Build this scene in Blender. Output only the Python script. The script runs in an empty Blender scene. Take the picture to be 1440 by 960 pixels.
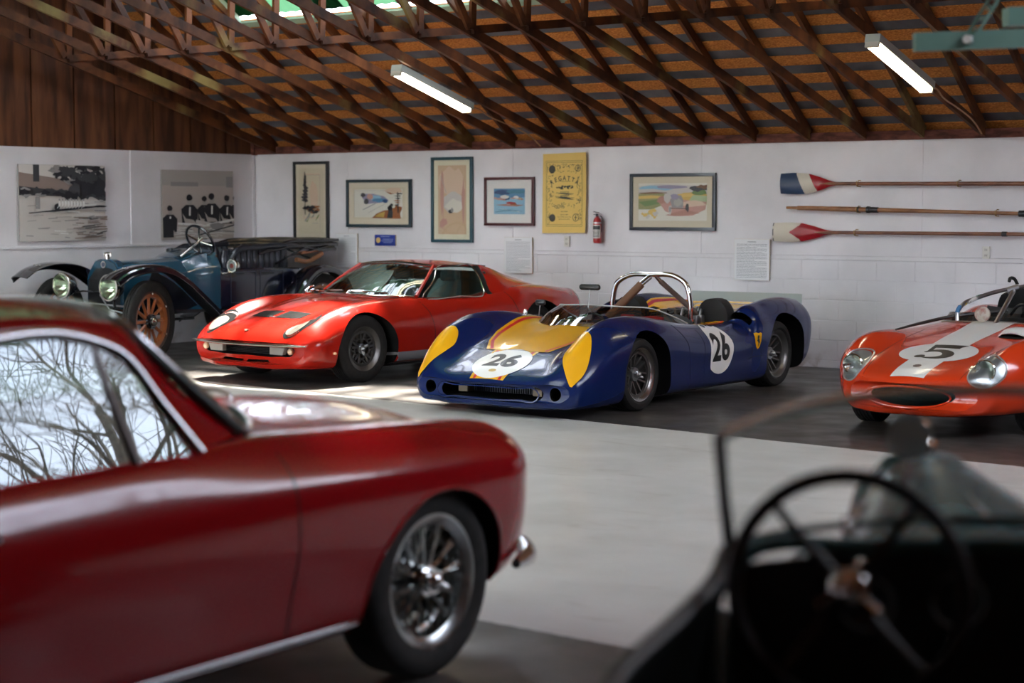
EXPO=1.3; SUN=22; TUBE=8
import bpy, bmesh, math, random
from mathutils import Vector, Matrix
from mathutils.bvhtree import BVHTree
from math import sin, cos, pi, radians as R_, sqrt, atan2
random.seed(7)
SC = bpy.context.scene
COL = SC.collection
V = Vector

# ---------------------------------------------------------------- materials
def nodes(m):
    m.use_nodes = True
    nt = m.node_tree
    return nt, nt.nodes, nt.links, nt.nodes['Principled BSDF']
MATS = {}
def mat(name, col, rough=0.5, metal=0.0, coat=0.0, spec=0.5, emis=None, estr=0.0, noise=None, bump=None, alpha=None):
    """noise=(scale, col2, contrast) mixes a second colour by noise; bump=(scale, strength)"""
    if name in MATS: return MATS[name]
    m = bpy.data.materials.new(name); nt, N, L, B = nodes(m)
    B.inputs['Base Color'].default_value = (*col, 1)
    B.inputs['Roughness'].default_value = rough
    B.inputs['Metallic'].default_value = metal
    B.inputs['Coat Weight'].default_value = coat
    B.inputs['Coat Roughness'].default_value = 0.04
    B.inputs['Specular IOR Level'].default_value = spec
    if emis:
        B.inputs['Emission Color'].default_value = (*emis, 1); B.inputs['Emission Strength'].default_value = estr
    if noise or bump:
        tc = N.new('ShaderNodeTexCoord')
    if noise:
        sc, c2, con = noise
        n = N.new('ShaderNodeTexNoise'); n.inputs['Scale'].default_value = sc; n.inputs['Detail'].default_value = 6
        L.new(tc.outputs['Object'], n.inputs['Vector'])
        r = N.new('ShaderNodeValToRGB'); r.color_ramp.elements[0].position = .5-con; r.color_ramp.elements[1].position = .5+con
        r.color_ramp.elements[0].color = (*col, 1); r.color_ramp.elements[1].color = (*c2, 1)
        L.new(n.outputs['Fac'], r.inputs[0]); L.new(r.outputs[0], B.inputs['Base Color'])
    if bump:
        n = N.new('ShaderNodeTexNoise'); n.inputs['Scale'].default_value = bump[0]; n.inputs['Detail'].default_value = 4
        L.new(tc.outputs['Object'], n.inputs['Vector'])
        b = N.new('ShaderNodeBump'); b.inputs['Strength'].default_value = bump[1]; b.inputs['Distance'].default_value = .01
        L.new(n.outputs['Fac'], b.inputs['Height']); L.new(b.outputs[0], B.inputs['Normal'])
    MATS[name] = m
    return m
def glass_mat(name, tint=(.8,.9,.85), trans=.9, f0=1.45):
    if name in MATS: return MATS[name]
    m = bpy.data.materials.new(name); m.use_nodes = True
    nt = m.node_tree; N = nt.nodes; L = nt.links; N.clear()
    out = N.new('ShaderNodeOutputMaterial'); mx = N.new('ShaderNodeMixShader')
    lw = N.new('ShaderNodeLayerWeight'); lw.inputs['Blend'].default_value = .5
    pw = N.new('ShaderNodeMath'); pw.operation = 'POWER'; pw.inputs[1].default_value = 4.5; L.new(lw.outputs['Facing'], pw.inputs[0])
    r0 = ((f0-1)/(f0+1))**2
    fr = N.new('ShaderNodeMath'); fr.operation = 'MULTIPLY_ADD'; fr.inputs[1].default_value = 1-r0; fr.inputs[2].default_value = r0; L.new(pw.outputs[0], fr.inputs[0])
    tr = N.new('ShaderNodeBsdfTransparent'); tr.inputs[0].default_value = (tint[0]*trans, tint[1]*trans, tint[2]*trans, 1)
    gl = N.new('ShaderNodeBsdfGlossy'); gl.inputs['Roughness'].default_value = .01
    L.new(fr.outputs[0], mx.inputs[0]); L.new(tr.outputs[0], mx.inputs[1]); L.new(gl.outputs[0], mx.inputs[2]); L.new(mx.outputs[0], out.inputs[0])
    MATS[name] = m
    return m

# ---------------------------------------------------------------- objects
def setp(o, label=None, cat=None, group=None, kind=None):
    if label: o['label'] = label
    if cat: o['category'] = cat
    if group: o['group'] = group
    if kind: o['kind'] = kind
    return o
def thing(name, label, cat, loc=(0,0,0), rz=0, group=None):
    o = bpy.data.objects.new(name, None); COL.objects.link(o)
    o.empty_display_size = .1
    o.location = loc; o.rotation_euler = (0, 0, rz)
    return setp(o, label, cat, group)
def sharpen(me, ang=38):
    bm = bmesh.new(); bm.from_mesh(me)
    for f in bm.faces: f.smooth = True
    a = R_(ang)
    for e in bm.edges:
        if len(e.link_faces) == 2:
            try: e.smooth = e.calc_face_angle() < a
            except Exception: e.smooth = True
    bm.to_mesh(me); bm.free()
def obj(name, bm, m, parent=None, smooth=38, loc=None, rot=None, label=None, recalc=True):
    me = bpy.data.meshes.new(name)
    if recalc: bmesh.ops.recalc_face_normals(bm, faces=bm.faces)
    bm.to_mesh(me); bm.free()
    if smooth: sharpen(me, smooth)
    for x in (m if isinstance(m, (list, tuple)) else [m]): me.materials.append(x)
    o = bpy.data.objects.new(name, me); COL.objects.link(o)
    if parent: o.parent = parent
    if loc is not None: o.location = loc
    if rot is not None: o.rotation_euler = rot
    if label: o['label'] = label
    return o
def struct(name, bm, m, smooth=0):
    o = obj(name, bm, m, None, smooth); o['kind'] = 'structure'; return o
def tagobj(name, bm, m, label, cat, group=None, smooth=38, loc=None, rot=None):
    return setp(obj(name, bm, m, None, smooth, loc, rot), label, cat, group)
def copy_tree(o, parent=None):
    c = o.copy(); COL.objects.link(c); c.parent = parent
    for ch in list(o.children): copy_tree(ch, c)
    return c

# ---------------------------------------------------------------- shapes (each adds to a bmesh)
def NB(): return bmesh.new()
def box(bm, c, s, rot=None, bev=0.0, mi=0):
    vs = bmesh.ops.create_cube(bm, size=1)['verts']
    fs = set(f for v in vs for f in v.link_faces)
    for v in vs: v.co = V((v.co.x*s[0], v.co.y*s[1], v.co.z*s[2]))
    if bev:
        es = list(set(e for v in vs for e in v.link_edges))
        g = bmesh.ops.bevel(bm, geom=es, offset=bev, segments=2, affect='EDGES', profile=.6)
        allv = set(v for f in g['faces'] for v in f.verts)
        todo = list(allv); seen = set(allv)
        while todo:
            v = todo.pop()
            for e in v.link_edges:
                w = e.other_vert(v)
                if w not in seen: seen.add(w); todo.append(w)
        vs = list(seen)
    for f in set(f for v in vs for f in v.link_faces): f.material_index = mi
    M = Matrix.Translation(V(c)) @ (rot if rot is not None else Matrix.Identity(4))
    for v in vs: v.co = M @ v.co
    return vs
def bar(bm, a, b, w, h, mi=0, up=(0,0,1)):
    """a rectangular bar from a to b, w across, h along up"""
    a, b = V(a), V(b); d = (b-a); L = d.length
    if L < 1e-6: return
    z = d/L; u = V(up); x = z.cross(u)
    if x.length < 1e-4: x = z.cross(V((1,0,0)))
    x.normalize(); y = x.cross(z)
    M = Matrix((x, z, -y)).transposed().to_4x4(); M.translation = (a+b)/2
    vs = bmesh.ops.create_cube(bm, size=1)['verts']
    for v in vs: v.co = M @ V((v.co.x*w, v.co.y*L, v.co.z*h))
    for f in set(f for v in vs for f in v.link_faces): f.material_index = mi
def herm(P, n, ghosts=None, corners=(), closed=False):
    P = [V(p) for p in P]; k = len(P)
    if k == 2: return [P[0].lerp(P[1], i/n) for i in range(n+1)]
    def tang(i):
        if closed: a, b, c = P[(i-1)%k], P[i], P[(i+1)%k]
        else:
            if i == 0:
                if ghosts and ghosts[0] is not None: a, b, c = ghosts[0], P[0], P[1]
                else: return ('e', P[1]-P[0])
            elif i == k-1:
                if ghosts and ghosts[1] is not None: a, b, c = P[k-2], P[k-1], ghosts[1]
                else: return ('e', P[k-1]-P[k-2])
            else: a, b, c = P[i-1], P[i], P[i+1]
        d0 = max((b-a).length, 1e-6); d1 = max((c-b).length, 1e-6)
        s = ((b-a)/d0*d1 + (c-b)/d1*d0)/(d0+d1)
        return ('t', s)
    T = [tang(i) for i in range(k)]
    out = []
    segs = k if closed else k-1
    for i in range(segs):
        p, q = P[i], P[(i+1)%k]; L = (q-p).length
        j = (i+1)%k
        m0 = (q-p) if (T[i][0] == 'e' or i in corners) else T[i][1]*L
        m1 = (q-p) if (T[j][0] == 'e' or j in corners) else T[j][1]*L
        for s in range(n):
            t = s/n; t2 = t*t; t3 = t2*t
            out.append(p*(2*t3-3*t2+1) + m0*(t3-2*t2+t) + q*(-2*t3+3*t2) + m1*(t3-t2))
    if not closed: out.append(P[-1].copy())
    return out
def tube(bm, pts, r, seg=10, smooth=0, closed=False, mi=0, caps=True, squash=None):
    """r: number or per-point list; squash=(axis vector, factor)"""
    rr = r if isinstance(r, (list, tuple)) else [r]*len(pts)
    if smooth:
        Q = herm(pts, smooth, closed=closed)
        k = len(pts); nr = []
        for i in range(len(Q)):
            f = i/smooth; a = int(f) % k; b = (a+1) % k if closed else min(a+1, k-1); t = f-int(f)
            nr.append(rr[min(a,k-1)]*(1-t)+rr[b]*t)
        pts, rr = Q, nr
    pts = [V(p) for p in pts]; n = len(pts)
    rings = []; prev = None
    for i, p in enumerate(pts):
        if closed: d = pts[(i+1)%n]-pts[i-1]
        else: d = pts[min(i+1,n-1)]-pts[max(i-1,0)]
        if d.length < 1e-9: d = V((0,0,1))
        d.normalize()
        if prev is None:
            x = d.orthogonal().normalized()
        else:
            x = prev - d*prev.dot(d)
            if x.length < 1e-6: x = d.orthogonal()
            x.normalize()
        prev = x; y = d.cross(x)
        ring = []
        for s in range(seg):
            a = 2*pi*s/seg; o = (x*cos(a)+y*sin(a))*rr[i]
            if squash: ax = V(squash[0]).normalized(); o = o - ax*o.dot(ax)*(1-squash[1])
            ring.append(bm.verts.new(p+o))
        rings.append(ring)
    m = n if closed else n-1
    for i in range(m):
        A, B = rings[i], rings[(i+1)%n]
        off = 0
        if closed and i == n-1:
            best = 1e9
            for k in range(seg):
                dd = (A[0].co-B[k].co).length
                if dd < best: best = dd; off = k
        for s in range(seg):
            f = bm.faces.new((A[s], A[(s+1)%seg], B[(s+1+off)%seg], B[(s+off)%seg])); f.material_index = mi
    if caps and not closed:
        for ring in (rings[0], rings[-1]):
            try: f = bm.faces.new(ring); f.material_index = mi
            except Exception: pass
def lathe(bm, prof, seg=48, axis='Y', c=(0,0,0), mi=0, a0=0, a1=2*pi, closed_prof=False):
    """prof: (radius, along axis) ; revolves around axis through c"""
    full = abs(a1-a0-2*pi) < 1e-6
    ns = seg if full else seg+1
    c = V(c); rings = []
    for s in range(ns):
        a = a0+(a1-a0)*s/seg; ring = []
        for (r, h) in prof:
            if axis == 'Y': p = V((r*cos(a), h, r*sin(a)))
            elif axis == 'Z': p = V((r*cos(a), r*sin(a), h))
            else: p = V((h, r*cos(a), r*sin(a)))
            ring.append(bm.verts.new(c+p))
        rings.append(ring)
    k = len(prof); kk = k if closed_prof else k-1
    for s in range(seg):
        A = rings[s]; B = rings[(s+1)%ns]
        for i in range(kk):
            j = (i+1)%k
            vs = [A[i], B[i], B[j], A[j]]
            try: f = bm.faces.new(vs); f.material_index = mi
            except Exception: pass
    bmesh.ops.remove_doubles(bm, verts=[v for r in rings for v in r], dist=1e-5)
def surf(bm, rows, nu=4, nv=4, cu=(), cv=(), mi=0, closed_v=False):
    """interpolated patch through rows of points; returns vertex grid"""
    R1 = [herm(r, nv, corners=cv, closed=closed_v) for r in rows]
    cols = [herm([r[j] for r in R1], nu, corners=cu) for j in range(len(R1[0]))]
    G = [[bm.verts.new(cols[j][i]) for j in range(len(cols))] for i in range(len(cols[0]))]
    for i in range(len(G)-1):
        for j in range(len(G[0])-1 + (1 if closed_v else 0)):
            jj = (j+1) % len(G[0])
            f = bm.faces.new((G[i][j], G[i][jj], G[i+1][jj], G[i+1][j])); f.material_index = mi
    return G
def thicken(bm, t):
    """give an open sheet real thickness"""
    bmesh.ops.recalc_face_normals(bm, faces=bm.faces)
    bmesh.ops.solidify(bm, geom=list(bm.faces), thickness=t)
def body(bm, rows, nu=5, nv=5, cu=(), cv=(), mi=0):
    """closed car-body shell: rows are half sections (x,y,z) from bottom centre over the side to top centre"""
    full = []
    for r in rows:
        r = [V(p) for p in r]
        g0 = V((r[1].x, -r[1].y, r[1].z)); g1 = V((r[-2].x, -r[-2].y, r[-2].z))
        full.append(herm(r, nv, ghosts=(g0, g1), corners=cv))
    cols = [herm([r[j] for r in full], nu, corners=cu) for j in range(len(full[0]))]
    half = [[cols[j][i] for j in range(len(cols))] for i in range(len(cols[0]))]
    G = []
    for r in half:
        a = [bm.verts.new(p) for p in r]
        b = [bm.verts.new(V((p.x, -p.y, p.z))) for p in r[1:-1]]
        G.append(a + b[::-1])
    n = len(G[0])
    for i in range(len(G)-1):
        for j in range(n):
            bm.faces.new((G[i][j], G[i][(j+1)%n], G[i+1][(j+1)%n], G[i+1][j])).material_index = mi
    for e in (0, -1):
        # cap: strips across between mirrored points
        r = G[e]; h = len(half[0])
        L = r[:h]; Rr = [r[0]] + r[h:][::-1] + [r[h-1]]
        for j in range(h-1):
            vs = [L[j], L[j+1], Rr[j+1], Rr[j]]
            u = []
            for v in vs:
                if v not in u: u.append(v)
            if len(u) > 2:
                try: bm.faces.new(u).material_index = mi
                except Exception: pass
def R3(x, pts, bow=0.0, W=None):
    W = W or max(p[0] for p in pts)
    return [V((x - bow*(p[0]/W)**2, p[0], p[1])) for p in pts]
def boolean(o, cutters, op='DIFFERENCE'):
    bb = lambda me: [f(v.co[k] for v in me.vertices) for k in range(3) for f in (min, max)]
    for c in cutters:
        c.parent = o.parent; ref = bb(o.data); done = False
        for attempt in range(6):
            if attempt:
                for v in c.data.vertices: v.co += V((.0007*attempt, .0004*attempt*(1 if v.co.y > 0 else -1), .0005*attempt))
            m = o.modifiers.new('b', 'BOOLEAN'); m.operation = op; m.solver = 'EXACT' if attempt < 4 else 'FAST'; m.object = c
            if m.solver == 'EXACT':
                try: m.material_mode = 'TRANSFER'
                except Exception: pass
            bpy.context.view_layer.update()
            me = bpy.data.meshes.new_from_object(o.evaluated_get(bpy.context.evaluated_depsgraph_get()))
            o.modifiers.clear()
            if len(me.vertices) < 50: continue
            nb = bb(me)
            if all(abs(a-b) < .02 or (k % 2 == 0 and a > b) or (k % 2 == 1 and a < b) for k, (a, b) in enumerate(zip(nb, ref))):
                done = True; break
        if done: o.data = me
        else: print('BOOLEAN FAILED', o.name, attempt)
        if attempt: print('boolean retries', o.name, attempt)
    for c in cutters: bpy.data.objects.remove(c)
    sharpen(o.data, 36)
    return o
def cutter(fn, m):
    bm = NB(); fn(bm); bmesh.ops.recalc_face_normals(bm, faces=bm.faces)
    me = bpy.data.meshes.new('c'); bm.to_mesh(me); bm.free(); me.materials.append(m)
    o = bpy.data.objects.new('c', me); COL.objects.link(o); return o
def cyl(bm, a, b, r, seg=32, mi=0, r2=None):
    tube(bm, [a, b], [r, r if r2 is None else r2], seg=seg, mi=mi)
def prism(bm, pts, axis, a, b, mi=0):
    """extrude a 2D outline: axis 'Y' -> outline (x,z); 'Z' -> (x,y); 'X' -> (y,z)"""
    def mk(p, h):
        return V((p[0], h, p[1])) if axis == 'Y' else V((p[0], p[1], h)) if axis == 'Z' else V((h, p[0], p[1]))
    A = [bm.verts.new(mk(p, a)) for p in pts]; B = [bm.verts.new(mk(p, b)) for p in pts]; n = len(pts)
    fs = [bm.faces.new(A), bm.faces.new(B[::-1])]
    for i in range(n): fs.append(bm.faces.new((A[i], B[i], B[(i+1)%n], A[(i+1)%n])))
    for f in fs: f.material_index = mi
def ellipse(cx, cy, rx, ry, n=32, a=0):
    return [(cx+rx*cos(t)*cos(a)-ry*sin(t)*sin(a), cy+rx*cos(t)*sin(a)+ry*sin(t)*cos(a)) for t in [2*pi*i/n for i in range(n)]]
def sm2(pts, n=6, closed=True):
    return [(p.x, p.y) for p in herm([V((p[0], p[1], 0)) for p in pts], n, closed=closed)]
def ribbon2(pts, w):
    P = [V((p[0], p[1])) for p in pts]; L = []; Rr = []
    for i, p in enumerate(P):
        d = P[min(i+1, len(P)-1)]-P[max(i-1, 0)]
        if d.length < 1e-9: d = V((1, 0))
        d.normalize(); n = V((-d.y, d.x))*w/2
        L.append(p+n); Rr.append(p-n)
    return [[L[i], L[i+1], Rr[i+1], Rr[i]] for i in range(len(P)-1)]

# ---- decals laid on a body surface
def bvh_of(o):
    bm = bmesh.new(); bm.from_mesh(o.data); t = BVHTree.FromBMesh(bm); bm.free(); return t
AX = {'top': (V((1,0,0)), V((0,1,0)), V((0,0,-1)), V((0,0,3))),
      'left': (V((-1,0,0)), V((0,0,1)), V((0,-1,0)), V((0,3,0))),
      'right': (V((1,0,0)), V((0,0,1)), V((0,1,0)), V((0,-3,0))),
      'front': (V((0,1,0)), V((0,0,1)), V((-1,0,0)), V((4,0,0)))}
def decal(name, polys, side, tree, m, parent, step=.03, off=.0025, label=None, maxd=None, thick=0):
    U, W, D, O = AX[side] if isinstance(side, str) else side
    bm = NB()
    for P in polys:
        try: bm.faces.new([bm.verts.new(V((p[0], p[1], 0))) for p in P])
        except Exception: pass
    bmesh.ops.remove_doubles(bm, verts=bm.verts, dist=1e-5)
    bmesh.ops.triangulate(bm, faces=[f for f in bm.faces if len(f.verts) > 4])
    if step and bm.verts:
        for k in (0, 1):
            lo = min(v.co[k] for v in bm.verts); hi = max(v.co[k] for v in bm.verts)
            n = int((hi-lo)/step)
            for i in range(1, n+1):
                c = V((0,0,0)); c[k] = lo+i*step; nn = V((0,0,0)); nn[k] = 1
                bmesh.ops.bisect_plane(bm, geom=list(bm.verts)+list(bm.edges)+list(bm.faces), plane_co=c, plane_no=nn, dist=1e-6)
    bmesh.ops.triangulate(bm, faces=list(bm.faces))
    bad = []
    for v in bm.verts:
        o = O + U*v.co.x + W*v.co.y
        h = tree.ray_cast(o, D)
        if h[0] is None or (maxd and h[3] > maxd): bad.append(v); continue
        n = h[1] if h[1].dot(D) < 0 else -h[1]
        v.co = h[0] + n*off
    bmesh.ops.delete(bm, geom=bad, context='VERTS')
    if not bm.verts: bm.free(); return None
    return obj(name, bm, m, parent, 60, label=label, recalc=False)
def text_polys(s, size, bold=0.0, ratio=1.0, cx=0, cy=0, ang=0, flipx=False, spacing=1.0):
    cu = bpy.data.curves.new('t', 'FONT'); cu.body = s; cu.size = size; cu.offset = bold
    cu.align_x = 'CENTER'; cu.align_y = 'CENTER'; cu.resolution_u = 4; cu.space_character = spacing
    o = bpy.data.objects.new('t', cu); COL.objects.link(o)
    bpy.context.view_layer.update()
    me = bpy.data.meshes.new_from_object(o.evaluated_get(bpy.context.evaluated_depsgraph_get()))
    out = []
    for p in me.polygons:
        q = []
        for i in p.vertices:
            x, y = me.vertices[i].co.x*ratio, me.vertices[i].co.y
            if flipx: x = -x
            q.append((cx+x*cos(ang)-y*sin(ang), cy+x*sin(ang)+y*cos(ang)))
        out.append(q)
    bpy.data.objects.remove(o); bpy.data.curves.remove(cu); bpy.data.meshes.remove(me)
    return out

# ---------------------------------------------------------------- wheels
def tyre_bm(Ro, rr, w, grooves=3, bulge=1.03):
    bm = NB(); h = w/2; t = Ro-rr
    prof = [(rr-.004, -h*.80), (rr+.012, -h*.90), (rr+t*.35, -h*bulge), (rr+t*.6, -h*bulge), (Ro-t*.16, -h*.96), (Ro-.006, -h*.84)]
    n = grooves
    yy = h*.78
    prof.append((Ro-.001, -yy))
    for i in range(n):
        c = -yy + 2*yy*(i+1)/(n+1); g = min(.006, yy*.12)
        prof += [(Ro, c-g), (Ro-.007, c-g*.8), (Ro-.007, c+g*.8), (Ro, c+g)]
    prof.append((Ro-.001, yy))
    prof += [(Ro-.006, h*.84), (Ro-t*.16, h*.96), (rr+t*.6, h*bulge), (rr+t*.35, h*bulge), (rr+.012, h*.90), (rr-.004, h*.80)]
    lathe(bm, prof, 72, 'Y', closed_prof=True)
    return bm
def spinner(bm, y, r=.05, ears=2, mi=0, s=1.0):
    cyl(bm, (0, y-.05, 0), (0, y+.015, 0), r, 24, mi); lathe(bm, [(r*.8, y+.015), (r*.62, y+.03), (r*.3, y+.037), (0.001, y+.038)], 24, mi=mi)
    for k in range(ears):
        a = 2*pi*k/ears + .5
        d = V((cos(a), 0, sin(a)))
        tube(bm, [V((0,y,0))+d*r*.4, V((0,y+.012,0))+d*r*1.2, V((0,y+.028,0))+d*r*1.95], [.018*s,.017*s,.011*s], 8, smooth=3, mi=mi, squash=((0,1,0), .6))
def wheel(parent, kind, loc, side, Ro, rr, w, mats, offset=0.0):
    """side +1: outer face towards +y, -1: towards -y. mats: dict tyre, rim, hub, spoke"""
    bm = NB(); h = w/2
    if kind == 'wood':
        lathe(bm, [(rr+.004,-h*.75),(rr+.012,-h*.8),(rr+.012,h*.8),(rr-.002,h*.9),(rr-.016,h*.8),(rr-.016,-h*.75)], 64, closed_prof=True)
    elif kind == 'mag':
        lathe(bm, [(rr,h*.92),(rr+.012,h*.95),(rr+.012,h*.86),(rr-.01,h*.80),(rr-.018,h*.3),(rr-.03,-h*.2),(rr-.03,-h*.8),(rr,-h*.9),(rr-.005,-h*.92),(rr-.04,-h*.8),(rr-.045,-h*.2),(rr-.032,h*.3),(rr-.022,h*.78)], 64, closed_prof=True)
    else:
        lathe(bm, [(rr,h*.90),(rr+.014,h*.94),(rr+.014,h*.86),(rr-.006,h*.78),(rr-.018,h*.70),(rr-.022,h*.1),(rr-.03,0),(rr-.022,-h*.2),(rr-.01,-h*.85),(rr+.01,-h*.9),(rr-.016,-h*.9),(rr-.03,-h*.2),(rr-.04,0),(rr-.03,h*.1),(rr-.026,h*.72)], 64, closed_prof=True)
    o = obj('wheel', bm, mats['rim'], parent, 40, loc, (0, 0, 0 if side > 0 else pi))
    ty = obj('tire', tyre_bm(Ro, rr, w, mats.get('grooves', 3)), mats['tyre'], o, 35)
    hb = NB()
    if kind == 'wire':
        sp = NB()
        yo = h*.55
        for layer, (n, yh, yr, rh, tw) in enumerate(((24, yo, h*.62, .045, .34), (24, yo-.05, h*.05, .05, -.5), (24, -h*.5, h*.0, .055, .42))):
            for i in range(n):
                a = 2*pi*i/n + layer*.09; s = 1 if i % 2 else -1
                p = V((rh*cos(a), yh, rh*sin(a))); q = V(((rr-.02)*cos(a+s*tw*.55), yr, (rr-.02)*sin(a+s*tw*.55)))
                tube(sp, [p, q], .0028 if mats.get('thin') else .0036, 5, caps=False)
        obj('spokes', sp, mats['spoke'], o, 60)
        cyl(hb, (0,-h*.9,0), (0,yo+.015,0), .052, 28); spinner(hb, yo+.03, .042, 2)
        obj('hub', hb, mats['hub'], o, 40)
    elif kind == 'wood':
        sp = NB(); n = 12
        for i in range(n):
            a = 2*pi*i/n; d = V((cos(a),0,sin(a)))
            tube(sp, [d*.055, d*.10, d*(rr-.09), d*(rr-.05)], [.024,.019,.017,.024], 10, smooth=2, squash=((0,1,0), .85))
        obj('spokes', sp, mats['spoke'], o, 50)
        fe = NB(); lathe(fe, [(rr-.014,-h*.6),(rr-.014,h*.6),(rr-.055,h*.5),(rr-.06,0),(rr-.055,-h*.5)], 64, closed_prof=True)
        obj('felloe', fe, mats['spoke'], o, 40)
        cyl(hb, (0,-h,0), (0,h*.75,0), .08, 28); cyl(hb, (0,h*.7,0), (0,h*1.0,0), .062, 24)
        for i in range(6):
            a = 2*pi*i/6; cyl(hb, (.07*cos(a),h*.7,.07*sin(a)), (.07*cos(a),h*.95,.07*sin(a)), .009, 8)
        obj('hub', hb, mats['hub'], o, 40)
        cp = NB(); lathe(cp, [(.045,h*.9),(.045,h*1.35),(.03,h*1.55),(.001,h*1.6)], 24)
        obj('hub_cap', cp, mats['cap'], o, 40)
        lg = NB()
        for i in range(6):
            a = 2*pi*(i+.5)/6; r_ = rr-.022
            tube(lg, [V((r_*cos(a),h*.45,r_*sin(a))), V((r_*cos(a),h*.9,r_*sin(a)))], .012, 8)
        obj('rim_lugs', lg, mats['cap'], o, 40)
    elif kind == 'mag':
        sp = NB(); n = 6; yh = h*.02; yr = h*.62
        for i in range(n):
            a = 2*pi*i/n+.25
            for s in (-1, 1):
                e = s*.028
                d = V((cos(a),0,sin(a))); tn = V((-sin(a),0,cos(a)))
                p = d*.055+tn*e*.9+V((0,yh+.02,0)); q = d*(rr-.03)+tn*e*1.35+V((0,yr-.02,0))
                bar(sp, p, q, .013, .035, up=(0,1,0))
        lathe(sp, [(rr-.022,h*.68),(rr-.022,h*.5),(rr-.04,h*.5),(rr-.04,h*.68)], 48, closed_prof=True)
        lathe(sp, [(rr-.03,-h*.25),(.03,-h*.3),(.03,-h*.36),(rr-.03,-h*.36)], 48, closed_prof=True)
        obj('spokes', sp, mats['spoke'], o, 40)
        cyl(hb, (0,-h*.5,0), (0,yh+.06,0), .055, 28); spinner(hb, yh+.075, .028, 2, s=.6)
        obj('hub', hb, mats['hub'], o, 40)
    elif kind == 'camp':
        sp = NB(); n = 5
        # dished disc with openings
        lathe(sp, [(rr-.024,h*.66),(rr-.05,h*.66),(rr-.058,h*.50),(rr-.05,h*.40),(rr-.024,h*.4)], 60, closed_prof=True)
        for i in range(n):
            a = 2*pi*i/n+.3
            for s in (-1, 1):
                a2 = a+s*.19
                p = V((.05*cos(a),h*.42,.05*sin(a))); q = V(((rr-.05)*cos(a2),h*.58,(rr-.05)*sin(a2)))
                bar(sp, p, q, .022, .03, up=(0,1,0))
            aa = a+pi/n; r1 = rr-.095
            q = [V(((rr-.05)*cos(aa-.28),h*.56,(rr-.05)*sin(aa-.28))), V((r1*cos(aa),h*.5,r1*sin(aa))), V(((rr-.05)*cos(aa+.28),h*.56,(rr-.05)*sin(aa+.28)))]
            tube(sp, q, .010, 6, smooth=4)
            bar(sp, V((r1*cos(a),h*.48,r1*sin(a))), V((r1*cos(aa),h*.48,r1*sin(aa))), .016, .02, up=(0,1,0))
            bar(sp, V((r1*cos(a+2*pi/n),h*.48,r1*sin(a+2*pi/n))), V((r1*cos(aa),h*.48,r1*sin(aa))), .016, .02, up=(0,1,0))
        obj('spokes', sp, mats['spoke'], o, 40)
        dk = NB(); lathe(dk, [(rr-.03,-.01),(.03,-.01),(.03,-.025),(rr-.03,-.025)], 48, closed_prof=True)
        obj('brake_disc', dk, mats['disc'], o, 40)
        cyl(hb, (0,-h*.5,0), (0,h*.55,0), .05, 28); spinner(hb, h*.62, .03, 3)
        obj('hub', hb, mats['hub'], o, 40)
    return o
# ================================================================ world, camera, light
XL, XR, YB, YF = -15.6, 1.6, 16.6, -1.0      # left wall, right end, back wall, front wall
HW = 2.29; RID = (YB+YF)/2; TS, BS = .67, .268  # plate height, ridge line, top and bottom chord slopes
w = bpy.data.worlds.new('World'); SC.world = w; w.use_nodes = True
wn = w.node_tree.nodes; wl = w.node_tree.links
bg = wn['Background']; tcw = wn.new('ShaderNodeTexCoord'); nw = wn.new('ShaderNodeTexNoise'); nw.inputs['Scale'].default_value = 2.2; nw.inputs['Detail'].default_value = 5
rw = wn.new('ShaderNodeValToRGB'); rw.color_ramp.elements[0].color = (.56,.64,.82,1); rw.color_ramp.elements[1].color = (.88,.91,.99,1)
rw.color_ramp.elements[0].position = .3; rw.color_ramp.elements[1].position = .7
wl.new(tcw.outputs['Generated'], nw.inputs['Vector']); wl.new(nw.outputs['Fac'], rw.inputs[0]); wl.new(rw.outputs[0], bg.inputs['Color'])
bg.inputs['Strength'].default_value = 7.0
cam = bpy.data.cameras.new('Camera'); co = bpy.data.objects.new('Camera', cam); COL.objects.link(co)
cam.sensor_width = 36; cam.lens = 2500/1440*36; cam.clip_end = 200
co.location = (0, 0, 1.63); co.rotation_euler = (R_(90-4.32), 0, R_(35.06))
cam.dof.use_dof = True; cam.dof.focus_distance = 14.2; cam.dof.aperture_fstop = 1.75
SC.camera = co
SC.view_settings.view_transform = 'Standard'; SC.view_settings.look = 'None'
SC.view_settings.gamma = 1; SC.view_settings.use_curve_mapping = False
SC.view_settings.exposure = EXPO
SC.cycles.use_denoising = True
try: SC.cycles.denoiser = 'OPENIMAGEDENOISE'
except Exception: pass
SC.cycles.max_bounces = 10; SC.cycles.diffuse_bounces = 5; SC.cycles.glossy_bounces = 5; SC.cycles.transparent_max_bounces = 16
SC.cycles.sample_clamp_indirect = 8; SC.cycles.caustics_reflective = False; SC.cycles.caustics_refractive = False
sl = bpy.data.lights.new('Sun', 'SUN'); so = bpy.data.objects.new('Sun', sl); COL.objects.link(so)
sl.energy = SUN; sl.angle = R_(3.5); sl.color = (1, .93, .82)
so.rotation_euler = V((.25, -.44, -1)).to_track_quat('-Z', 'Y').to_euler(); so.location = (-14, 18, 12)

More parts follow.
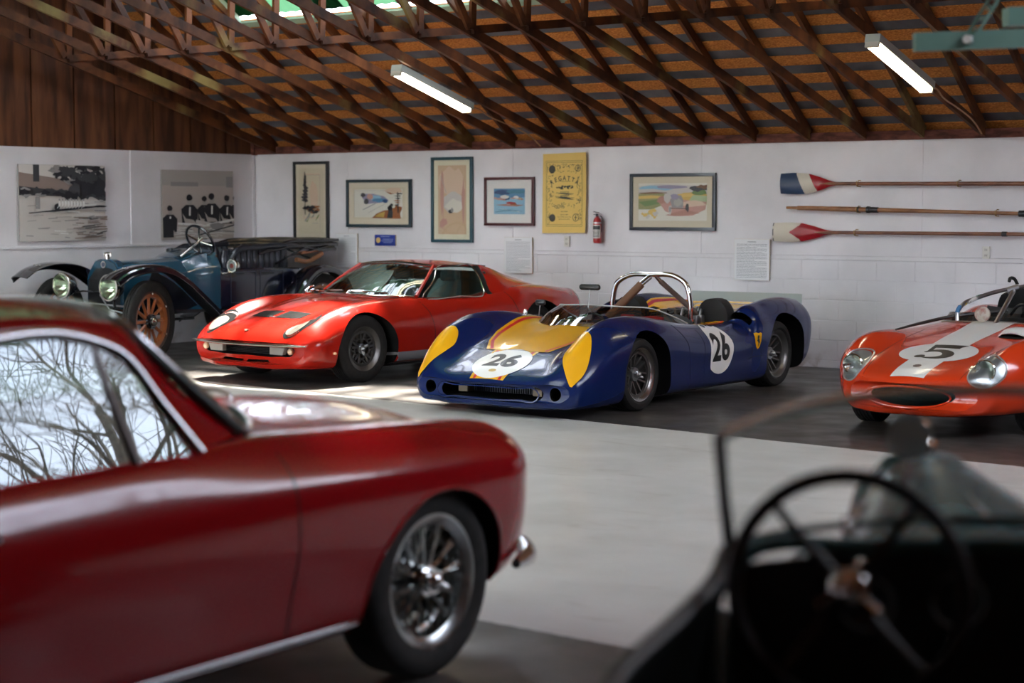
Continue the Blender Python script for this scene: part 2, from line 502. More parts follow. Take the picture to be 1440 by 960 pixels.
# ================================================================ materials of the building
def m_wall():
    m = bpy.data.materials.new('white painted wall'); nt, N, L, B = nodes(m)
    tc = N.new('ShaderNodeTexCoord'); sp = N.new('ShaderNodeSeparateXYZ'); L.new(tc.outputs['Object'], sp.inputs[0])
    n = N.new('ShaderNodeTexNoise'); n.inputs['Scale'].default_value = 1.3; n.inputs['Detail'].default_value = 7
    n2 = N.new('ShaderNodeTexNoise'); n2.inputs['Scale'].default_value = 5; n2.inputs['Detail'].default_value = 8
    for k in (n, n2): L.new(tc.outputs['Object'], k.inputs['Vector'])
    r = N.new('ShaderNodeValToRGB'); r.color_ramp.elements[0].position = .35; r.color_ramp.elements[1].position = .65
    r.color_ramp.elements[0].color = (.64,.62,.635,1); r.color_ramp.elements[1].color = (.77,.745,.765,1)
    L.new(n.outputs['Fac'], r.inputs[0])
    # damp stains close to the floor, broken up by noise
    mp = N.new('ShaderNodeMapRange'); mp.inputs['From Min'].default_value = .20; mp.inputs['From Max'].default_value = 0.0
    L.new(sp.outputs['Z'], mp.inputs['Value'])
    mu = N.new('ShaderNodeMath'); mu.operation = 'MULTIPLY'; L.new(mp.outputs[0], mu.inputs[0])
    r2 = N.new('ShaderNodeValToRGB'); r2.color_ramp.elements[0].position = .50; r2.color_ramp.elements[1].position = .70
    L.new(n2.outputs['Fac'], r2.inputs[0]); L.new(r2.outputs[0], mu.inputs[1])
    mx = N.new('ShaderNodeMix'); mx.data_type = 'RGBA'; L.new(mu.outputs[0], mx.inputs['Factor'])
    L.new(r.outputs[0], mx.inputs['A']); mx.inputs['B'].default_value = (.20,.12,.06,1)
    L.new(mx.outputs['Result'], B.inputs['Base Color']); B.inputs['Roughness'].default_value = .55
    b = N.new('ShaderNodeBump'); b.inputs['Strength'].default_value = .25; b.inputs['Distance'].default_value = .004
    n3 = N.new('ShaderNodeTexNoise'); n3.inputs['Scale'].default_value = 30; L.new(tc.outputs['Object'], n3.inputs['Vector'])
    L.new(n3.outputs['Fac'], b.inputs['Height']); L.new(b.outputs[0], B.inputs['Normal'])
    return m
def m_floor():
    m = bpy.data.materials.new('concrete floor with painted aisle'); nt, N, L, B = nodes(m)
    tc = N.new('ShaderNodeTexCoord'); sp = N.new('ShaderNodeSeparateXYZ'); L.new(tc.outputs['Object'], sp.inputs[0])
    def noise(s, d=6, dist=0.0, st=None):
        n = N.new('ShaderNodeTexNoise'); n.inputs['Scale'].default_value = s; n.inputs['Detail'].default_value = d; n.inputs['Distortion'].default_value = dist
        if st:
            mpg = N.new('ShaderNodeMapping'); mpg.inputs['Scale'].default_value = st; L.new(tc.outputs['Object'], mpg.inputs[0]); L.new(mpg.outputs[0], n.inputs['Vector'])
        else: L.new(tc.outputs['Object'], n.inputs['Vector'])
        return n
    def ramp(src, p0, c0, p1, c1):
        r = N.new('ShaderNodeValToRGB'); r.color_ramp.elements[0].position = p0; r.color_ramp.elements[1].position = p1
        r.color_ramp.elements[0].color = c0; r.color_ramp.elements[1].color = c1; L.new(src, r.inputs[0]); return r
    def math_(op, a, b):
        k = N.new('ShaderNodeMath'); k.operation = op
        for i, v in enumerate((a, b)):
            if isinstance(v, (int, float)): k.inputs[i].default_value = v
            else: L.new(v, k.inputs[i])
        return k.outputs[0]
    grey = ramp(noise(.9, 8, .6).outputs['Fac'], .3, (.030,.026,.023,1), .72, (.085,.075,.067,1))
    white = ramp(noise(1.6, 8, .3).outputs['Fac'], .3, (.49,.475,.44,1), .7, (.60,.585,.55,1))
    scuff = ramp(noise(2.2, 9, 1.2, (1, 3.2, 1)).outputs['Fac'], .60, (0,0,0,1), .72, (1,1,1,1))
    wmix = N.new('ShaderNodeMix'); wmix.data_type = 'RGBA'
    L.new(math_('MULTIPLY', scuff.outputs[0], .28), wmix.inputs['Factor']); L.new(white.outputs[0], wmix.inputs['A']); wmix.inputs['B'].default_value = (.26,.215,.17,1)
    # edges of the painted strip: y between y0(x) and y1(x), slightly ragged
    rag = math_('MULTIPLY', math_('SUBTRACT', noise(14, 3).outputs['Fac'], .5), .035)
    y = math_('ADD', sp.outputs['Y'], rag)
    lim = math_('ADD', math_('MULTIPLY', sp.outputs['X'], -.125), 10.47)
    a = math_('LESS_THAN', y, lim); b_ = math_('GREATER_THAN', y, math_('ADD', math_('MULTIPLY', sp.outputs['X'], -.06), 5.36))
    f = math_('MULTIPLY', a, b_)
    mx = N.new('ShaderNodeMix'); mx.data_type = 'RGBA'; L.new(f, mx.inputs['Factor']); L.new(grey.outputs[0], mx.inputs['A']); L.new(wmix.outputs['Result'], mx.inputs['B'])
    L.new(mx.outputs['Result'], B.inputs['Base Color'])
    rr = ramp(noise(3, 5).outputs['Fac'], .3, (.30,)*3+(1,), .7, (.5,)*3+(1,)); L.new(rr.outputs[0], B.inputs['Roughness'])
    bp = N.new('ShaderNodeBump'); bp.inputs['Strength'].default_value = .15; bp.inputs['Distance'].default_value = .006
    L.new(noise(9, 8).outputs['Fac'], bp.inputs['Height']); L.new(bp.outputs[0], B.inputs['Normal'])
    return m
def m_wood(name, c1, c2, scale=(1,1,1), rough=.75, moss=None, spec=.3):
    m = bpy.data.materials.new(name); nt, N, L, B = nodes(m)
    tc = N.new('ShaderNodeTexCoord'); mp = N.new('ShaderNodeMapping'); mp.inputs['Scale'].default_value = scale
    L.new(tc.outputs['Object'], mp.inputs[0])
    n = N.new('ShaderNodeTexNoise'); n.inputs['Scale'].default_value = 3; n.inputs['Detail'].default_value = 8; n.inputs['Distortion'].default_value = .4
    L.new(mp.outputs[0], n.inputs['Vector'])
    r = N.new('ShaderNodeValToRGB'); r.color_ramp.elements[0].position = .36; r.color_ramp.elements[1].position = .66
    r.color_ramp.elements[0].color = (*c1,1); r.color_ramp.elements[1].color = (*c2,1); L.new(n.outputs['Fac'], r.inputs[0])
    col = r.outputs[0]
    if moss:
        n2 = N.new('ShaderNodeTexNoise'); n2.inputs['Scale'].default_value = 1.1; n2.inputs['Detail'].default_value = 7
        g = N.new('ShaderNodeNewGeometry'); L.new(g.outputs['Position'], n2.inputs['Vector'])
        r2 = N.new('ShaderNodeValToRGB'); r2.color_ramp.elements[0].position = moss[1]; r2.color_ramp.elements[1].position = moss[1]+.1
        L.new(n2.outputs['Fac'], r2.inputs[0])
        mx = N.new('ShaderNodeMix'); mx.data_type = 'RGBA'; L.new(r2.outputs[0], mx.inputs['Factor']); L.new(col, mx.inputs['A']); mx.inputs['B'].default_value = (*moss[0],1)
        col = mx.outputs['Result']
    L.new(col, B.inputs['Base Color']); B.inputs['Roughness'].default_value = rough; B.inputs['Specular IOR Level'].default_value = spec
    return m
M_WALL = m_wall(); M_FLOOR = m_floor()
M_TRUSS = m_wood('old truss timber', (.040,.012,.004), (.16,.052,.014), (1,1,1), .7, ((.22,.16,.05), .58))
M_OSB = m_wood('strand board sheathing', (.34,.11,.02), (.68,.28,.07), (14,40,14), .8)
M_SHING = mat('slate grey shingle underside', (.06,.063,.074), .85, noise=(2.5, (.16,.165,.19), .2))
M_GABLE = m_wood('stained gable planks', (.05,.017,.008), (.15,.055,.021), (1,2.5,.35), .7)
M_PLATE = m_wood('red brown wall plate', (.06,.018,.012), (.19,.065,.045), (2,2,6), .8)
M_TRIM = mat('painted trim', (.70,.69,.67), .5)
M_GREEN = mat('weathered green fibreglass', (.22,.40,.30), .6, noise=(3,(.45,.55,.40),.2))
M_DARK = mat('deep black void', (.006,.006,.006), .9, spec=.1)

# ================================================================ room shell
bm = NB(); box(bm, ((XL+XR)/2, (YB+YF)/2, -.1), (XR-XL+.6, YB-YF+.6, .2)); struct('floor', bm, M_FLOOR)
# back wall: painted blocks below, sill, smooth panels above
bm = NB()
BT = 1.098; ch = .2045; bw = .409
box(bm, ((XL+XR)/2, YB+.10, BT/2), (XR-XL+.4, .192, BT))
for c in range(6):
    zt = BT-ch*c; zb = max(zt-ch, 0); sh = 0 if c % 2 == 0 else -bw*.5
    x = -10.89+sh
    while x > XL: x -= bw
    while x < XR:
        xa, xb = max(x, XL), min(x+bw, XR)
        if xb-xa > .05 and zt-zb > .03:
            d = random.uniform(-.0012, .0012)
            box(bm, ((xa+xb)/2, YB+.02+d, (zt+zb)/2), (xb-xa-.007, .04, zt-zb-.007), bev=.004)
        x += bw
box(bm, ((XL+XR)/2, YB+.05, BT+.022), (XR-XL, .11, .040), bev=.004)
PZ = BT+.044
box(bm, ((XL+XR)/2, YB+.085, (PZ+HW)/2), (XR-XL+.4, .15, HW-PZ))
struct('wall_back', bm, M_WALL)
for i, x in enumerate((-14.1, -11.66, -9.22, -6.76, -4.3)):
    bm = NB(); box(bm, (x, YB+.008, (PZ+HW)/2), (.035, .008, HW-PZ), bev=.002); struct('trim_%d' % (i+1), bm, M_WALL)
# left wall
bm = NB()
box(bm, (XL-.10, (YB+YF)/2, .585), (.2, YB-YF, 1.17)); box(bm, (XL-.08, (YB+YF)/2, 1.185), (.2, YB-YF, .03), bev=.004)
box(bm, (XL-.11, (YB+YF)/2, (1.2+HW)/2), (.19, YB-YF, HW-1.2))
struct('wall_left', bm, M_WALL)
bm = NB(); box(bm, (XL-.012, 14.52, (1.2+HW)/2), (.012, .06, HW-1.2)); box(bm, (XL-.012, YB-.03, (1.2+HW)/2), (.012, .05, HW-1.2)); struct('trim_6', bm, M_WALL)
# gable planks on the left wall
def roofz(y): return HW+.155+TS*(RID-YF - abs(y-RID))
bm = NB(); y = YB; first = True
while y > YF:
    y2 = max(y-(.5 if first else .605), YF); first = False
    prism(bm, [(y-.012, HW), (y-.012, roofz(y-.012)), (y2+.012, roofz(y2+.012)), (y2+.012, HW)] if not (y2 < RID < y) else
          [(y-.012, HW), (y-.012, roofz(y-.012)), (RID, roofz(RID)), (y2+.012, roofz(y2+.012)), (y2+.012, HW)], 'X', XL-.06, XL-.03)
    y = y2
prism(bm, [(YB, HW), (YB, roofz(YB)), (RID, roofz(RID)), (YF, roofz(YF)), (YF, HW)], 'X', XL-.09, XL-.07)
struct('wall_gable_left', bm, M_GABLE)
# front wall: piers either side of a wide open bay
bm = NB()
for a, b in ((XL, -15.3), (-7.9, XR)): box(bm, ((a+b)/2, YF-.1, HW/2), (b-a, .2, HW))
box(bm, (-11.6, YF-.1, HW-.05), (7.6, .12, .10))
for x in (-11.6,): box(bm, (x, YF-.1, HW/2), (.14, .14, HW))
struct('wall_front', bm, M_WALL)
# right end: unseen wall, closed up to cut daylight, with an open gable section
RW = 3.7; yk = (RW-HW-.12)/TS; zr = lambda y: HW+.10+TS*min(YB-y, y-YF)
bm = NB(); prism(bm, [(YF,0),(YB,0),(YB,HW+.1),(12.4,zr(12.4)),(12.4,RW),(6.9,RW),(6.9,zr(6.9)),(YF,HW+.1)], 'X', XR, XR+.16)
for i in range(28): box(bm, (XR-.0, YF+.3+i*.63, 1.2), (.04, .06, 2.4))
struct('wall_right', bm, M_GABLE)
# plate along the top of the back wall with dark blocking
bm = NB(); box(bm, ((XL+XR)/2, YB+.03, HW+.045), (XR-XL, .12, .09)); box(bm, ((XL+XR)/2, YB+.09, HW+.20), (XR-XL, .04, .24)); 
box(bm, ((XL+XR)/2, YF-.05, HW+.14), (XR-XL, .12, .28))
box(bm, (XL-.10, YB+.06, HW+.16), (.24, .24, .34))
struct('trim_7', bm, M_PLATE)

# ================================================================ roof
ZT = HW+.14   # underside of deck over the wall line
def dk(y, side): return ZT+TS*((YB-y) if side > 0 else (y-YF))
SKX0, SKX1, SKY0, SKY1 = -14.05, -9.72, 10.2, 14.75
SX0, SX1, SY0, SY1 = -14.6, -7.6, .6, 5.8
nrm = V((0, TS, 1)).normalized()
def slope_box(bm, xa, xb, ya, yb, side, h0, th):
    """slab lying on the roof slope between two y positions"""
    for_pts = []
    n = V((0, TS*side, 1)).normalized()
    P = [V((x, y, dk(y, side)))+n*(h0+t) for x in (xa, xb) for y in (ya, yb) for t in (0, th)]
    vs = [bm.verts.new(p) for p in P]
    for f in ((0,1,3,2), (4,6,7,5), (0,4,5,1), (2,3,7,6), (0,2,6,4), (1,5,7,3)): bm.faces.new([vs[i] for i in f])
bm = NB()
slope_box(bm, XL-.2, XR+.3, RID, SKY0, 1, .02, .02)
slope_box(bm, XL-.2, XR+.3, SKY1, YB+.35, 1, .02, .02)
slope_box(bm, XL-.2, SKX0, SKY0, SKY1, 1, .02, .02); slope_box(bm, SKX1, XR+.3, SKY0, SKY1, 1, .02, .02)
slope_box(bm, XL-.2, XR+.3, YF-.35, SY0, -1, .02, .02); slope_box(bm, XL-.2, XR+.3, SY1, RID, -1, .02, .02)
slope_box(bm, XL-.2, SX0, SY0, SY1, -1, .02, .02); slope_box(bm, SX1, XR+.3, SY0, SY1, -1, .02, .02)
struct('ceiling', bm, M_SHING)
bm = NB(); pitch = .236
rg = random.Random(3)
for side, ya, yb in ((1, YB+.1, RID), (-1, YF-.1, RID)):
    k = 0; y = ya
    sgn = -1 if side > 0 else 1
    while (y > yb if side > 0 else y < yb):
        y2 = y+sgn*.118
        x = XL-.1
        while x < XR+.2:
            xe = min(x+2.44, XR+.2)
            segs = [(x, xe)]
            if side > 0 and SKY0 < y < SKY1:
                segs = []
                if x < SKX0: segs.append((x, min(xe, SKX0)))
                if xe > SKX1: segs.append((max(x, SKX1), xe))
            if side < 0 and SY0 < y < SY1:
                segs = []
                if x < SX0: segs.append((x, min(xe, SX0)))
                if xe > SX1: segs.append((max(x, SX1), xe))
            for a, b in segs: slope_box(bm, a+.002, b-.002, y, y2, side, 0, .012)
            x += 2.44
        y += sgn*pitch
struct('ceiling', bm, M_OSB)
# frame boards and surviving fibreglass panels of the roof light
bm = NB()
for x in (SKX0, SKX1): slope_box(bm, x-.04, x+.04, SKY0, SKY1, 1, -.03, .05)
for y in (SKY0, 12.6, 13.60, SKY1-.05): slope_box(bm, SKX0, SKX1, y, y+.07, 1, -.03, .05)
struct('trim_8', bm, M_GREEN)['kind'] = 'structure'
mfg = bpy.data.materials.new('translucent roof panel'); nt, N, L, B = nodes(mfg)
N.remove(B); tl = N.new('ShaderNodeBsdfTranslucent'); tl.inputs[0].default_value = (.60,.63,.61,1); L.new(tl.outputs[0], N['Material Output'].inputs[0])
bm = NB()
for xa, xb, ya, yb in ((SKX0, SKX1, SKY0, 12.6), (SKX0, SKX1, 12.58, 13.62), (SKX0, SKX1, 14.36, 14.7), (-14.04, -13.75, 13.36, 14.7), (-12.85, -12.5, 13.9, 14.7), (-11.75, -11.45, 14.15, 14.7), (-10.7, -10.3, 14.0, 14.7)):
    n = int((xb-xa)/.07); pr = []
    g = []
    for y in (ya, yb): g.append([bm.verts.new(V((xa+(xb-xa)*i/n, y, dk(y, 1)+.05+.012*(i % 2)))) for i in range(n+1)])
    for i in range(n): bm.faces.new((g[0][i], g[0][i+1], g[1][i+1], g[1][i]))
thicken(bm, .002)
mfd = mfg.copy(); mfd.name = 'mossy roof panel'; [n_ for n_ in mfd.node_tree.nodes if n_.type == 'BSDF_TRANSLUCENT'][0].inputs[0].default_value = (.10,.165,.12,1)
struct('window_1', bm, mfd)
bm = NB(); n = int((SX1-SX0)/.07); g = []  # unseen roof light on the front slope, added to brighten the back wall
for y in (SY0, SY1): g.append([bm.verts.new(V((SX0+(SX1-SX0)*i/n, y, dk(y, -1)+.03+.012*(i % 2)))) for i in range(n+1)])
for i in range(n): bm.faces.new((g[0][i], g[0][i+1], g[1][i+1], g[1][i]))
thicken(bm, .002)
struct('window_2_added', bm, mfg)

# trusses
def truss(x, label, group):
    root = thing('roof_truss', label, 'roof truss', (x, 0, 0), 0, group)
    bt = .036
    hy = YB-YF; 
    def bz(y): return HW+BS*(hy/2-abs(y-RID))
    def tz(y): return HW+.0+TS*(hy/2-abs(y-RID))
    protos = TR.get('m')
    if protos is None:
        protos = []
        for s in (1, -1):
            ye = YB if s > 0 else YF
            bm = NB(); bar(bm, (0, ye, HW+.085), (0, RID, tz(RID)+.085), bt, .09, up=(0,0,1)); protos.append(('top_chord', bm))
            bm = NB(); bar(bm, (0, ye, HW+.055), (0, RID, bz(RID)+.055), bt, .092, up=(0,0,1)); protos.append(('bottom_chord', bm))
            f = lambda y: RID+s*(y-RID)
            for (ya, ka, yb_, kb) in ((13.25,'b',14.95,'t'), (13.25,'b',13.3,'t'), (12.9,'t',11.6,'b'), (13.2,'b',11.3,'t'), (10.35,'b',11.25,'t'), (10.3,'b',9.0,'t'), (RID+.02,'b',9.0,'t')):
                bm = NB()
                za = (bz if ka == 'b' else tz)(ya)+.06; zb = (bz if kb == 'b' else tz)(yb_)+.06
                if ka == 't' and kb == 'b': za -= .05
                bar(bm, (s*.036, f(ya), za), (s*.036, f(yb_), zb), bt*.9, .075, up=(0,1,0)); protos.append(('web', bm))
        protos = [(n, obj(n, b, M_TRUSS, None, 0)) for n, b in protos]
        TR['m'] = protos
        for n, o in protos: o.parent = root
    else:
        for n, o in protos:
            c = o.copy(); COL.objects.link(c); c.parent = root
    return root
TR = {}
for k in range(30):
    x = -15.25+.608*k
    if x > -2.2: break
    lab = 'old brown timber scissor roof truss under the shingled roof'
    truss(x, lab, 'roof trusses in a row')

# fluorescent lamps
M_FIX = mat('lamp housing', (.36,.38,.34), .5); M_TUBE = mat('lit fluorescent tube', (1,1,1), .4, emis=(1,.86,.62), estr=TUBE)
M_END = mat('tube end cap', (.5,.46,.4), .4, metal=.6)
def lamp(x, y0, label, wire=True):
    a = math.atan(BS)
    r = thing('fluorescent_lamp', label, 'lamp', (x, y0, HW+BS*(YB-y0)-.01))
    bm = NB(); d = V((0, 1, -BS)).normalized(); up = V((0, BS, 1)).normalized()
    P = lambda t, h, sx=0: V((sx, 0, 0))+d*t+up*h
    bar(bm, P(0,-.045), P(1.24,-.045), .13, .07, up=up); obj('housing', bm, M_FIX, r, 30)
    for s in (-1, 1):
        bm = NB(); cyl(bm, P(.035,-.098,s*.040), P(1.205,-.098,s*.040), .019, 14); t = obj('tube', bm, M_TUBE, r, 40)
    for t in (.012, 1.215): bm = NB(); box(bm, P(t,-.098), (.12,.025,.045), rot=Matrix.Rotation(-a,4,'X')); obj('tube_holder', bm, M_END, r, 30)
    bm = NB(); tube(bm, [P(1.24,-.05), P(1.35,-.03,.02), P(1.6,-.035), P(2.0,-.02,.01), P(2.45,-.02,.0), P(2.62,-.06,0)], .008, 6, smooth=4); obj('power_cord', bm, mat('tan cord', (.42,.24,.12), .6), r)
lamp(-11.05, 13.78, 'lit twin-tube fluorescent strip lamp on trusses, above the framed pictures left of centre')
lamp(-6.02, 13.72, 'lit twin-tube fluorescent strip lamp on trusses at right, above the oars')

# green perforated steel bracket close to the camera at upper right
M_STRUT = mat('green enamelled steel', (.11,.21,.17), .5, metal=.2, noise=(6,(.15,.27,.22),.2))
r = thing('overhead_steel_track', 'green steel door track with perforated hanger, hanging at top right', 'track', (0,0,0))
bm = NB(); a, b = V((-2.89, 7.0, 2.306)), V((-.9, 8.45, 2.40))
bar(bm, a, b, .05, .075); obj('rail', bm, M_STRUT, r, 30)
bm = NB(); d = (b-a).normalized(); q = a+d*.237
cm = V((0,0,1)); e = q+d*.26+V((0,0,.42))
L2 = (e-q); n = 11
for s in (-1, 1): bar(bm, q+V((0,-.03,0))+L2.normalized().cross(V((0,-1,0)))*s*.019, e+V((0,-.03,0))+L2.normalized().cross(V((0,-1,0)))*s*.019, .004, .014)
for i in range(n): p = q.lerp(e, i/(n-1)); box(bm, p+V((0,-.03,0)), (.04,.004,.02), rot=L2.to_track_quat('Z','Y').to_matrix().to_4x4())
obj('perforated_hanger', bm, M_STRUT, r, 30)
bm = NB(); cyl(bm, q+V((0,-.055,0)), q+V((0,.0,0)), .02, 6); obj('bolt', bm, mat('zinc', (.6,.6,.6), .35, metal=1), r)
bm = NB(); p = a+d*.34+V((-.02,.16,.105)); bar(bm, p, p+d*.9, .10, .075); obj('motor_box', bm, M_STRUT, r, 30)
bm = NB(); bar(bm, e+V((-.05,0,.0)), e+V((-.05,0,1.35)), .03, .03); bar(bm, p+d*.5, p+d*.5+V((0,0,1.5)), .03, .03); obj('hanger_rod', bm, M_STRUT, r, 30)
# ================================================================ things on the walls
# wall frames: back wall art lives in (x, z); left wall art in (y, z) seen from +x
def art_mesh(polys, W, H, M=None, d0=.0006):
    """polys: [(outline in 0..1 picture coordinates, colour name)], layered outwards by tiny steps"""
    bm = NB(); mats = []; k = 0
    for P, c in polys:
        m = mat('pigment %s' % (c,), PAL[c], .75, spec=.2)
        if m not in mats: mats.append(m)
        k += 1
        vs = [bm.verts.new(V(((p[0]-.5)*W, -d0*k*.35, (p[1]-.5)*H))) for p in P]
        try: f = bm.faces.new(vs); f.material_index = mats.index(m)
        except Exception: continue
    bmesh.ops.triangulate(bm, faces=[f for f in bm.faces if len(f.verts) > 4])
    for f in bm.faces:
        if f.normal.y > 0: f.normal_flip()
    return bm, mats
PAL = dict(cream=(.66,.58,.42), paper=(.72,.69,.60), sand=(.62,.44,.28), peach=(.70,.52,.38), ink=(.03,.03,.035), dark=(.06,.06,.065), grey=(.30,.29,.28),
           mid=(.42,.39,.36), pale=(.60,.56,.52), white=(.80,.79,.76), blue=(.10,.25,.42), lblue=(.28,.50,.64), navy=(.04,.08,.18), teal=(.07,.22,.30), rust=(.36,.13,.05),
           red=(.42,.05,.05), brown=(.20,.10,.05), ochre=(.62,.40,.10), green=(.16,.24,.08), olive=(.30,.30,.12), lgreen=(.42,.52,.28), yellow=(.72,.50,.14), pink=(.55,.30,.24),
           violet=(.30,.27,.38), skin=(.50,.44,.40), sepia=(.26,.20,.17), yposter=(.78,.55,.16), brick=(.45,.22,.17))
rp = random.Random(11)
def blob(cx, cy, rx, ry, n=14, j=.25, a=0):
    return [(cx+rx*(1+rp.uniform(-j, j))*cos(t)*cos(a)-ry*(1+rp.uniform(-j, j))*sin(t)*sin(a), cy+rx*cos(t)*sin(a)+ry*(1+rp.uniform(-j, j))*sin(t)*cos(a)) for t in [2*pi*i/n for i in range(n)]]
def rect(x0, y0, x1, y1): return [(x0, y0), (x1, y0), (x1, y1), (x0, y1)]
def clip(P): return [(min(max(p[0], 0.0), 1.0), min(max(p[1], 0.0), 1.0)) for p in P]
def line(x0, y0, x1, y1, w=.008):
    d = V((x1-x0, y1-y0)).normalized(); n = V((-d.y, d.x))*w/2
    return [(x0+n.x, y0+n.y), (x1+n.x, y1+n.y), (x1-n.x, y1-n.y), (x0-n.x, y0-n.y)]
def frame_pic(name, label, x0, z0, x1, z1, art, fcol, mat_w, bar_w=.028, matcol=(.70,.62,.47), group=None, wall='back', depth=.035, aw=None):
    W, H = x1-x0, z1-z0
    loc = ((x0+x1)/2, YB, (z0+z1)/2)
    r = thing(name, label, 'picture', loc, 0, group)
    fm = mat('frame %s' % (fcol,), fcol, .35, coat=.3)
    bm = NB()
    for c, s in (((0, -depth/2, H/2-bar_w/2), (W, depth, bar_w)), ((0, -depth/2, -H/2+bar_w/2), (W, depth, bar_w)), ((W/2-bar_w/2, -depth/2, 0), (bar_w, depth, H-2*bar_w)), ((-W/2+bar_w/2, -depth/2, 0), (bar_w, depth, H-2*bar_w))):
        box(bm, c, s, bev=.003)
    obj('frame', bm, fm, r, 30)
    bm = NB(); box(bm, (0, -.009, 0), (W-2*bar_w+.004, .012, H-2*bar_w+.004)); obj('mount_board', bm, mat('mount %s' % (matcol,), matcol, .8), r, 0)
    w2, h2 = (aw if aw else (W-2*bar_w-2*mat_w, H-2*bar_w-2*mat_w))
    bm, ms = art_mesh([(clip(p), c) for p, c in art], w2, h2); obj('painting', bm, ms, r, 0, loc=(0, -.016, 0), recalc=False)
    bm = NB(); box(bm, (0, -depth*.72, 0), (W-2*bar_w+.002, .002, H-2*bar_w+.002)); obj('glazing', bm, glass_mat('picture glass', (1,1,1), .98, 1.35), r, 0)
    return r
# tall sketch of a pine tree
A = [(rect(0,0,1,1),'cream'), (rect(.18,.24,.86,.92),'peach'), (rect(.2,.26,.84,.9),'cream'), (blob(.6,.6,.18,.2),'peach')]
A += [(line(.2,.25,.2,.9,.012),'mid'), (line(.86,.1,.86,.9,.012),'mid'), (line(.2,.9,.86,.9,.006),'mid')]
for i in range(9): A.append((blob(.24+.01*i%.05, .52+i*.045, .12-.010*i, .03, j=.5), 'dark'))
A += [(line(.26,.3,.25,.95,.03),'ink')]
for i in range(14): A.append((blob(rp.uniform(.2,.85), rp.uniform(.33,.43), .09, .022, j=.6), rp.choice(['dark','brown','rust','ink'])))
for i in range(6): A.append((blob(rp.uniform(.35,.8), rp.uniform(.22,.32), .09, .012, j=.7, a=.5), rp.choice(['grey','green','dark'])))
A += [(line(.55,.17,.8,.17,.006),'grey')]
frame_pic('framed_picture', 'tall narrow framed sketch of a dark pine tree, nearest the room corner', -14.95, 1.21, -14.38, 2.19, A, (.012,.015,.018), .05, .035)
# racing car and onlooker
A = [(rect(0,0,1,1),'cream'), (rect(.03,.06,.95,.94),'paper'), (line(.03,.9,.6,.9,.008),'mid'), (line(.03,.06,.03,.9,.006),'mid')]
A += [([(.6,.9),(.72,.99),(.9,.99),(.95,.85),(.8,.80)],'peach'), ([(.62,.88),(.8,.80),(.72,.78)],'rust')]
A += [([(.18,.68),(.25,.8),(.4,.8),(.6,.72),(.7,.58),(.55,.52),(.40,.5),(.28,.48)],'violet'), (blob(.42,.68,.13,.08),'lblue'), (blob(.52,.6,.14,.06),'blue'), (blob(.33,.7,.06,.09),'pink'), (blob(.2,.76,.05,.06),'dark'), (blob(.26,.55,.05,.09),'dark'), (blob(.62,.57,.06,.05),'navy')]
A += [([(.37,.04),(.46,.18),(.6,.28),(.75,.3),(.9,.22),(.92,.02),(.6,.03)],'rust'), ([(.42,.08),(.5,.18),(.62,.24),(.6,.06)],'ochre'), (blob(.72,.34,.05,.1),'ink'), (blob(.75,.45,.03,.05),'dark'), ([(.66,.04),(.69,.3),(.78,.3),(.76,.04)],'dark'), (blob(.85,.3,.07,.14,j=.5),'rust'), (line(.87,.2,.86,.85,.02),'ink')]
for i in range(6): A.append((blob(.87+rp.uniform(-.03,.04), .45+.07*i, .05, .02, j=.6), rp.choice(['ink','rust','dark'])))
for i in range(6): A.append((line(.06,.12+.07*i,.4,.16+.05*i,.006),'pale'))
A += [(line(.2,.3,.45,.5,.02),'grey'), (line(.3,.2,.62,.48,.01),'mid')]
frame_pic('framed_picture', 'wide framed drawing of a blue racing car passing a dark onlooker above an orange hill', -14.09, 1.39, -13.09, 1.96, A, (.012,.03,.04), .06, .035)
# tall pale pink one
A = [(rect(0,0,1,1),'sand'), (blob(.5,.75,.42,.22),'peach'), (blob(.55,.45,.36,.16),'pale'), (blob(.6,.4,.3,.1),'paper'), (blob(.15,.6,.06,.3),'pink'), (blob(.9,.5,.05,.3),'pink'), (blob(.2,.15,.15,.08),'pink'), (blob(.4,.1,.2,.05),'sand'),
     (blob(.45,.33,.08,.03),'dark'), (blob(.5,.35,.05,.03),'grey'), (line(.2,.1,.15,.9,.02),'pink'), (line(.1,.85,.3,.6,.015),'mid')]
frame_pic('framed_picture', 'tall narrow framed pale pink misty watercolour hanging above the red coupe', -12.79, 1.22, -12.19, 2.21, A, (.02,.07,.09), .06, .035, matcol=(.74,.70,.52))
# rowing on blue water, dark red frame
A = [(rect(0,0,1,1),'lblue'), ([(0,.62),(1,.66),(1,1),(0,1)],'blue'), (blob(.3,.85,.3,.1),'navy'), (blob(.75,.88,.3,.08),'teal')]
for i in range(12): A.append((blob(rp.uniform(0,1), rp.uniform(.55,.7), .09, .04, j=.5), rp.choice(['pink','white','navy','sand','brick'])))
A += [(blob(.35,.68,.14,.07),'paper'), ([(.05,.36),(.4,.32),(.75,.3),(.98,.36),(.7,.38),(.4,.40)],'brick'), (blob(.5,.42,.1,.06),'pink'), (blob(.65,.4,.1,.05),'rust'), (blob(.56,.44,.16,.04),'red')]
for i in range(9): A.append((line(rp.uniform(0,.4), rp.uniform(.03,.25), rp.uniform(.6,1), rp.uniform(.03,.25), .012), rp.choice(['blue','paper','teal','lblue'])))
frame_pic('framed_picture', 'small square painting of rowers on blue water in a dark red frame', -12.02, 1.42, -11.33, 1.97, A, (.075,.012,.014), .10, .03, matcol=(.76,.74,.70))
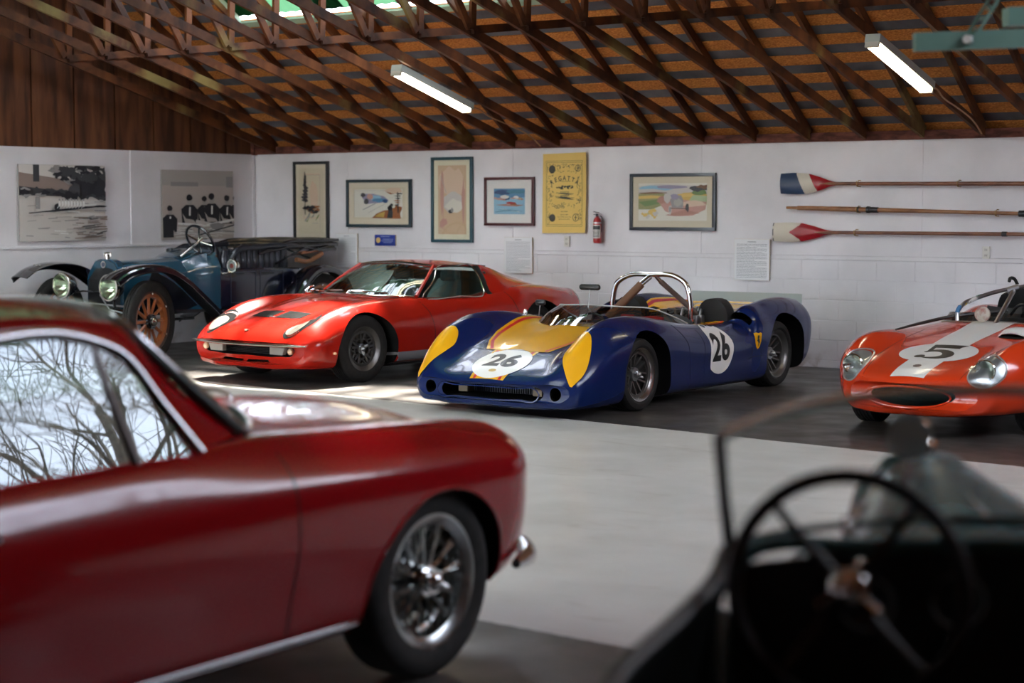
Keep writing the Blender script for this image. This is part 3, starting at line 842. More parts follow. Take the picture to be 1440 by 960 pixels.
# approaching vintage car landscape
A = [(rect(0,0,1,1),'paper'), ([(0,.62),(0,.92),(.3,.98),(.6,.95),(1,.92),(1,.62)],'pale'), (blob(.25,.86,.28,.07),'lblue'), (blob(.5,.9,.2,.05),'violet'), (blob(.18,.8,.2,.05),'pale'),
     ([(0,.3),(0,.72),(.3,.74),(.45,.70),(.4,.45),(.2,.3)],'olive'), ([(0,.66),(.2,.68),(.35,.66),(.3,.6),(0,.58)],'yellow'), ([(0,.5),(.25,.56),(.38,.6),(.3,.45),(.1,.38)],'green'), (blob(.2,.74,.2,.025),'brown'),
     ([(.6,.55),(.65,.74),(.85,.76),(1,.7),(1,.5)],'ochre'), (blob(.7,.68,.12,.05),'yellow'), ([(.75,.55),(.8,.68),(1,.66),(1,.42)],'lgreen'), (blob(.9,.76,.1,.08),'green'), (blob(.85,.85,.12,.07,j=.5),'dark'), (blob(.94,.9,.08,.06,j=.5),'brown'),
     ([(.3,.5),(.45,.6),(.7,.55),(1,.5),(.98,.3),(.8,.14),(.6,.12),(.4,.25)],'pink'), (blob(.8,.45,.18,.08),'peach'), (blob(.35,.55,.08,.1),'brick'), ([(.4,.15),(.55,.12),(.9,.2),(.7,.3)],'brick')]
A += [([(.5,.35),(.47,.55),(.53,.66),(.63,.68),(.66,.55),(.66,.34)],'grey'), (blob(.53,.63,.07,.07),'violet'), (blob(.43,.6,.05,.12),'pale'), (blob(.58,.48,.06,.1),'mid'), (blob(.47,.3,.025,.12),'pale'), (blob(.47,.3,.015,.08),'grey'), (blob(.72,.35,.025,.11),'dark'), (line(.48,.33,.72,.32,.02),'dark')]
for i in range(8): A.append((blob(rp.uniform(.02,.35), rp.uniform(.1,.3), .04, .06, j=.5), rp.choice(['paper','lgreen','paper','pale','yellow'])))
frame_pic('framed_picture', 'wide framed watercolour of a grey vintage car coming down a pink country road', -10.07, 1.38, -9.02, 1.99, A, (.014,.022,.032), .07, .035, matcol=(.62,.55,.40))

# yellow regatta poster, curling off the wall
r = thing('poster', 'yellow regatta poster curling away from the white wall, left of the fire extinguisher', 'poster', (-10.925, YB, 1.78))
PW, PH = .60, .885
def pos_y(x, z): return -.012-.030*max(0, (x/PW+.5))**2*(.6+.8*abs(z/PH)) - .006*sin(5*x)
bm = NB(); rows = []
for i in range(9):
    z = -PH/2+PH*i/8; rows.append([V((-PW/2+PW*j/6+.012*(z/PH), pos_y(-PW/2+PW*j/6, z), z+.01*(j/6))) for j in range(7)])
surf(bm, rows, 2, 3); thicken(bm, .0012)
post = obj('sheet', bm, mat('yellow paper', PAL['yposter'], .6, noise=(4,(.72,.49,.13),.2)), r, 60)
tr = bvh_of(post); FR = (V((1,0,0)), V((0,0,1)), V((0,1,0)), V((0,-1,0)))
P = []
for k, s in enumerate((.84, .80)):
    w_, h_ = PW*s/2, PH*(s-.02)/2*1.0
    for a, b in (((-w_,-h_),(w_,-h_)), ((w_,-h_),(w_,h_)), ((w_,h_),(-w_,h_)), ((-w_,h_),(-w_,-h_))): P += ribbon2([a, b], .003)
rq = random.Random(5)
def squig(x0, z0, x1, z1, n):
    for i in range(n):
        x, z = rq.uniform(x0, x1), rq.uniform(z0, z1); a = rq.uniform(0, 6.28); rr = rq.uniform(.008, .02)
        P.extend(ribbon2([(x+rr*cos(a+t)*(1-.2*t), z+rr*sin(a+t)*(1-.2*t)) for t in (0, .7, 1.4, 2.1, 2.8, 3.5)], .004))
squig(-.23, .23, .23, .32, 44); squig(-.23, -.12, -.16, .22, 34); squig(.17, -.12, .23, .22, 34); squig(-.16, -.16, .16, -.11, 34); squig(-.23, -.33, -.2, -.14, 10); squig(.2, -.33, .23, -.14, 10)
for x, z, q in ((-.17, .27, .045), (.19, .28, .035), (-.165, -.27, .042), (.16, -.265, .04)):
    P += [sm2(ellipse(x, z, q, q*1.02, 18), 1)] if q > .041 else ribbon2([(x+q*cos(t*.42), z+q*sin(t*.42)) for t in range(16)], .007) + ribbon2([(x-q*.6, z), (x+q*.6, z)], .006) + ribbon2([(x, z-q*.7), (x, z+q*.7)], .012)
word = 'REGATTA'
for i, chh in enumerate(word):
    a = (i-3)*-.17
    P += text_polys(chh, .072, .0015, .9, cx=.36*sin(-a), cy=.17-.36*(1-cos(a)), ang=a)
P += text_polys('COLLEGE', .02, 0, 1, cx=0, cy=.325) + text_polys('ROWING COURSE', .02, 0, 1, cx=.0, cy=.135)
for i in range(26): P += [blob(rq.uniform(-.12,.12), rq.uniform(.055,.085), .014, .008, 8, .5)]
P += [[(-.13,-.045),(0,-.06),(.14,-.07),(.03,-.035)], [(-.12,.0),(.0,-.008),(.13,-.012),(.02,.006)]] + ribbon2([(-.13,-.03),(.14,-.05)], .005) + ribbon2([(-.12,.01),(.13,0)], .004)
for i in range(7): P += [blob(-.05+.018*i, -.03+.002*i, .006, .014, 8, .2), blob(-.05+.018*i, .018, .004, .011, 8, .2)]
for z in (-.20, -.235, -.26, -.285): P += text_polys(['NOVEMBER','SPRING  MEET','ALL CREWS WELCOME','BOATHOUSE ROW'][[-.20,-.235,-.26,-.285].index(z)], .018, 0, 1, cx=0, cy=z)
decal('print', P, FR, tr, mat('poster ink', (.06,.06,.045), .7), r, step=.06, off=.0012)

# two mounted black-and-white photographs on the left wall (built facing -y, then turned to face +x)
def photo(label, y0, y1, z0, z1, art):
    W, H = y1-y0, z1-z0
    r = thing('photograph', label, 'picture', (XL, (y0+y1)/2, (z0+z1)/2), pi/2)
    bm = NB(); box(bm, (0, -.008, 0), (W, .016, H), bev=.001); obj('board', bm, mat('print board', (.32,.30,.28), .6), r, 30)
    bm, ms = art_mesh([(clip(p), c) for p, c in art], W-.006, H-.006, None); obj('photo_print', bm, ms, r, 0, loc=(0, -.0165, 0), recalc=False)
def art_mesh2(*a): pass
A = [(rect(0,0,1,1),'pale'), ([(0,.6),(0,.9),(.3,.85),(.7,.78),(1,.7),(1,.6)],'sepia'), ([(0,.72),(.5,.7),(1,.8),(1,.6),(0,.6)],'sepia'), ([(0,.6),(1,.58),(1,.66),(.5,.66),(0,.72)],'dark'), (rect(.16,.78,.23,1),'dark')]
for i in range(46): A.append((blob(rp.uniform(.38,1), rp.uniform(.78,1), .05, .035, j=.6), rp.choice(['dark','ink','grey','dark'])))
for i in range(30): A.append((blob(rp.uniform(.55,1), rp.uniform(.6,.85), .08, .07, j=.5), rp.choice(['ink','dark','ink'])))
for i in range(14): A.append((blob(rp.uniform(0,.5), rp.uniform(.6,.68), .05, .03, j=.5), rp.choice(['ink','dark','grey'])))
A += [(rect(.17,.42,.22,.58),'grey')]
for i in range(46): x = rp.uniform(0,.95); z = rp.uniform(.02,.56); A.append((line(x, z, x+rp.uniform(.05,.2), z+rp.uniform(-.01,.015), .012), rp.choice(['mid','mid','grey','white','pale'])))
for i in range(44): x = rp.uniform(.58,.92); z = rp.uniform(.03,.32); A.append((line(x, z, min(1,x+rp.uniform(.06,.2)), z+rp.uniform(-.01,.02), .014), rp.choice(['sepia','dark','grey','sepia'])))
A += [([(.1,.375),(.36,.41),(.7,.455),(1,.46),(.7,.425),(.38,.385)],'ink'), (line(.08,.37,.38,.40,.012),'ink'), (blob(.4,.44,.04,.05),'ink'), (blob(.92,.455,.08,.014),'ink')]
for i in range(9): A += [(blob(.43+.035*i, .49, .013, .04, j=.2),'white'), (blob(.43+.035*i, .545, .009, .013),'grey'), (line(.44+.035*i,.49,.40+.035*i,.43,.008),'white')]
photo('black-and-white photograph of a racing shell on a tree-lined river, leftmost on the left wall', 12.84, 14.075, 1.25, 2.10, A)
A = [(rect(0,0,1,1),'skin'), (rect(0,.8,1,1),'mid'), (rect(0,.78,.95,.86),'mid'), (rect(.12,.77,.5,.83),'grey'), (rect(.9,.76,1,.92),'grey')]
for i in range(30): A.append((line(rp.uniform(0,.5), rp.uniform(.02,.2), rp.uniform(.5,1), rp.uniform(.02,.2), .008), rp.choice(['pale','mid','white'])))
for (x, z, s) in ((.1,.36,.9), (.37,.50,1.05), (.58,.50,.9), (.68,.52,1.05), (.90,.50,1.0), (1.03,.50,1)):
    A += [([(x-.10*s,z-.28*s),(x-.11*s,z-.06*s),(x-.05*s,z),(x+.05*s,z),(x+.11*s,z-.07*s),(x+.10*s,z-.28*s)],'ink'), (blob(x,z+.055*s,.036*s,.06*s,j=.05),'mid'), (blob(x-.004,z+.10*s,.04*s,.045*s,j=.1),'ink'), (line(x,z-.15*s,x+.004,z-.03*s,.022*s),'white'),
          ([(x-.10*s,z-.12),(x-.06*s,z-.27),(x+.08*s,z-.27),(x+.05*s,z-.22),(x-.05*s,z-.2)],'skin')]
A += [(line(.2,.23,.6,.2,.03),'white'), (line(.45,.26,1,.14,.05),'pale'), (line(.6,.2,1,.28,.035),'white'), (line(.3,.15,1,.10,.02),'grey'), (blob(.5,.14,.09,.05),'skin'), (blob(.75,.19,.1,.05),'grey'), (rect(0,.03,.14,.30),'ink'), (line(.5,.06,1,.20,.02),'dark')]
photo('black-and-white photograph of seated oarsmen in caps, beside the corner on the left wall', 14.96, 16.17, 1.24, 2.075, A)

# typed information sheets on foam board
M_PAPER = mat('white paper', (.74,.74,.75), .55); M_BOARD = mat('foam board edge', (.60,.48,.33), .6); M_INK = mat('grey print', (.13,.13,.16), .7)
def sheet(label, x0, z0, x1, z1, nl, seed, title=.12):
    W, H = x1-x0, z1-z0; r = thing('information_sheet', label, 'notice', ((x0+x1)/2, YB-.004, (z0+z1)/2))
    bm = NB(); box(bm, (0, -.018, 0), (W, .012, H), bev=.001); obj('backing_board', bm, M_BOARD, r, 0)
    bm = NB(); box(bm, (0, -.0248, 0), (W-.004, .0008, H-.004)); obj('paper', bm, M_PAPER, r, 0)
    bm = NB(); box(bm, (0, -.007, H*.25), (W*.3, .010, .03)); obj('hanging_tab', bm, M_BOARD, r, 0)
    g = random.Random(seed); bm = NB()
    def ln(xa, xb, z, t=.0035): box(bm, ((xa+xb)/2, -.0254, z), (xb-xa, .0005, t))
    ln(-W*title, W*title, H/2-.03, .006)
    top = H/2-.055; bot = -H/2+.03
    for i in range(nl):
        z = top-(top-bot)*i/(nl-1); last = g.random() < .14
        x = -W/2+.03
        end = W/2-.03 if not last else g.uniform(-W*.1, W*.3)
        while x < end:
            l = g.uniform(.012, .045); ln(x, min(x+l, end), z, .004); x += l+.005
    obj('typed_text', bm, M_INK, r, 0)
sheet('typed white sheet on the wall behind the vintage car fender, leftmost of the typed sheets', -14.26, .90, -13.92, 1.31, 17, 3)
sheet('typed white information sheet on foam board, above the tail of the red coupe', -11.74, .88, -11.35, 1.29, 20, 4)
sheet('typed white information sheet on foam board, below and right of the country road picture', -8.79, .87, -8.38, 1.30, 22, 5)
# small blue card
r = thing('blue_card', 'small blue card with a gold disc on the wall above the red coupe roof', 'sign', (-13.495, YB-.012, 1.235))
bm = NB(); box(bm, (0, -.005, 0), (.31, .010, .13), bev=.001); obj('card', bm, mat('royal blue card', (.012,.035,.26), .35), r, 30)
bm = NB(); box(bm, (.152, .006, 0), (.006, .024, .125)); obj('side_edge', bm, M_BOARD, r, 0)
bm = NB(); cyl(bm, (-.10, -.0102, 0), (-.10, -.0115, 0), .034, 24); obj('gold_disc', bm, mat('gold print', (.65,.42,.14), .4), r, 30)
bm = NB()
for z, a, b in ((.045,-.06,.07), (.012,-.03,.12), (-.008,-.05,.12), (-.028,-.02,.10)):
    x = a
    while x < b: box(bm, (x+.006, -.0106, z), (.011, .0008, .006)); x += .016
obj('lettering', bm, mat('pale blue print', (.5,.55,.75), .5), r, 0)
# fire extinguisher
r = thing('fire_extinguisher', 'small red fire extinguisher hanging on the white wall beside the yellow poster', 'fire extinguisher', (-10.455, YB-.075, 1.235))
MR = mat('extinguisher red', (.42,.012,.012), .3, coat=.5)
bm = NB(); lathe(bm, [(.001,0),(.035,0),(.044,.012),(.045,.03),(.045,.235),(.040,.262),(.026,.28),(.018,.284),(.018,.30),(.001,.30)], 36, 'Z'); obj('cylinder', bm, MR, r, 40)
bm = NB(); lathe(bm, [(.0455,.055),(.0462,.057),(.0462,.20),(.0455,.202)], 36, 'Z', a0=pi*1.05, a1=pi*1.95); obj('paper_label', bm, mat('label cream', (.62,.60,.55), .5), r, 40)
bm = NB(); lathe(bm, [(.0464,.15),(.0468,.151),(.0468,.19),(.0464,.191)], 36, 'Z', a0=pi*1.1, a1=pi*1.9)
for z in (.13,.115,.10,.085,.07): lathe(bm, [(.0464,z),(.0467,z+.001),(.0467,z+.006),(.0464,z+.007)], 20, 'Z', a0=pi*1.2, a1=pi*1.8)
obj('label_print', bm, mat('label black', (.03,.03,.03), .5), r, 40)
bm = NB(); cyl(bm, (0,0,.295), (0,0,.325), .02, 16); bar(bm, (0,.03,.335), (0,-.07,.345), .018, .008); bar(bm, (0,.02,.318), (0,-.065,.315), .016, .006); obj('valve_lever', bm, mat('black plastic', (.02,.02,.02), .4), r, 40)
bm = NB(); cyl(bm, (.02,0,.31), (.04,0,.31), .016, 20); obj('gauge', bm, mat('zinc', (.6,.6,.6), .35, metal=1), r)
bm = NB(); lathe(bm, [(.046,.215),(.049,.216),(.049,.23),(.046,.231)], 30, 'Z'); box(bm, (0,.056,.223), (.03,.03,.05)); obj('wall_bracket', bm, mat('zinc', (.6,.6,.6), .35, metal=1), r)
bm = NB(); tube(bm, [(.02,0,.305),(.055,.0,.29),(.06,0,.22),(.052,0,.12)], .006, 8, smooth=4); obj('hose', bm, mat('black plastic', (.02,.02,.02), .4), r)
# outlets
def outlet(label, x, z):
    r = thing('wall_outlet', label, 'outlet', (x, YB, z))
    bm = NB(); box(bm, (0, -.008, 0), (.072, .016, .118), bev=.003); obj('cover_plate', bm, mat('ivory plastic', (.62,.60,.54), .4), r, 30)
    bm = NB()
    for s in (-1, 1): box(bm, (0, -.0168, s*.027), (.034, .003, .028), bev=.003)
    obj('socket', bm, mat('ivory plastic face', (.52,.50,.45), .4), r, 30)
    bm = NB()
    for s in (-1, 1):
        for t in (-1, 1): box(bm, (t*.007, -.0185, s*.027), (.0025, .001, .010))
    obj('slots', bm, M_DARK, r, 0)
outlet('small ivory wall outlet below the lower oar at the right', -6.085, 1.195)
outlet('small ivory wall outlet just under the yellow poster', -10.895, 1.25)

# oars
M_OAR = m_wood('varnished oar wood', (.13,.040,.018), (.26,.095,.040), (2,8,8), .35, spec=.5)
M_OAR2 = m_wood('light oar wood', (.22,.085,.028), (.36,.16,.06), (2,8,8), .35, spec=.5)
def oar(label, x0, z0, z1, shaft_r, blade, L=3.7, hooks=(), sleeve=None, mw=None):
    r = thing('rowing_oar', label, 'oar', (x0, YB-.07, z0)); mw = mw or M_OAR
    sl_ = (z1-z0)/2.6
    ax = lambda s: V((s, 0, sl_*s))
    if blade:
        bl, bh, cols = blade
        ol = [(0, -bh*.5), (bl*.28, -bh*.54), (bl*.55, -bh*.50), (bl*.8, -bh*.32), (bl*1.0, -bh*.13), (bl*1.12, -.016), (bl*1.12, .016), (bl*1.0, bh*.13), (bl*.8, bh*.32), (bl*.55, bh*.50), (bl*.28, bh*.54), (0, bh*.5)]
        bm = NB(); rows = []
        for i in range(15):
            s = bl*1.12*i/14
            h = None
            for a, b in zip(ol[6:], ol[7:]+[ol[11]]):
                if b[0] <= s <= a[0] and a[0] > b[0]: t = (s-b[0])/(a[0]-b[0]); h = b[1]*(1-t)+a[1]*t
            if h is None: h = bh*.5
            rows.append([V((s, .022*(t*t)-.012+(.012*(1-s/bl) if s < bl else 0), h*t)) + V((0,0,sl_*s)) for t in (-1, -.6, -.2, 0, .2, .6, 1)])
        surf(bm, rows, 9, 5); thicken(bm, .007)
        ml = [cols[0]] + [cols[k] for k in range(1, len(cols), 2)]
        def inside(P, x, y):
            c_ = False
            for (x1, y1), (x2, y2) in zip(P, P[1:]+P[:1]):
                if (y1 > y) != (y2 > y) and x < (x2-x1)*(y-y1)/(y2-y1)+x1: c_ = not c_
            return c_
        for f in bm.faces:
            q = f.calc_center_median()
            for k in range(1, len(cols), 2):
                if any(inside(P, q.x, q.z) for P in cols[k+1]): f.material_index = (k+1)//2
        b = obj('blade', bm, ml, r, 50)
        s0 = bl*.8
        bm = NB(); tube(bm, [ax(s0)+V((0,-.012,0)), ax(bl*1.0)+V((0,-.006,0)), ax(bl*1.15), ax(L*.6), ax(L)], [.004,.013,.017,shaft_r,shaft_r], 12, mi=0)
    else:
        bm = NB(); tube(bm, [ax(0), ax(.12), ax(.125), ax(.6), ax(1.8), ax(L)], [.014,.016,shaft_r,shaft_r*1.1,shaft_r*.8,shaft_r*.75], 12)
    obj('shaft', bm, mw, r, 40)
    if sleeve:
        bm = NB()
        for s, rr_, ll in sleeve: cyl(bm, ax(s), ax(s+ll), rr_, 16)
        obj('collar', bm, mat('black leather', (.015,.014,.016), .5), r, 40)
    bm = NB()
    for s in hooks:
        p = ax(s); tube(bm, [p+V((0,.065,.03)), p+V((0,.01,.03)), p+V((0,-.01,-.027)), p+V((0,-.03,-.02)), p+V((0,-.033,.025))], .005, 6, smooth=3)
        tube(bm, [p+V((0,.065,-.03)), p+V((0,.0,-.028))], .005, 6)
    if hooks: obj('wall_hook', bm, mat('brass hook', (.35,.22,.08), .4, metal=1), r)
MRED = mat('oar red', (.34,.012,.02), .25, coat=.6); MWH = mat('oar cream', (.62,.56,.46), .4); MNV = mat('oar navy', (.012,.035,.09), .35, coat=.4)
oar('oar with navy, cream and red blade, topmost of the three on the wall', -8.25, 1.87, 1.85, .021,
    (.56, .205, (MRED, MWH, [[(.16,.13),(.30,.13),(.44,-.13),(.28,-.13)]], MNV, [[(.0,-.13),(.285,-.13),(.165,.13),(0,.13)]])), hooks=(.86, 1.9))
oar('bladeless wooden oar shaft with dark collars, middle of the three oars', -8.17, 1.625, 1.565, .023, None, hooks=(.78, 2.2), sleeve=((.78,.026,.02),(.88,.034,.03),(.90,.028,.10),(2.42,.03,.06)), L=3.3, mw=M_OAR2)
oar('oar with red and cream pointed blade, lowest of the three', -8.33, 1.375, 1.375, .019,
    (.60, .185, (MRED, MWH, [[(0,-.12),(0,.12),(.34,.12),(.30,.07),(.22,.02),(.19,0),(.22,-.02),(.30,-.07),(.34,-.12)]], mat('oar black', (.015,.015,.015), .5), [[(0,-.10),(0,-.06),(.012,-.06),(.012,-.10)], [(0,-.03),(0,.03),(.012,.03),(.012,-.03)], [(0,.06),(0,.10),(.012,.10),(.012,.06)]])), hooks=(.92,), sleeve=((2.42,.024,.05),))

# ================================================================ outdoors beyond the open sides
bm = NB(); box(bm, (0, 5, -.26), (120, 120, .1)); struct('ground', bm, mat('gravel ground', (.26,.24,.21), .9, noise=(3,(.36,.33,.29),.2)))
M_BARK = mat('grey bark', (.09,.075,.062), .9, noise=(12,(.20,.175,.15),.2))
def tree(label, x, y, h, seed, lean=0.0, r0=.22):
    g = random.Random(seed); bm = NB()
    def grow(p, d, L, r, lv):
        n = 5; P = [p]; q = p.copy(); dd = d.copy()
        for i in range(n):
            dd = (dd + V((g.uniform(-.22,.22), g.uniform(-.22,.22), g.uniform(-.08,.22)))).normalized(); q = q+dd*L/n; P.append(q.copy())
        rr = [r*(1-.55*i/n) for i in range(n+1)]
        tube(bm, P, rr, 7 if lv < 2 else 4 if lv < 4 else 3, caps=False)
        if lv >= 5: return
        k = (5, 5, 5, 4, 3)[lv]
        for i in range(k):
            t = g.uniform(.3, 1.0); j = min(int(t*n), n-1); s = P[j].lerp(P[j+1], t*n-j)
            a = g.uniform(0, 2*pi); tilt = g.uniform(.45, 1.05)
            o = dd.orthogonal().normalized(); o2 = dd.cross(o)
            nd = (dd*cos(tilt)+(o*cos(a)+o2*sin(a))*sin(tilt)).normalized()
            grow(s, nd, L*g.uniform(.55,.8), max(r*(1-.55*t)*g.uniform(.42,.62), .006), lv+1)
    grow(V((0,0,0)), V((lean, 0, 1)).normalized(), h*.42, r0, 0)
    tagobj('bare_tree', bm, M_BARK, label, 'tree', 'bare trees outside', 0, (x, y, -.21))
tree('bare winter tree with grey bark outside the open end', 6.5, 13.0, 11, 21, -.15, .28)
tree('bare winter tree with grey bark outside the open end', 11.5, 23.0, 13, 5, 0, .26)
tree('bare winter tree with grey bark outside the open end', 9.0, 7.5, 11, 9, -.1, .22)
# ================================================================ blue and yellow open racing car
M_TYRE = mat('black tyre rubber', (.010,.0095,.009), .75, noise=(20,(.022,.020,.018),.2), spec=.3)
M_CHROME = mat('chrome', (.75,.75,.75), .08, metal=1)
M_STEEL = mat('brushed steel', (.45,.45,.46), .35, metal=1)
M_MAG = mat('grey magnesium', (.16,.15,.14), .42, metal=.7)
M_BLK = mat('satin black', (.012,.012,.012), .45)
M_GAP = mat('panel gap', (.008,.008,.008), .8, spec=.1)
M_NAVY = mat('navy car paint', (.003,.012,.072), .22, coat=.25, spec=.3)
M_YEL = mat('yellow car paint', (.78,.38,.008), .25, coat=.5)
M_REDL = mat('red pinstripe', (.50,.012,.010), .4, coat=.1, spec=.2)
M_ROUND = mat('white roundel', (.78,.76,.72), .4, coat=.15)
M_NUM = mat('black numeral', (.008,.008,.008), .4, coat=.1, spec=.3)
lola = thing('race_car', 'blue and yellow open race car numbered 26 with chrome roll hoop', 'car', (-8.1, 13.41, 0), -pi/2)
rows = [
 R3(2.245, [(0,.13),(.50,.13),(.68,.15),(.725,.19),(.71,.245),(.60,.275),(.45,.270),(.25,.268),(0,.268)], .10),
 R3(2.22, [(0,.095),(.52,.095),(.73,.12),(.77,.19),(.755,.275),(.62,.315),(.45,.300),(.25,.295),(0,.295)], .11),
 R3(2.12, [(0,.075),(.56,.075),(.77,.11),(.81,.21),(.80,.33),(.66,.42),(.47,.36),(.28,.355),(0,.36)], .10),
 R3(1.98, [(0,.070),(.60,.070),(.80,.11),(.845,.25),(.83,.42),(.67,.555),(.46,.43),(.28,.415),(0,.42)], .07),
 R3(1.80, [(0,.070),(.62,.070),(.82,.11),(.865,.30),(.845,.52),(.665,.665),(.44,.50),(.28,.485),(0,.49)], .03),
 R3(1.58, [(0,.075),(.64,.075),(.83,.11),(.875,.34),(.855,.58),(.655,.735),(.44,.565),(.28,.545),(0,.555)]),
 R3(1.32, [(0,.080),(.66,.080),(.83,.12),(.875,.36),(.86,.60),(.650,.757),(.44,.615),(.28,.60),(0,.615)]),
 R3(1.05, [(0,.085),(.66,.085),(.83,.12),(.870,.36),(.86,.60),(.645,.748),(.46,.655),(.28,.64),(0,.655)]),
 R3(0.75, [(0,.085),(.67,.085),(.83,.12),(.865,.34),(.86,.56),(.655,.712),(.50,.665),(.28,.655),(0,.66)]),
 R3(0.35, [(0,.085),(.67,.085),(.82,.12),(.860,.32),(.855,.50),(.68,.650),(.54,.640),(.30,.65),(0,.655)]),
 R3(-0.1, [(0,.085),(.67,.085),(.82,.12),(.855,.32),(.850,.48),(.69,.612),(.56,.612),(.30,.64),(0,.65)]),
 R3(-0.50,[(0,.085),(.67,.085),(.83,.12),(.860,.32),(.855,.48),(.70,.600),(.56,.600),(.30,.63),(0,.64)]),
 R3(-0.60,[(0,.085),(.67,.085),(.835,.12),(.865,.33),(.862,.50),(.71,.615),(.56,.605),(.30,.63),(0,.64)]),
 R3(-0.67,[(0,.085),(.67,.085),(.84,.12),(.875,.35),(.872,.585),(.70,.715),(.54,.625),(.30,.63),(0,.64)]),
 R3(-0.95,[(0,.085),(.67,.085),(.85,.13),(.890,.36),(.880,.60),(.69,.775),(.53,.655),(.30,.64),(0,.64)]),
 R3(-1.30,[(0,.10),(.67,.10),(.85,.14),(.895,.38),(.885,.63),(.68,.805),(.50,.68),(.30,.66),(0,.655)]),
 R3(-1.65,[(0,.14),(.65,.14),(.84,.18),(.890,.40),(.880,.62),(.67,.790),(.50,.69),(.30,.68),(0,.68)], -.05),
 R3(-1.92,[(0,.22),(.63,.22),(.81,.26),(.865,.42),(.855,.61),(.66,.755),(.50,.70),(.30,.70),(0,.70)], -.16),
 R3(-2.06,[(0,.32),(.60,.32),(.76,.35),(.82,.46),(.81,.60),(.65,.715),(.50,.705),(.30,.705),(0,.705)], -.24),
 R3(-2.09,[(0,.38),(.56,.38),(.71,.40),(.76,.48),(.75,.58),(.62,.68),(.48,.68),(.30,.68),(0,.68)], -.24),
]
bm = NB(); body(bm, rows, 6, 6)
lb = obj('body', bm, M_NAVY, lola)
def arch_cut(xc, zc, r, y0, y1):
    def f(bm):
        for s in (1, -1): cyl(bm, (xc, s*y0, zc), (xc, s*y1, zc), r, 56)
    return f
cut = [cutter(arch_cut(1.205, .285, .365, .52, 1.1), M_DARK), cutter(arch_cut(-1.205, .30, .375, .48, 1.1), M_DARK)]
# wheel-well bottoms stay open to the floor
def f_open(bm):
    for s in (1, -1):
        for x, r in ((1.205, .365), (-1.205, .375)): box(bm, (x, s*.81, .10), (2*r, .58, .36))
cut.append(cutter(f_open, M_DARK))
def f_mouth(bm):
    prism(bm, [(y, z) for y, z in sm2([(-.49,.195),(-.47,.228),(-.3,.236),(.3,.236),(.47,.228),(.49,.195),(.47,.155),(.3,.145),(-.3,.145),(-.47,.155)], 3)], 'X', 1.75, 2.6)
cut.append(cutter(f_mouth, M_DARK))
def f_holes(bm):
    for s in (1, -1): cyl(bm, (1.9, s*.60, .20), (2.5, s*.60, .20), .052, 32)
cut.append(cutter(f_holes, M_DARK))
def f_cock(bm):
    prism(bm, sm2([(.74,.32),(.80,0),(.74,-.32),(.48,-.50),(-.15,-.50),(-.42,-.45),(-1.10,-.40),(-1.16,0),(-1.10,.40),(-.42,.45),(-.15,.50),(.48,.50)], 4), 'Z', .22, 1.2)
cut.append(cutter(f_cock, M_BLK))
def f_scoop(bm):
    for s in (1, -1): prism(bm, sm2([(s*.55,.615),(s*.68,.622),(s*.81,.585),(s*.825,.615),(s*.78,.67),(s*.68,.700),(s*.58,.665)], 3), 'X', -1.05, -.625)
cut.append(cutter(f_scoop, M_DARK))
boolean(lb, cut)
T = bvh_of(lb)
# yellow deck panel and centre stripe
st = [[(2.26,-.155),(2.26,.155),(1.80,.215),(1.80,-.215)]]
decal('yellow_stripe', st, 'top', T, M_YEL, lola, .03, .0015)
dk1 = [sm2([(1.80,.44),(1.80,.22),(1.80,0),(1.80,-.22),(1.80,-.44),(1.55,-.47),(1.2,-.50),(.9,-.545),(.60,-.56),(.30,-.60)],4,False)]
deck = [(1.80,-.30),(1.80,.30),(1.62,.40),(1.45,.455),(1.2,.50),(.9,.56),(.6,.60),(.35,.615),(.0,.60),(-.2,.585),(-.5,.575),(-.62,.56),(-.80,.54),(-.95,.545),(-1.3,.60),(-1.65,.60),(-1.95,.58),(-2.07,.56)]
deck = deck + [(x, -y) for x, y in deck[2:][::-1]]
decal('yellow_deck', [deck], 'top', T, M_YEL, lola, .03, .0015)
red = []
for s in (1, -1):
    red += ribbon2([(2.255, s*.118), (2.1, s*.123), (1.81, s*.172)], .026)
    red += ribbon2([(x, s*y) for x, y in ((1.78,.26),(1.62,.365),(1.45,.42),(1.2,.465),(.9,.525),(.6,.568),(.35,.585),(0,.575),(-.2,.56),(-.5,.55),(-.8,.515),(-.95,.52),(-1.3,.57),(-1.65,.57),(-1.95,.55))], .026)
decal('red_pinstripe', red, 'top', T, M_REDL, lola, .03, .0026)
# roundels and numbers
cxr = 2.0
decal('roundel', [ellipse(cxr, 0, .215, .250, 40)], 'top', T, M_ROUND, lola, .025, .0035, label='white oval on the nose')

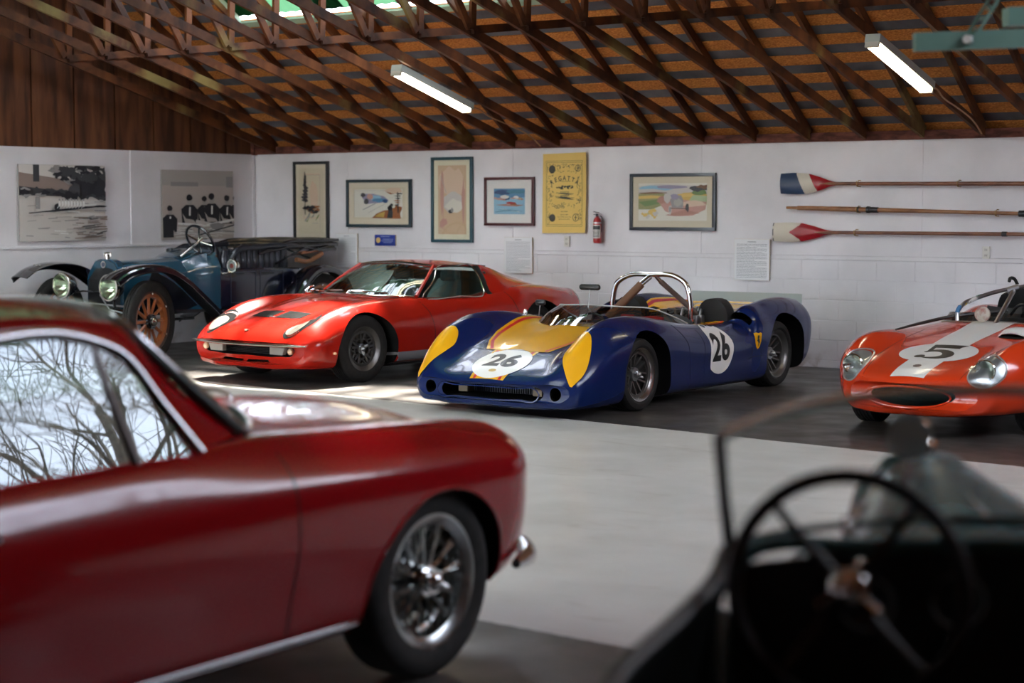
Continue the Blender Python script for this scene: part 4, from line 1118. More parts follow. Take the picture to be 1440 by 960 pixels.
def num_front(s, size, cx, cy, rx=1.0, ry=1.0, bold=.012, spacing=.95):
    """numeral on a bonnet, read by someone standing in front of the car"""
    return [[(cx-p[1]*ry, cy+p[0]*rx) for p in P] for P in text_polys(s, size, bold, spacing=spacing)]
def num_side(s, size, cx, cz, rx=1.0, ry=1.0, bold=.012, side=1, spacing=.95):
    return [[(-side*cx+p[0]*rx, cz+p[1]*ry) for p in P] for P in text_polys(s, size, bold, spacing=spacing)]
decal('number', num_front('26', .30, cxr-.01, 0, .98, .85, .012, 1.0), 'top', T, M_NUM, lola, .025, .0048, label='black number 26')
for s, nm in ((1, 'left'), (-1, 'right')):
    e = [p for p in ellipse(-s*.0, .425, .245, .215, 44)]
    e = [(max(p[0], -.165) if s > 0 else min(p[0], .165), p[1]) for p in e]
    decal('roundel', [e], nm, T, M_ROUND, lola, .03, .0030, label='cream number disc on the flank')
    decal('number', num_side('26', .30, -.02 , .425, 1.0, 1.05, .010, s, 1.02), nm, T, M_NUM, lola, .03, .0045, label='black number 26')
    # headlamp covers
    hc = sm2([(2.135,s*.725),(2.09,s*.645),(2.0,s*.575),(1.88,s*.55),(1.79,s*.60),(1.80,s*.69),(1.88,s*.755),(2.01,s*.785)], 6)
    decal('headlamp_cover', [hc], 'top', T, M_YEL, lola, .02, .004, label='yellow headlamp cover')
    decal('panel_gap', ribbon2([(-s*x, z) for x, z in ((.50,.10),(.52,.35),(.56,.50),(.62,.60),(.66,.66))], .006), nm, T, M_GAP, lola, .03, .001)
    decal('panel_gap', ribbon2([(-s*x, z) for x, z in ((.27,.10),(.27,.60))], .005), nm, T, M_GAP, lola, .03, .001)
    decal('panel_gap', ribbon2([(-s*x, z) for x, z in ((-.52,.30),(-.60,.315),(-.80,.32))], .005), nm, T, M_GAP, lola, .03, .001)
    sh = [(-.062,.07),(-.03,.078),(0,.07),(.03,.078),(.062,.07),(.058,-.01),(.035,-.06),(0,-.085),(-.035,-.06),(-.058,-.01)]
    decal('shield_badge', [[(-s*-.66+p[0]*.75, .455+p[1]*.92) for p in sh]], nm, T, M_YEL, lola, .03, .003, label='yellow shield badge')
    hs = [[(-.012,.045),(.004,.05),(.012,.035),(.004,.02),(.018,0),(.024,-.02),(.012,-.02),(.006,-.05),(-.002,-.05),(-.002,-.02),(-.012,-.005),(-.026,.0),(-.014,.012),(-.018,.025)]]
    decal('badge_emblem', [[(-s*-.66+p[0], .455+p[1]) for p in P] for P in hs], nm, T, M_NUM, lola, .03, .0042)
decal('panel_gap', ribbon2([(.66,-.68),(.66,-.40),(.70,0),(.66,.40),(.66,.68)], .006) + ribbon2([(1.80,-.44),(1.80,-.2),(1.80,.2),(1.80,.44)], .005), 'top', T, M_GAP, lola, .03, .004)
decal('badge', [ellipse(2.135, .0, .018, .035, 16)], 'top', T, mat('gold leaf', (.5,.33,.08), .4), lola, .03, .006)
# lip round the nose opening and radiator core inside
bm = NB(); tube(bm, [(2.25-.10*(y/.75)**2, y, z) for y, z in [(-.49,.195),(-.47,.228),(-.3,.236),(.3,.236),(.47,.228),(.49,.195),(.47,.155),(.3,.145),(-.3,.145),(-.47,.155)]], .006, 6, smooth=4, closed=True); obj('intake_lip', bm, M_NAVY, lola)
bm = NB(); box(bm, (1.80, 0, .19), (.03, .9, .09))
for i in range(40): box(bm, (1.82, -.44+.88*i/39, .19), (.02, .004, .09))
obj('radiator_core', bm, M_BLK, lola, 0)
for yy in (-.36, .36): bm = NB(); box(bm, (1.99, yy, .19), (.10,.09,.06), bev=.01); obj('duct_bracket', bm, mat('tan bracket', (.20,.15,.09), .6), lola)
# wheels
WM = dict(tyre=M_TYRE, rim=mat('polished alloy', (.50,.49,.47), .25, metal=1), spoke=M_MAG, hub=M_STEEL, grooves=4)
WM2 = dict(WM, rim=mat('dull alloy', (.20,.19,.18), .4, metal=.9))
for s in (1, -1):
    wheel(lola, 'mag', (1.205, s*.685, .292), s, .292, .205, .235, WM)
    wheel(lola, 'mag', (-1.205, s*.665, .300), s, .300, .205, .29, WM2)
# suspension and brake bits seen inside the arches
bm = NB()
for s in (1, -1):
    for x in (1.205, -1.205):
        cyl(bm, (x, s*.25, .29), (x, s*.60, .29), .025, 10); lathe(bm, [(.03,s*.55),(.14,s*.55),(.14,s*.565),(.03,s*.565)], 32, c=(x,0,.29))
        tube(bm, [(x+.12, s*.25, .18), (x, s*.56, .15), (x-.12, s*.25, .18)], .012, 8); tube(bm, [(x+.10, s*.30, .40), (x, s*.55, .42), (x-.10, s*.30, .40)], .010, 8)
obj('suspension', bm, M_STEEL, lola)
# underbody sill line / aluminium tray
bm = NB(); box(bm, (-.1, 0, .075), (2.4, 1.30, .02)); obj('floor_tray', bm, M_BLK, lola, 0)
# perspex screen
bm = NB(); G = []
pl = [(.05,.595,.01),(.40,.57,.06),(.78,.48,.12),(1.00,.30,.15),(1.10,0,.155),(1.00,-.30,.15),(.78,-.48,.12),(.40,-.57,.06),(.05,-.595,.01)]
base = {0:.635}
rws = [[], [], []]
for x, y, h in pl:
    h0 = T.ray_cast(V((x, y, 3)), V((0,0,-1)))[0]; z0 = h0.z if h0 else .64
    z0 = max(z0, .62) if abs(y) < .55 else z0
    c = V((.15, 0, 0)); d = V((x-c.x, y, 0))
    rws[0].append(V((x, y, z0-.004))); rws[1].append(V((c.x+d.x*.86-.02, y*.965, z0+h*.5))); rws[2].append(V((c.x+d.x*.66-.06, y*.93, z0+h*1.0)))
G = surf(bm, rws, 4, 5); thicken(bm, .003)
obj('windscreen', bm, glass_mat('perspex', (.82,.83,.82), .80, 1.6), lola, 60)
bm = NB(); tube(bm, rws[2], .006, 6, smooth=5); obj('windscreen_edge', bm, mat('worn perspex edge', (.55,.55,.52), .3), lola)
# mirrors
def mirror_(x, y, z, w_, name='mirror', stem=None):
    bm = NB(); tube(bm, [(x, y-w_/2, z), (x, y-w_/2+.015, z), (x, y+w_/2-.015, z), (x, y+w_/2, z)], [.016,.026,.026,.016], 16, squash=((1,0,0), .7))
    m = obj(name, bm, M_BLK, lola, 50)
    bm = NB(); cyl(bm, stem or (x, y, z-.26), (x, y, z), .005, 8); obj('mirror_stem', bm, M_STEEL, m)
mirror_(.72, .0, .955, .20, stem=(.80,.02,.66))
mirror_(.58, -.60, .80, .10, stem=(.58,-.62,.66))
bm = NB(); lathe(bm, [(.02,.0),(.02,.03),(.012,.05),(.001,.055)], 16, 'Z', c=(.80,-.61,.70)); obj('filler_cap', bm, M_CHROME, lola)
# roll hoop with braces
HX = -.42
bm = NB(); tube(bm, [(HX,-.48,.60),(HX,-.475,.80),(HX,-.43,.945),(HX-.005,-.32,1.01),(HX-.005,-.08,1.025),(HX-.005,.18,1.01),(HX,.285,.945),(HX,.33,.80),(HX,.335,.60)], .0235, 18, smooth=6)
for s in (1, -1): cyl(bm, (HX, s*.4075-.0725, .595), (HX, s*.4075-.0725, .635), .036, 20)
obj('roll_hoop', bm, M_CHROME, lola, 50)
bm = NB(); tube(bm, [(HX,-.08,1.01),(HX+.06,-.16,.93)], .026, 14); tube(bm, [(HX,-.02,1.01),(HX-.05,.01,.95)], .02, 14); obj('brace_clamp', bm, M_CHROME, lola, 50)
bm = NB(); tube(bm, [(HX+.05,-.145,.94),(HX+.24,-.38,.64)], .037, 14); obj('padded_brace', bm, mat('brown foam wrap', (.15,.07,.035), .8, bump=(60,.6)), lola, 50)
bm = NB(); tube(bm, [(HX-.04,.00,.965),(HX-.24,.28,.66)], .024, 14); obj('rear_brace', bm, mat('dark brace', (.10,.06,.045), .6), lola, 50)
# cockpit: tub, seat, wheel, dash
bm = NB(); rows_ = []
for s in (1, -1):
    surf(bm, [[(x, s*.03, .24), (x, s*.12, .235), (x, s*.34, .24), (x, s*.42, .36)] for x in (.55,.25)] + [[(0, s*.03, .26), (0, s*.14, .245), (0, s*.34, .25), (0, s*.42, .38)], [(-.22, s*.04, .46), (-.24, s*.14, .42), (-.24, s*.34, .42), (-.22, s*.42, .47)], [(-.32, s*.05, .64), (-.35, s*.14, .66), (-.35, s*.32, .66), (-.32, s*.41, .62)]], 4, 4)
thicken(bm, .03)
obj('seat', bm, mat('black vinyl', (.02,.02,.022), .45), lola, 50)
bm = NB(); tube(bm, [(.32+.05*cos(t)*.3, -.22+.15*sin(t), .56+.15*cos(t)) for t in [2*pi*i/20 for i in range(20)]], .011, 8, closed=True)
for a in (0, 2.1, 4.2): tube(bm, [(.35,-.22,.56),(.32,-.22+.15*sin(a),.56+.15*cos(a))], .008, 6)
obj('steering_wheel', bm, M_BLK, lola)
bm = NB(); box(bm, (.62, 0, .58), (.05, .95, .10), bev=.02)
obj('dashboard', bm, mat('grey dash', (.10,.10,.10), .5), lola)
bm = NB()
for y in (-.34,-.24,-.14,-.02,.08,.18): cyl(bm, (.592, y, .595), (.585, y, .595), .03, 18)
obj('gauges', bm, M_STEEL, lola)
bm = NB(); bar(bm, (-.10,-.30,.45), (-.38,-.28,.64), .06, .01); bar(bm, (-.10,-.15,.45), (-.38,-.17,.64), .06, .01); box(bm, (-.36,.02,.635), (.16,.22,.035), bev=.01); box(bm, (-.34,-.25,.65), (.12,.12,.03), bev=.01)
obj('red_harness', bm, mat('red webbing', (.55,.015,.02), .7), lola, label='red webbing and padding')
# engine bay: V8 with carburettors, hoses and head rests
bm = NB(); box(bm, (-.85, 0, .42), (.55, .34, .34), bev=.03)
for s in (1, -1): bar(bm, (-1.12, s*.19, .53), (-.58, s*.19, .53), .14, .16, up=(0, s*.7, .7))
obj('engine_block', bm, mat('engine grey', (.10,.09,.08), .5, metal=.5, noise=(8,(.28,.26,.22),.2)), lola)
bm = NB()
for i in range(4):
    for s in (1, -1): lathe(bm, [(.022,.58),(.022,.66),(.036,.70),(.040,.705)], 16, 'Z', c=(-1.06+.14*i, s*.07, .0)); box(bm, (-1.06+.14*i, s*.07, .60), (.07,.06,.05), bev=.01)
obj('carburettors', bm, mat('cast alloy', (.35,.34,.32), .35, metal=.8), lola)
bm = NB(); rr_ = random.Random(2)
for i in range(16):
    a = V((rr_.uniform(-1.1,-.5), rr_.uniform(-.3,.3), rr_.uniform(.55,.66))); b = V((rr_.uniform(-1.1,-.5), rr_.uniform(-.35,.35), rr_.uniform(.50,.60)))
    tube(bm, [a, (a+b)/2+V((rr_.uniform(-.05,.05), rr_.uniform(-.05,.05), rr_.uniform(.05,.13))), b], rr_.uniform(.006,.013), 7, smooth=5)
obj('hoses', bm, M_BLK, lola, 60)
bm = NB()
for i in range(6):
    a = V((rr_.uniform(-1.0,-.45), rr_.uniform(.05,.35), .62)); tube(bm, [a, a+V((.02,.03,.09)), a+V((.1,.06,.02))], .012, 8, smooth=4)
for i in range(4): box(bm, (-.5-.09*i, .34, .60), (.05,.06,.13), bev=.01)
obj('pipework', bm, M_STEEL, lola, 50)
for s, x in ((-1,-.62),(1,-.66)):
    bm = NB(); prism(bm, sm2([(s*.30,.55),(s*.30,.74),(s*.36,.80),(s*.50,.80),(s*.57,.72),(s*.57,.55)], 3), 'X', x-.12, x+.02); obj('head_rest', bm, mat('black mesh', (.014,.013,.013), .8), lola, 50)
# rear spoiler: clear lip across the tail
bm = NB(); surf(bm, [[(-2.07, y, .695+.0*y) for y in (-.62,-.3,0,.3,.62)], [(-2.115, y, .80) for y in (-.60,-.3,0,.3,.60)]], 3, 3); thicken(bm, .006)
obj('rear_spoiler', bm, mat('worn grey spoiler', (.33,.37,.35), .3, coat=.5), lola)
bm = NB(); prism(bm, [(y, z) for y, z in ((-.5,.42),(.5,.42),(.5,.62),(-.5,.62))], 'X', -2.10, -2.085); obj('tail_panel', bm, M_BLK, lola, 0)
bm = NB()
for s in (1, -1): cyl(bm, (-2.10, s*.62, .60), (-2.125, s*.62, .60), .03, 20)
obj('tail_lamp', bm, mat('red lens', (.5,.01,.01), .2), lola)
# ================================================================ low orange-red coupe
M_MI = mat('orange red car paint', (.36,.011,.005), .2, coat=.5, spec=.4)
M_MATT = mat('matt black', (.008,.008,.008), .9, spec=.08)
M_GL = glass_mat('car glass', (.86,.94,.90), .97, 1.5)
M_SILL = mat('silver sill paint', (.30,.30,.31), .4, metal=.3)
mi_ = thing('sports_coupe', 'low orange-red sports coupe with black bonnet grilles and oval headlamps', 'car', (-11.285, 14.08, 0), R_(-95.5))
rows = [
 R3(2.14, [(0,.20),(.48,.20),(.68,.235),(.745,.29),(.75,.355),(.65,.39),(.45,.40),(.25,.405),(0,.405)], .14),
 R3(2.10, [(0,.165),(.50,.165),(.73,.205),(.79,.29),(.79,.37),(.64,.425),(.46,.435),(.25,.44),(0,.44)], .14),
 R3(2.00, [(0,.15),(.54,.15),(.77,.19),(.83,.29),(.83,.40),(.66,.50),(.47,.49),(.27,.495),(0,.50)], .11),
 R3(1.80, [(0,.145),(.60,.145),(.80,.18),(.845,.30),(.845,.45),(.68,.60),(.48,.555),(.28,.56),(0,.57)], .08),
 R3(1.55, [(0,.145),(.62,.145),(.82,.18),(.87,.32),(.865,.52),(.68,.69),(.49,.62),(.30,.625),(0,.635)], .03),
 R3(1.25, [(0,.145),(.62,.145),(.82,.18),(.880,.34),(.870,.56),(.68,.745),(.50,.68),(.32,.685),(0,.70)]),
 R3(0.95, [(0,.145),(.62,.145),(.82,.18),(.880,.34),(.870,.56),(.69,.765),(.52,.725),(.34,.735),(0,.75)]),
 R3(0.60, [(0,.145),(.62,.145),(.82,.18),(.875,.34),(.865,.56),(.71,.755),(.56,.752),(.36,.765),(0,.78)]),
 R3(0.15, [(0,.145),(.62,.145),(.82,.18),(.875,.34),(.860,.55),(.74,.735),(.58,.745),(.36,.755),(0,.765)]),
 R3(-0.30,[(0,.145),(.62,.145),(.82,.18),(.875,.34),(.860,.55),(.75,.725),(.60,.74),(.36,.75),(0,.76)]),
 R3(-0.65,[(0,.145),(.62,.145),(.82,.18),(.885,.34),(.875,.57),(.76,.755),(.60,.80),(.36,.82),(0,.83)]),
 R3(-0.95,[(0,.145),(.62,.145),(.83,.18),(.895,.36),(.885,.62),(.72,.815),(.58,.82),(.36,.83),(0,.84)]),
 R3(-1.25,[(0,.16),(.62,.16),(.83,.20),(.895,.38),(.885,.64),(.69,.825),(.56,.82),(.36,.82),(0,.83)]),
 R3(-1.60,[(0,.20),(.62,.20),(.82,.24),(.880,.42),(.870,.64),(.67,.80),(.54,.79),(.34,.79),(0,.80)]),
 R3(-1.90,[(0,.28),(.60,.28),(.78,.32),(.84,.46),(.83,.64),(.66,.765),(.52,.765),(.32,.765),(0,.77)], -.06),
 R3(-2.12,[(0,.36),(.58,.36),(.74,.39),(.79,.50),(.78,.64),(.64,.74),(.50,.745),(.32,.745),(0,.745)], -.16),
 R3(-2.15,[(0,.42),(.54,.42),(.69,.44),(.73,.52),(.72,.62),(.60,.70),(.48,.71),(.32,.71),(0,.71)], -.16),
]
bm = NB(); body(bm, rows, 6, 6)
mb = obj('body', bm, M_MI, mi_)
cut = [cutter(arch_cut(1.285, .27, .385, .52, 1.1), M_DARK), cutter(arch_cut(-1.22, .30, .375, .50, 1.1), M_DARK)]
def f_open(bm):
    for s in (1, -1):
        for x, r in ((1.285, .385), (-1.22, .375)): box(bm, (x, s*.81, .08), (2*r, .58, .36))
cut.append(cutter(f_open, M_DARK))
def f_grille(bm):
    prism(bm, sm2([(-.63,.335),(-.52,.365),(0,.372),(.52,.365),(.63,.335),(.60,.285),(.48,.268),(0,.262),(-.48,.268),(-.60,.285)], 3), 'X', 1.86, 2.5)
    for s in (1, -1): prism(bm, [(s*.03,.205),(s*.33,.213),(s*.30,.232),(s*.03,.224)], 'X', 1.9, 2.5)
cut.append(cutter(f_grille, M_DARK))
def f_cab(bm):
    prism(bm, sm2([(.62,.45),(.70,0),(.62,-.45),(.30,-.60),(-.30,-.64),(-.62,-.62),(-.70,0),(-.62,.62),(-.30,.64),(.30,.60)], 4), 'Z', .26, 1.3)
cut.append(cutter(f_cab, M_BLK))
boolean(mb, cut); T = bvh_of(mb)
# upper body: roof, pillars, buttresses
def zt(x, y): 
    h = T.ray_cast(V((x, y, 3)), V((0,0,-1)))[0]
    return h.z if h else .7
bm = NB()
surf(bm, [[(.02,-.50,1.045),(.045,-.30,1.068),(.05,0,1.08),(.045,.30,1.068),(.02,.50,1.045)],
          [(-.12,-.52,1.058),(-.12,-.30,1.085),(-.12,0,1.095),(-.12,.30,1.085),(-.12,.52,1.058)],
          [(-.40,-.52,1.055),(-.40,-.30,1.082),(-.40,0,1.092),(-.40,.30,1.082),(-.40,.52,1.055)],
          [(-.68,-.50,1.03),(-.68,-.30,1.055),(-.68,0,1.065),(-.68,.30,1.055),(-.68,.50,1.03)]], 4, 4)
thicken(bm, .022); obj('roof', bm, M_MI, mi_, 50)
# rear buttress and quarter behind the doors, each side
for s in (1, -1):
    bm = NB()
    surf(bm, [[(-.64, s*.515, 1.045), (-.63, s*.56, .98), (-.60, s*.66, .86), (-.57, s*.755, .74)],
              [(-.80, s*.51, 1.01), (-.80, s*.57, .95), (-.80, s*.67, .86), (-.80, s*.75, .775)],
              [(-1.05, s*.50, .935), (-1.05, s*.56, .905), (-1.05, s*.64, .86), (-1.05, s*.70, .815)],
              [(-1.35, s*.49, .862), (-1.35, s*.53, .85), (-1.35, s*.60, .835), (-1.35, s*.66, .815)],
              [(-1.55, s*.47, .80), (-1.55, s*.52, .80), (-1.55, s*.58, .80), (-1.55, s*.64, .79)]], 4, 4)
    thicken(bm, .02); obj('rear_buttress', bm, M_MI, mi_, 50)
    # black vertical intake behind the door glass
    bm = NB()
    surf(bm, [[(-.545, s*.52, 1.035), (-.53, s*.60, .93), (-.53, s*.70, .80), (-.545, s*.755, .735)],
              [(-.60, s*.525, 1.035), (-.60, s*.60, .94), (-.61, s*.69, .82), (-.59, s*.75, .75)],
              [(-.66, s*.50, 1.035), (-.68, s*.57, .94), (-.67, s*.66, .83), (-.63, s*.72, .76)]], 3, 5)
    thicken(bm, .012); it = obj('side_intake', bm, M_BLK, mi_, 60)
    bm = NB()
    for i in range(9):
        t = i/8; bar(bm, (-.545, s*(.53+.20*t), 1.02-.27*t), (-.63, s*(.53+.20*t-.01), 1.02-.27*t), .006, .006)
    obj('intake_slats', bm, M_BLK, it, 0)
    # door glass with bright frame
    gp = [[(-.02, s*.515, 1.040), (-.28, s*.530, 1.045), (-.53, s*.52, 1.035)],
          [(.12, s*.60, .92), (-.22, s*.615, .93), (-.51, s*.605, .93)],
          [(.42, s*.715, .757), (-.10, s*.735, .748), (-.50, s*.72, .765)]]
    bm = NB(); surf(bm, gp, 4, 4); thicken(bm, .004); obj('door_glass', bm, M_GL, mi_, 60)
    bm = NB(); tube(bm, [(.40,s*.718,.760),(.12,s*.606,.92),(-.02,s*.520,1.042),(-.28,s*.536,1.048),(-.50,s*.527,1.038),(-.535,s*.57,.98),(-.525,s*.66,.85),(-.49,s*.725,.775),(-.10,s*.742,.752)], .0075, 8, smooth=4, closed=True)
    obj('window_trim', bm, mat('bright trim', (.62,.60,.56), .15, metal=1), mi_)
    # windscreen pillar
    bm = NB(); tube(bm, [(.44, s*.665, .765), (.24, s*.60, .91), (.03, s*.512, 1.05)], [.020,.018,.020], 10, smooth=4); obj('windscreen_pillar', bm, M_MI, mi_)
    # headlamps: black surround with lashes, recessed oval lens
    hl = ellipse(1.83, s*.560, .205, .108, 40, a=s*-.22)
    decal('headlamp_surround', [hl], 'top', T, M_MATT, mi_, .02, .003)
    lens = decal('headlamp_lens', [ellipse(1.885, s*.550, .118, .076, 36, a=s*-.22)], 'top', T, mat('clear headlamp', (.17,.155,.13), .3, coat=.4, spec=.4, noise=(30,(.28,.26,.22),.2)), mi_, .02, .010)
    lash = []
    for i in range(13):
        a = pi*.52+ (i-6)*.155 + (pi/2)
        a = pi + (i-6)*.16
        c_, s_ = cos(a), sin(a)
        lash += ribbon2([(1.83+.148*c_, s*.555+.080*s_), (1.83+.172*c_, s*.555+.094*s_)], .0075)
        a2 = (i-6)*.14
        lash += ribbon2([(1.83+.155*cos(a2), s*.555+.083*sin(a2)), (1.83+.180*cos(a2), s*.555+.097*sin(a2))], .006)
    decal('headlamp_lashes', lash, 'top', T, mat('lash red', (.42,.05,.03), .4), mi_, .02, .006)
    # bonnet grilles
    gr = [(1.72,s*.03),(1.50,s*.03),(1.50,s*.335),(1.66,s*.335)]
    decal('bonnet_grille', [gr], 'top', T, M_MATT, mi_, .02, .003)
    sl_ = []
    for i in range(9): x = 1.52+.022*i; sl_ += [[(x, s*.045), (x, s*.325), (x+.006, s*.325), (x+.006, s*.045)]]
    decal('grille_slats', sl_, 'top', T, mat('dark grey slats', (.014,.014,.014), .9, spec=.1), mi_, .03, .006)
    decal('door_gap', ribbon2([(-s*x, z) for x, z in ((.40,.24),(.40,.45),(.43,.62),(.50,.72))], .007), 'left' if s > 0 else 'right', T, M_GAP, mi_, .03, .001)
    decal('rear_deck_gap', ribbon2([(-s*x, z) for x, z in ((-.86,.35),(-.84,.55),(-.80,.70),(-.74,.80))], .008), 'left' if s > 0 else 'right', T, M_GAP, mi_, .03, .001)
    decal('sill_panel', [[(-s*x, z) for x, z in ((.93,.15),(.90,.265),(-.90,.265),(-.92,.15))]], 'left' if s > 0 else 'right', T, M_SILL, mi_, .03, .004, label='silver lower sill')
    bm = NB(); cyl(bm, (1.72, s*.845, .30), (1.72, s*.875, .30), .012, 12); obj('side_marker', bm, mat('amber lens', (.8,.5,.3), .2), mi_)
decal('bonnet_gap', ribbon2([(.72,0),(1.4,0),(2.06,0)], .004) + ribbon2([(.74,-.56),(.80,-.3),(.82,0),(.80,.3),(.74,.56)], .006), 'top', T, M_GAP, mi_, .03, .001)
bm = NB(); p = V((1.70, 0, zt(1.70, .02))); bar(bm, p+V((0,-.035,.006)), p+V((0,.035,.006)), .012, .006); obj('script_badge', bm, M_STEEL, mi_, 30)
bm = NB(); p = V((2.02, 0, zt(2.02, 0))); lathe(bm, [(.001,.0),(.022,.0),(.022,.006),(.001,.008)], 20, 'Z', c=p); bar(bm, p+V((-.02,0,.006)), p+V((.02,.012,.012)), .03, .006); obj('bonnet_badge', bm, mat('silver gold badge', (.6,.5,.35), .3, metal=1), mi_)
# windscreen
wsr = [[(.44, y*1.0, .757) if False else None for y in ()]]
rowsW = [[(.45,-.655,.765),(.66,-.42,.775),(.74,0,.785),(.66,.42,.775),(.45,.655,.765)],
         [(.25,-.59,.905),(.43,-.38,.92),(.49,0,.93),(.43,.38,.92),(.25,.59,.905)],
         [(.03,-.50,1.048),(.06,-.30,1.068),(.07,0,1.078),(.06,.30,1.068),(.03,.50,1.048)]]
bm = NB(); surf(bm, rowsW, 4, 4); thicken(bm, .004); obj('windscreen', bm, M_GL, mi_, 60)
bm = NB(); tube(bm, [(p[0]+.004, p[1], p[2]+.004) for p in rowsW[2]], .009, 8, smooth=4); tube(bm, [(p[0]+.01, p[1], p[2]+.0) for p in rowsW[0]], .009, 8, smooth=4); 
obj('windscreen_surround', bm, mat('bright trim', (.62,.60,.56), .15, metal=1), mi_)
bm = NB()
tube(bm, [(.76,-.50,.775),(.72,-.52,.80),(.69,-.44,.80),(.69,-.10,.815)], .010, 8, smooth=3); tube(bm, [(.78,.05,.785),(.74,.05,.81),(.70,.12,.812),(.63,.46,.80)], .010, 8, smooth=3)
obj('wipers', bm, M_CHROME, mi_)
bm = NB(); box(bm, (.78,-.50,.79), (.05,.04,.05), bev=.01); tube(bm, [(.80,-.52,.80),(.76,-.48,.845),(.73,-.47,.85)], .010, 8, smooth=3); obj('wiper_spindle', bm, M_CHROME, mi_)
# rear window louvres
bm = NB()
for i in range(7):
    x = -.74-.125*i; z = 1.035-.045*i-.010*i*i*.25
    surf(bm, [[(x+.06,-.48,z+.008),(x+.06,0,z+.035),(x+.06,.48,z+.008)],[(x-.045,-.48,z-.002),(x-.045,0,z+.024),(x-.045,.48,z-.002)]], 2, 6)
thicken(bm, .010); obj('rear_louvres', bm, M_BLK, mi_, 40)
# bumpers and nose details
bm = NB(); tube(bm, [(2.165-.135*(y/.745)**2, y, .375+.0*y) for y in (-.79,-.66,-.45,-.2,0,.2,.45,.66,.79)], [.008,.016,.018,.018,.018,.018,.018,.016,.008], 10, smooth=4, squash=((0,0,1), .8)); obj('front_bumper', bm, mat('bright trim', (.62,.60,.56), .15, metal=1), mi_)
bm = NB()
for i in range(6): tube(bm, [(1.98-.15*(y/.745)**2, y, .285+.014*i) for y in (-.55,-.3,0,.3,.55)], .003, 5, smooth=3)
obj('grille_bars', bm, M_BLK, mi_)
for s in (1, -1):
    bm = NB(); prism(bm, [(s*.33,.285),(s*.50,.285),(s*.53,.35),(s*.33,.352)], 'X', 1.99, 2.035); obj('fog_lamp', bm, mat('frosted lamp', (.25,.22,.19), .3, coat=.5), mi_)
    bm = NB(); lathe(bm, [(.030,0),(.030,.02),(.018,.034),(.001,.038)], 20, 'X', c=(2.005, s*.59, .32)); obj('indicator_lamp', bm, mat('amber cream lens', (.62,.42,.25), .2, coat=.6), mi_)
WMi = dict(tyre=M_TYRE, rim=mat('dull alloy', (.20,.19,.18), .4, metal=.9), spoke=mat('campagnolo grey', (.11,.105,.10), .45, metal=.8), hub=M_STEEL, disc=mat('rusty disc', (.08,.05,.035), .6, metal=.5), grooves=5)
for s in (1, -1):
    wheel(mi_, 'camp', (1.285, s*.705, .315), s, .315, .195, .215, WMi)
    wheel(mi_, 'camp', (-1.22, s*.705, .315), s, .315, .195, .225, WMi)
# cabin
M_VIN = mat('blue black leather', (.05,.075,.085), .4)
for s in (1, -1):
    bm = NB()
    surf(bm, [[(.30,s*.08,.42),(.30,s*.20,.38),(.30,s*.45,.38),(.30,s*.55,.44)],[(0,s*.08,.42),(0,s*.20,.37),(0,s*.45,.37),(0,s*.55,.44)],[(-.22,s*.08,.50),(-.25,s*.20,.46),(-.25,s*.45,.46),(-.22,s*.55,.52)],[(-.36,s*.10,.74),(-.40,s*.22,.72),(-.40,s*.43,.72),(-.36,s*.53,.76)],[(-.42,s*.18,.90),(-.45,s*.25,.90),(-.45,s*.40,.90),(-.42,s*.47,.90)]], 4, 4)
    thicken(bm, .05); obj('seat', bm, M_VIN, mi_, 60)
    bm = NB(); box(bm, (-.42, s*.325, .935), (.09,.22,.12), bev=.035); obj('head_rest', bm, M_VIN, mi_, 60)
bm = NB(); box(bm, (.50, 0, .70), (.30, 1.10, .10), bev=.04); box(bm, (.38, .33, .75), (.14,.16,.06), bev=.02); box(bm, (.1,0,.45), (1.0,.16,.22), bev=.03); obj('dashboard', bm, mat('dark dash leather', (.03,.032,.03), .5), mi_)
bm = NB(); tube(bm, [(.26+.04*cos(t), .33+.175*sin(t), .745+.165*cos(t)) for t in [2*pi*i/24 for i in range(24)]], .011, 8, closed=True)
for a in (pi/2, -pi/2, pi): tube(bm, [(.30,.33,.745),(.26+.04*cos(a), .33+.175*sin(a), .745+.165*cos(a))], .008, 6)
obj('steering_wheel', bm, M_BLK, mi_)
bm = NB(); box(bm, (-.66, 0, .68), (.05, 1.16, .60), bev=.02); obj('bulkhead', bm, mat('dark dash leather', (.03,.032,.03), .5), mi_)
bm = NB(); box(bm, (.09, 0, 1.02), (.012,.16,.05), bev=.008); cyl(bm, (.09,0,1.04), (.06,0,1.07), .006, 8); obj('interior_mirror', bm, M_BLK, mi_)
bm = NB(); box(bm, (-.05, 0, .13), (3.0, 1.3, .03)); obj('underbody', bm, M_BLK, mi_, 0)
bm = NB()
for s in (1, -1):
    for x in (1.285, -1.22): cyl(bm, (x, s*.3, .31), (x, s*.62, .31), .03, 10)
obj('axle_shafts', bm, M_STEEL, mi_)
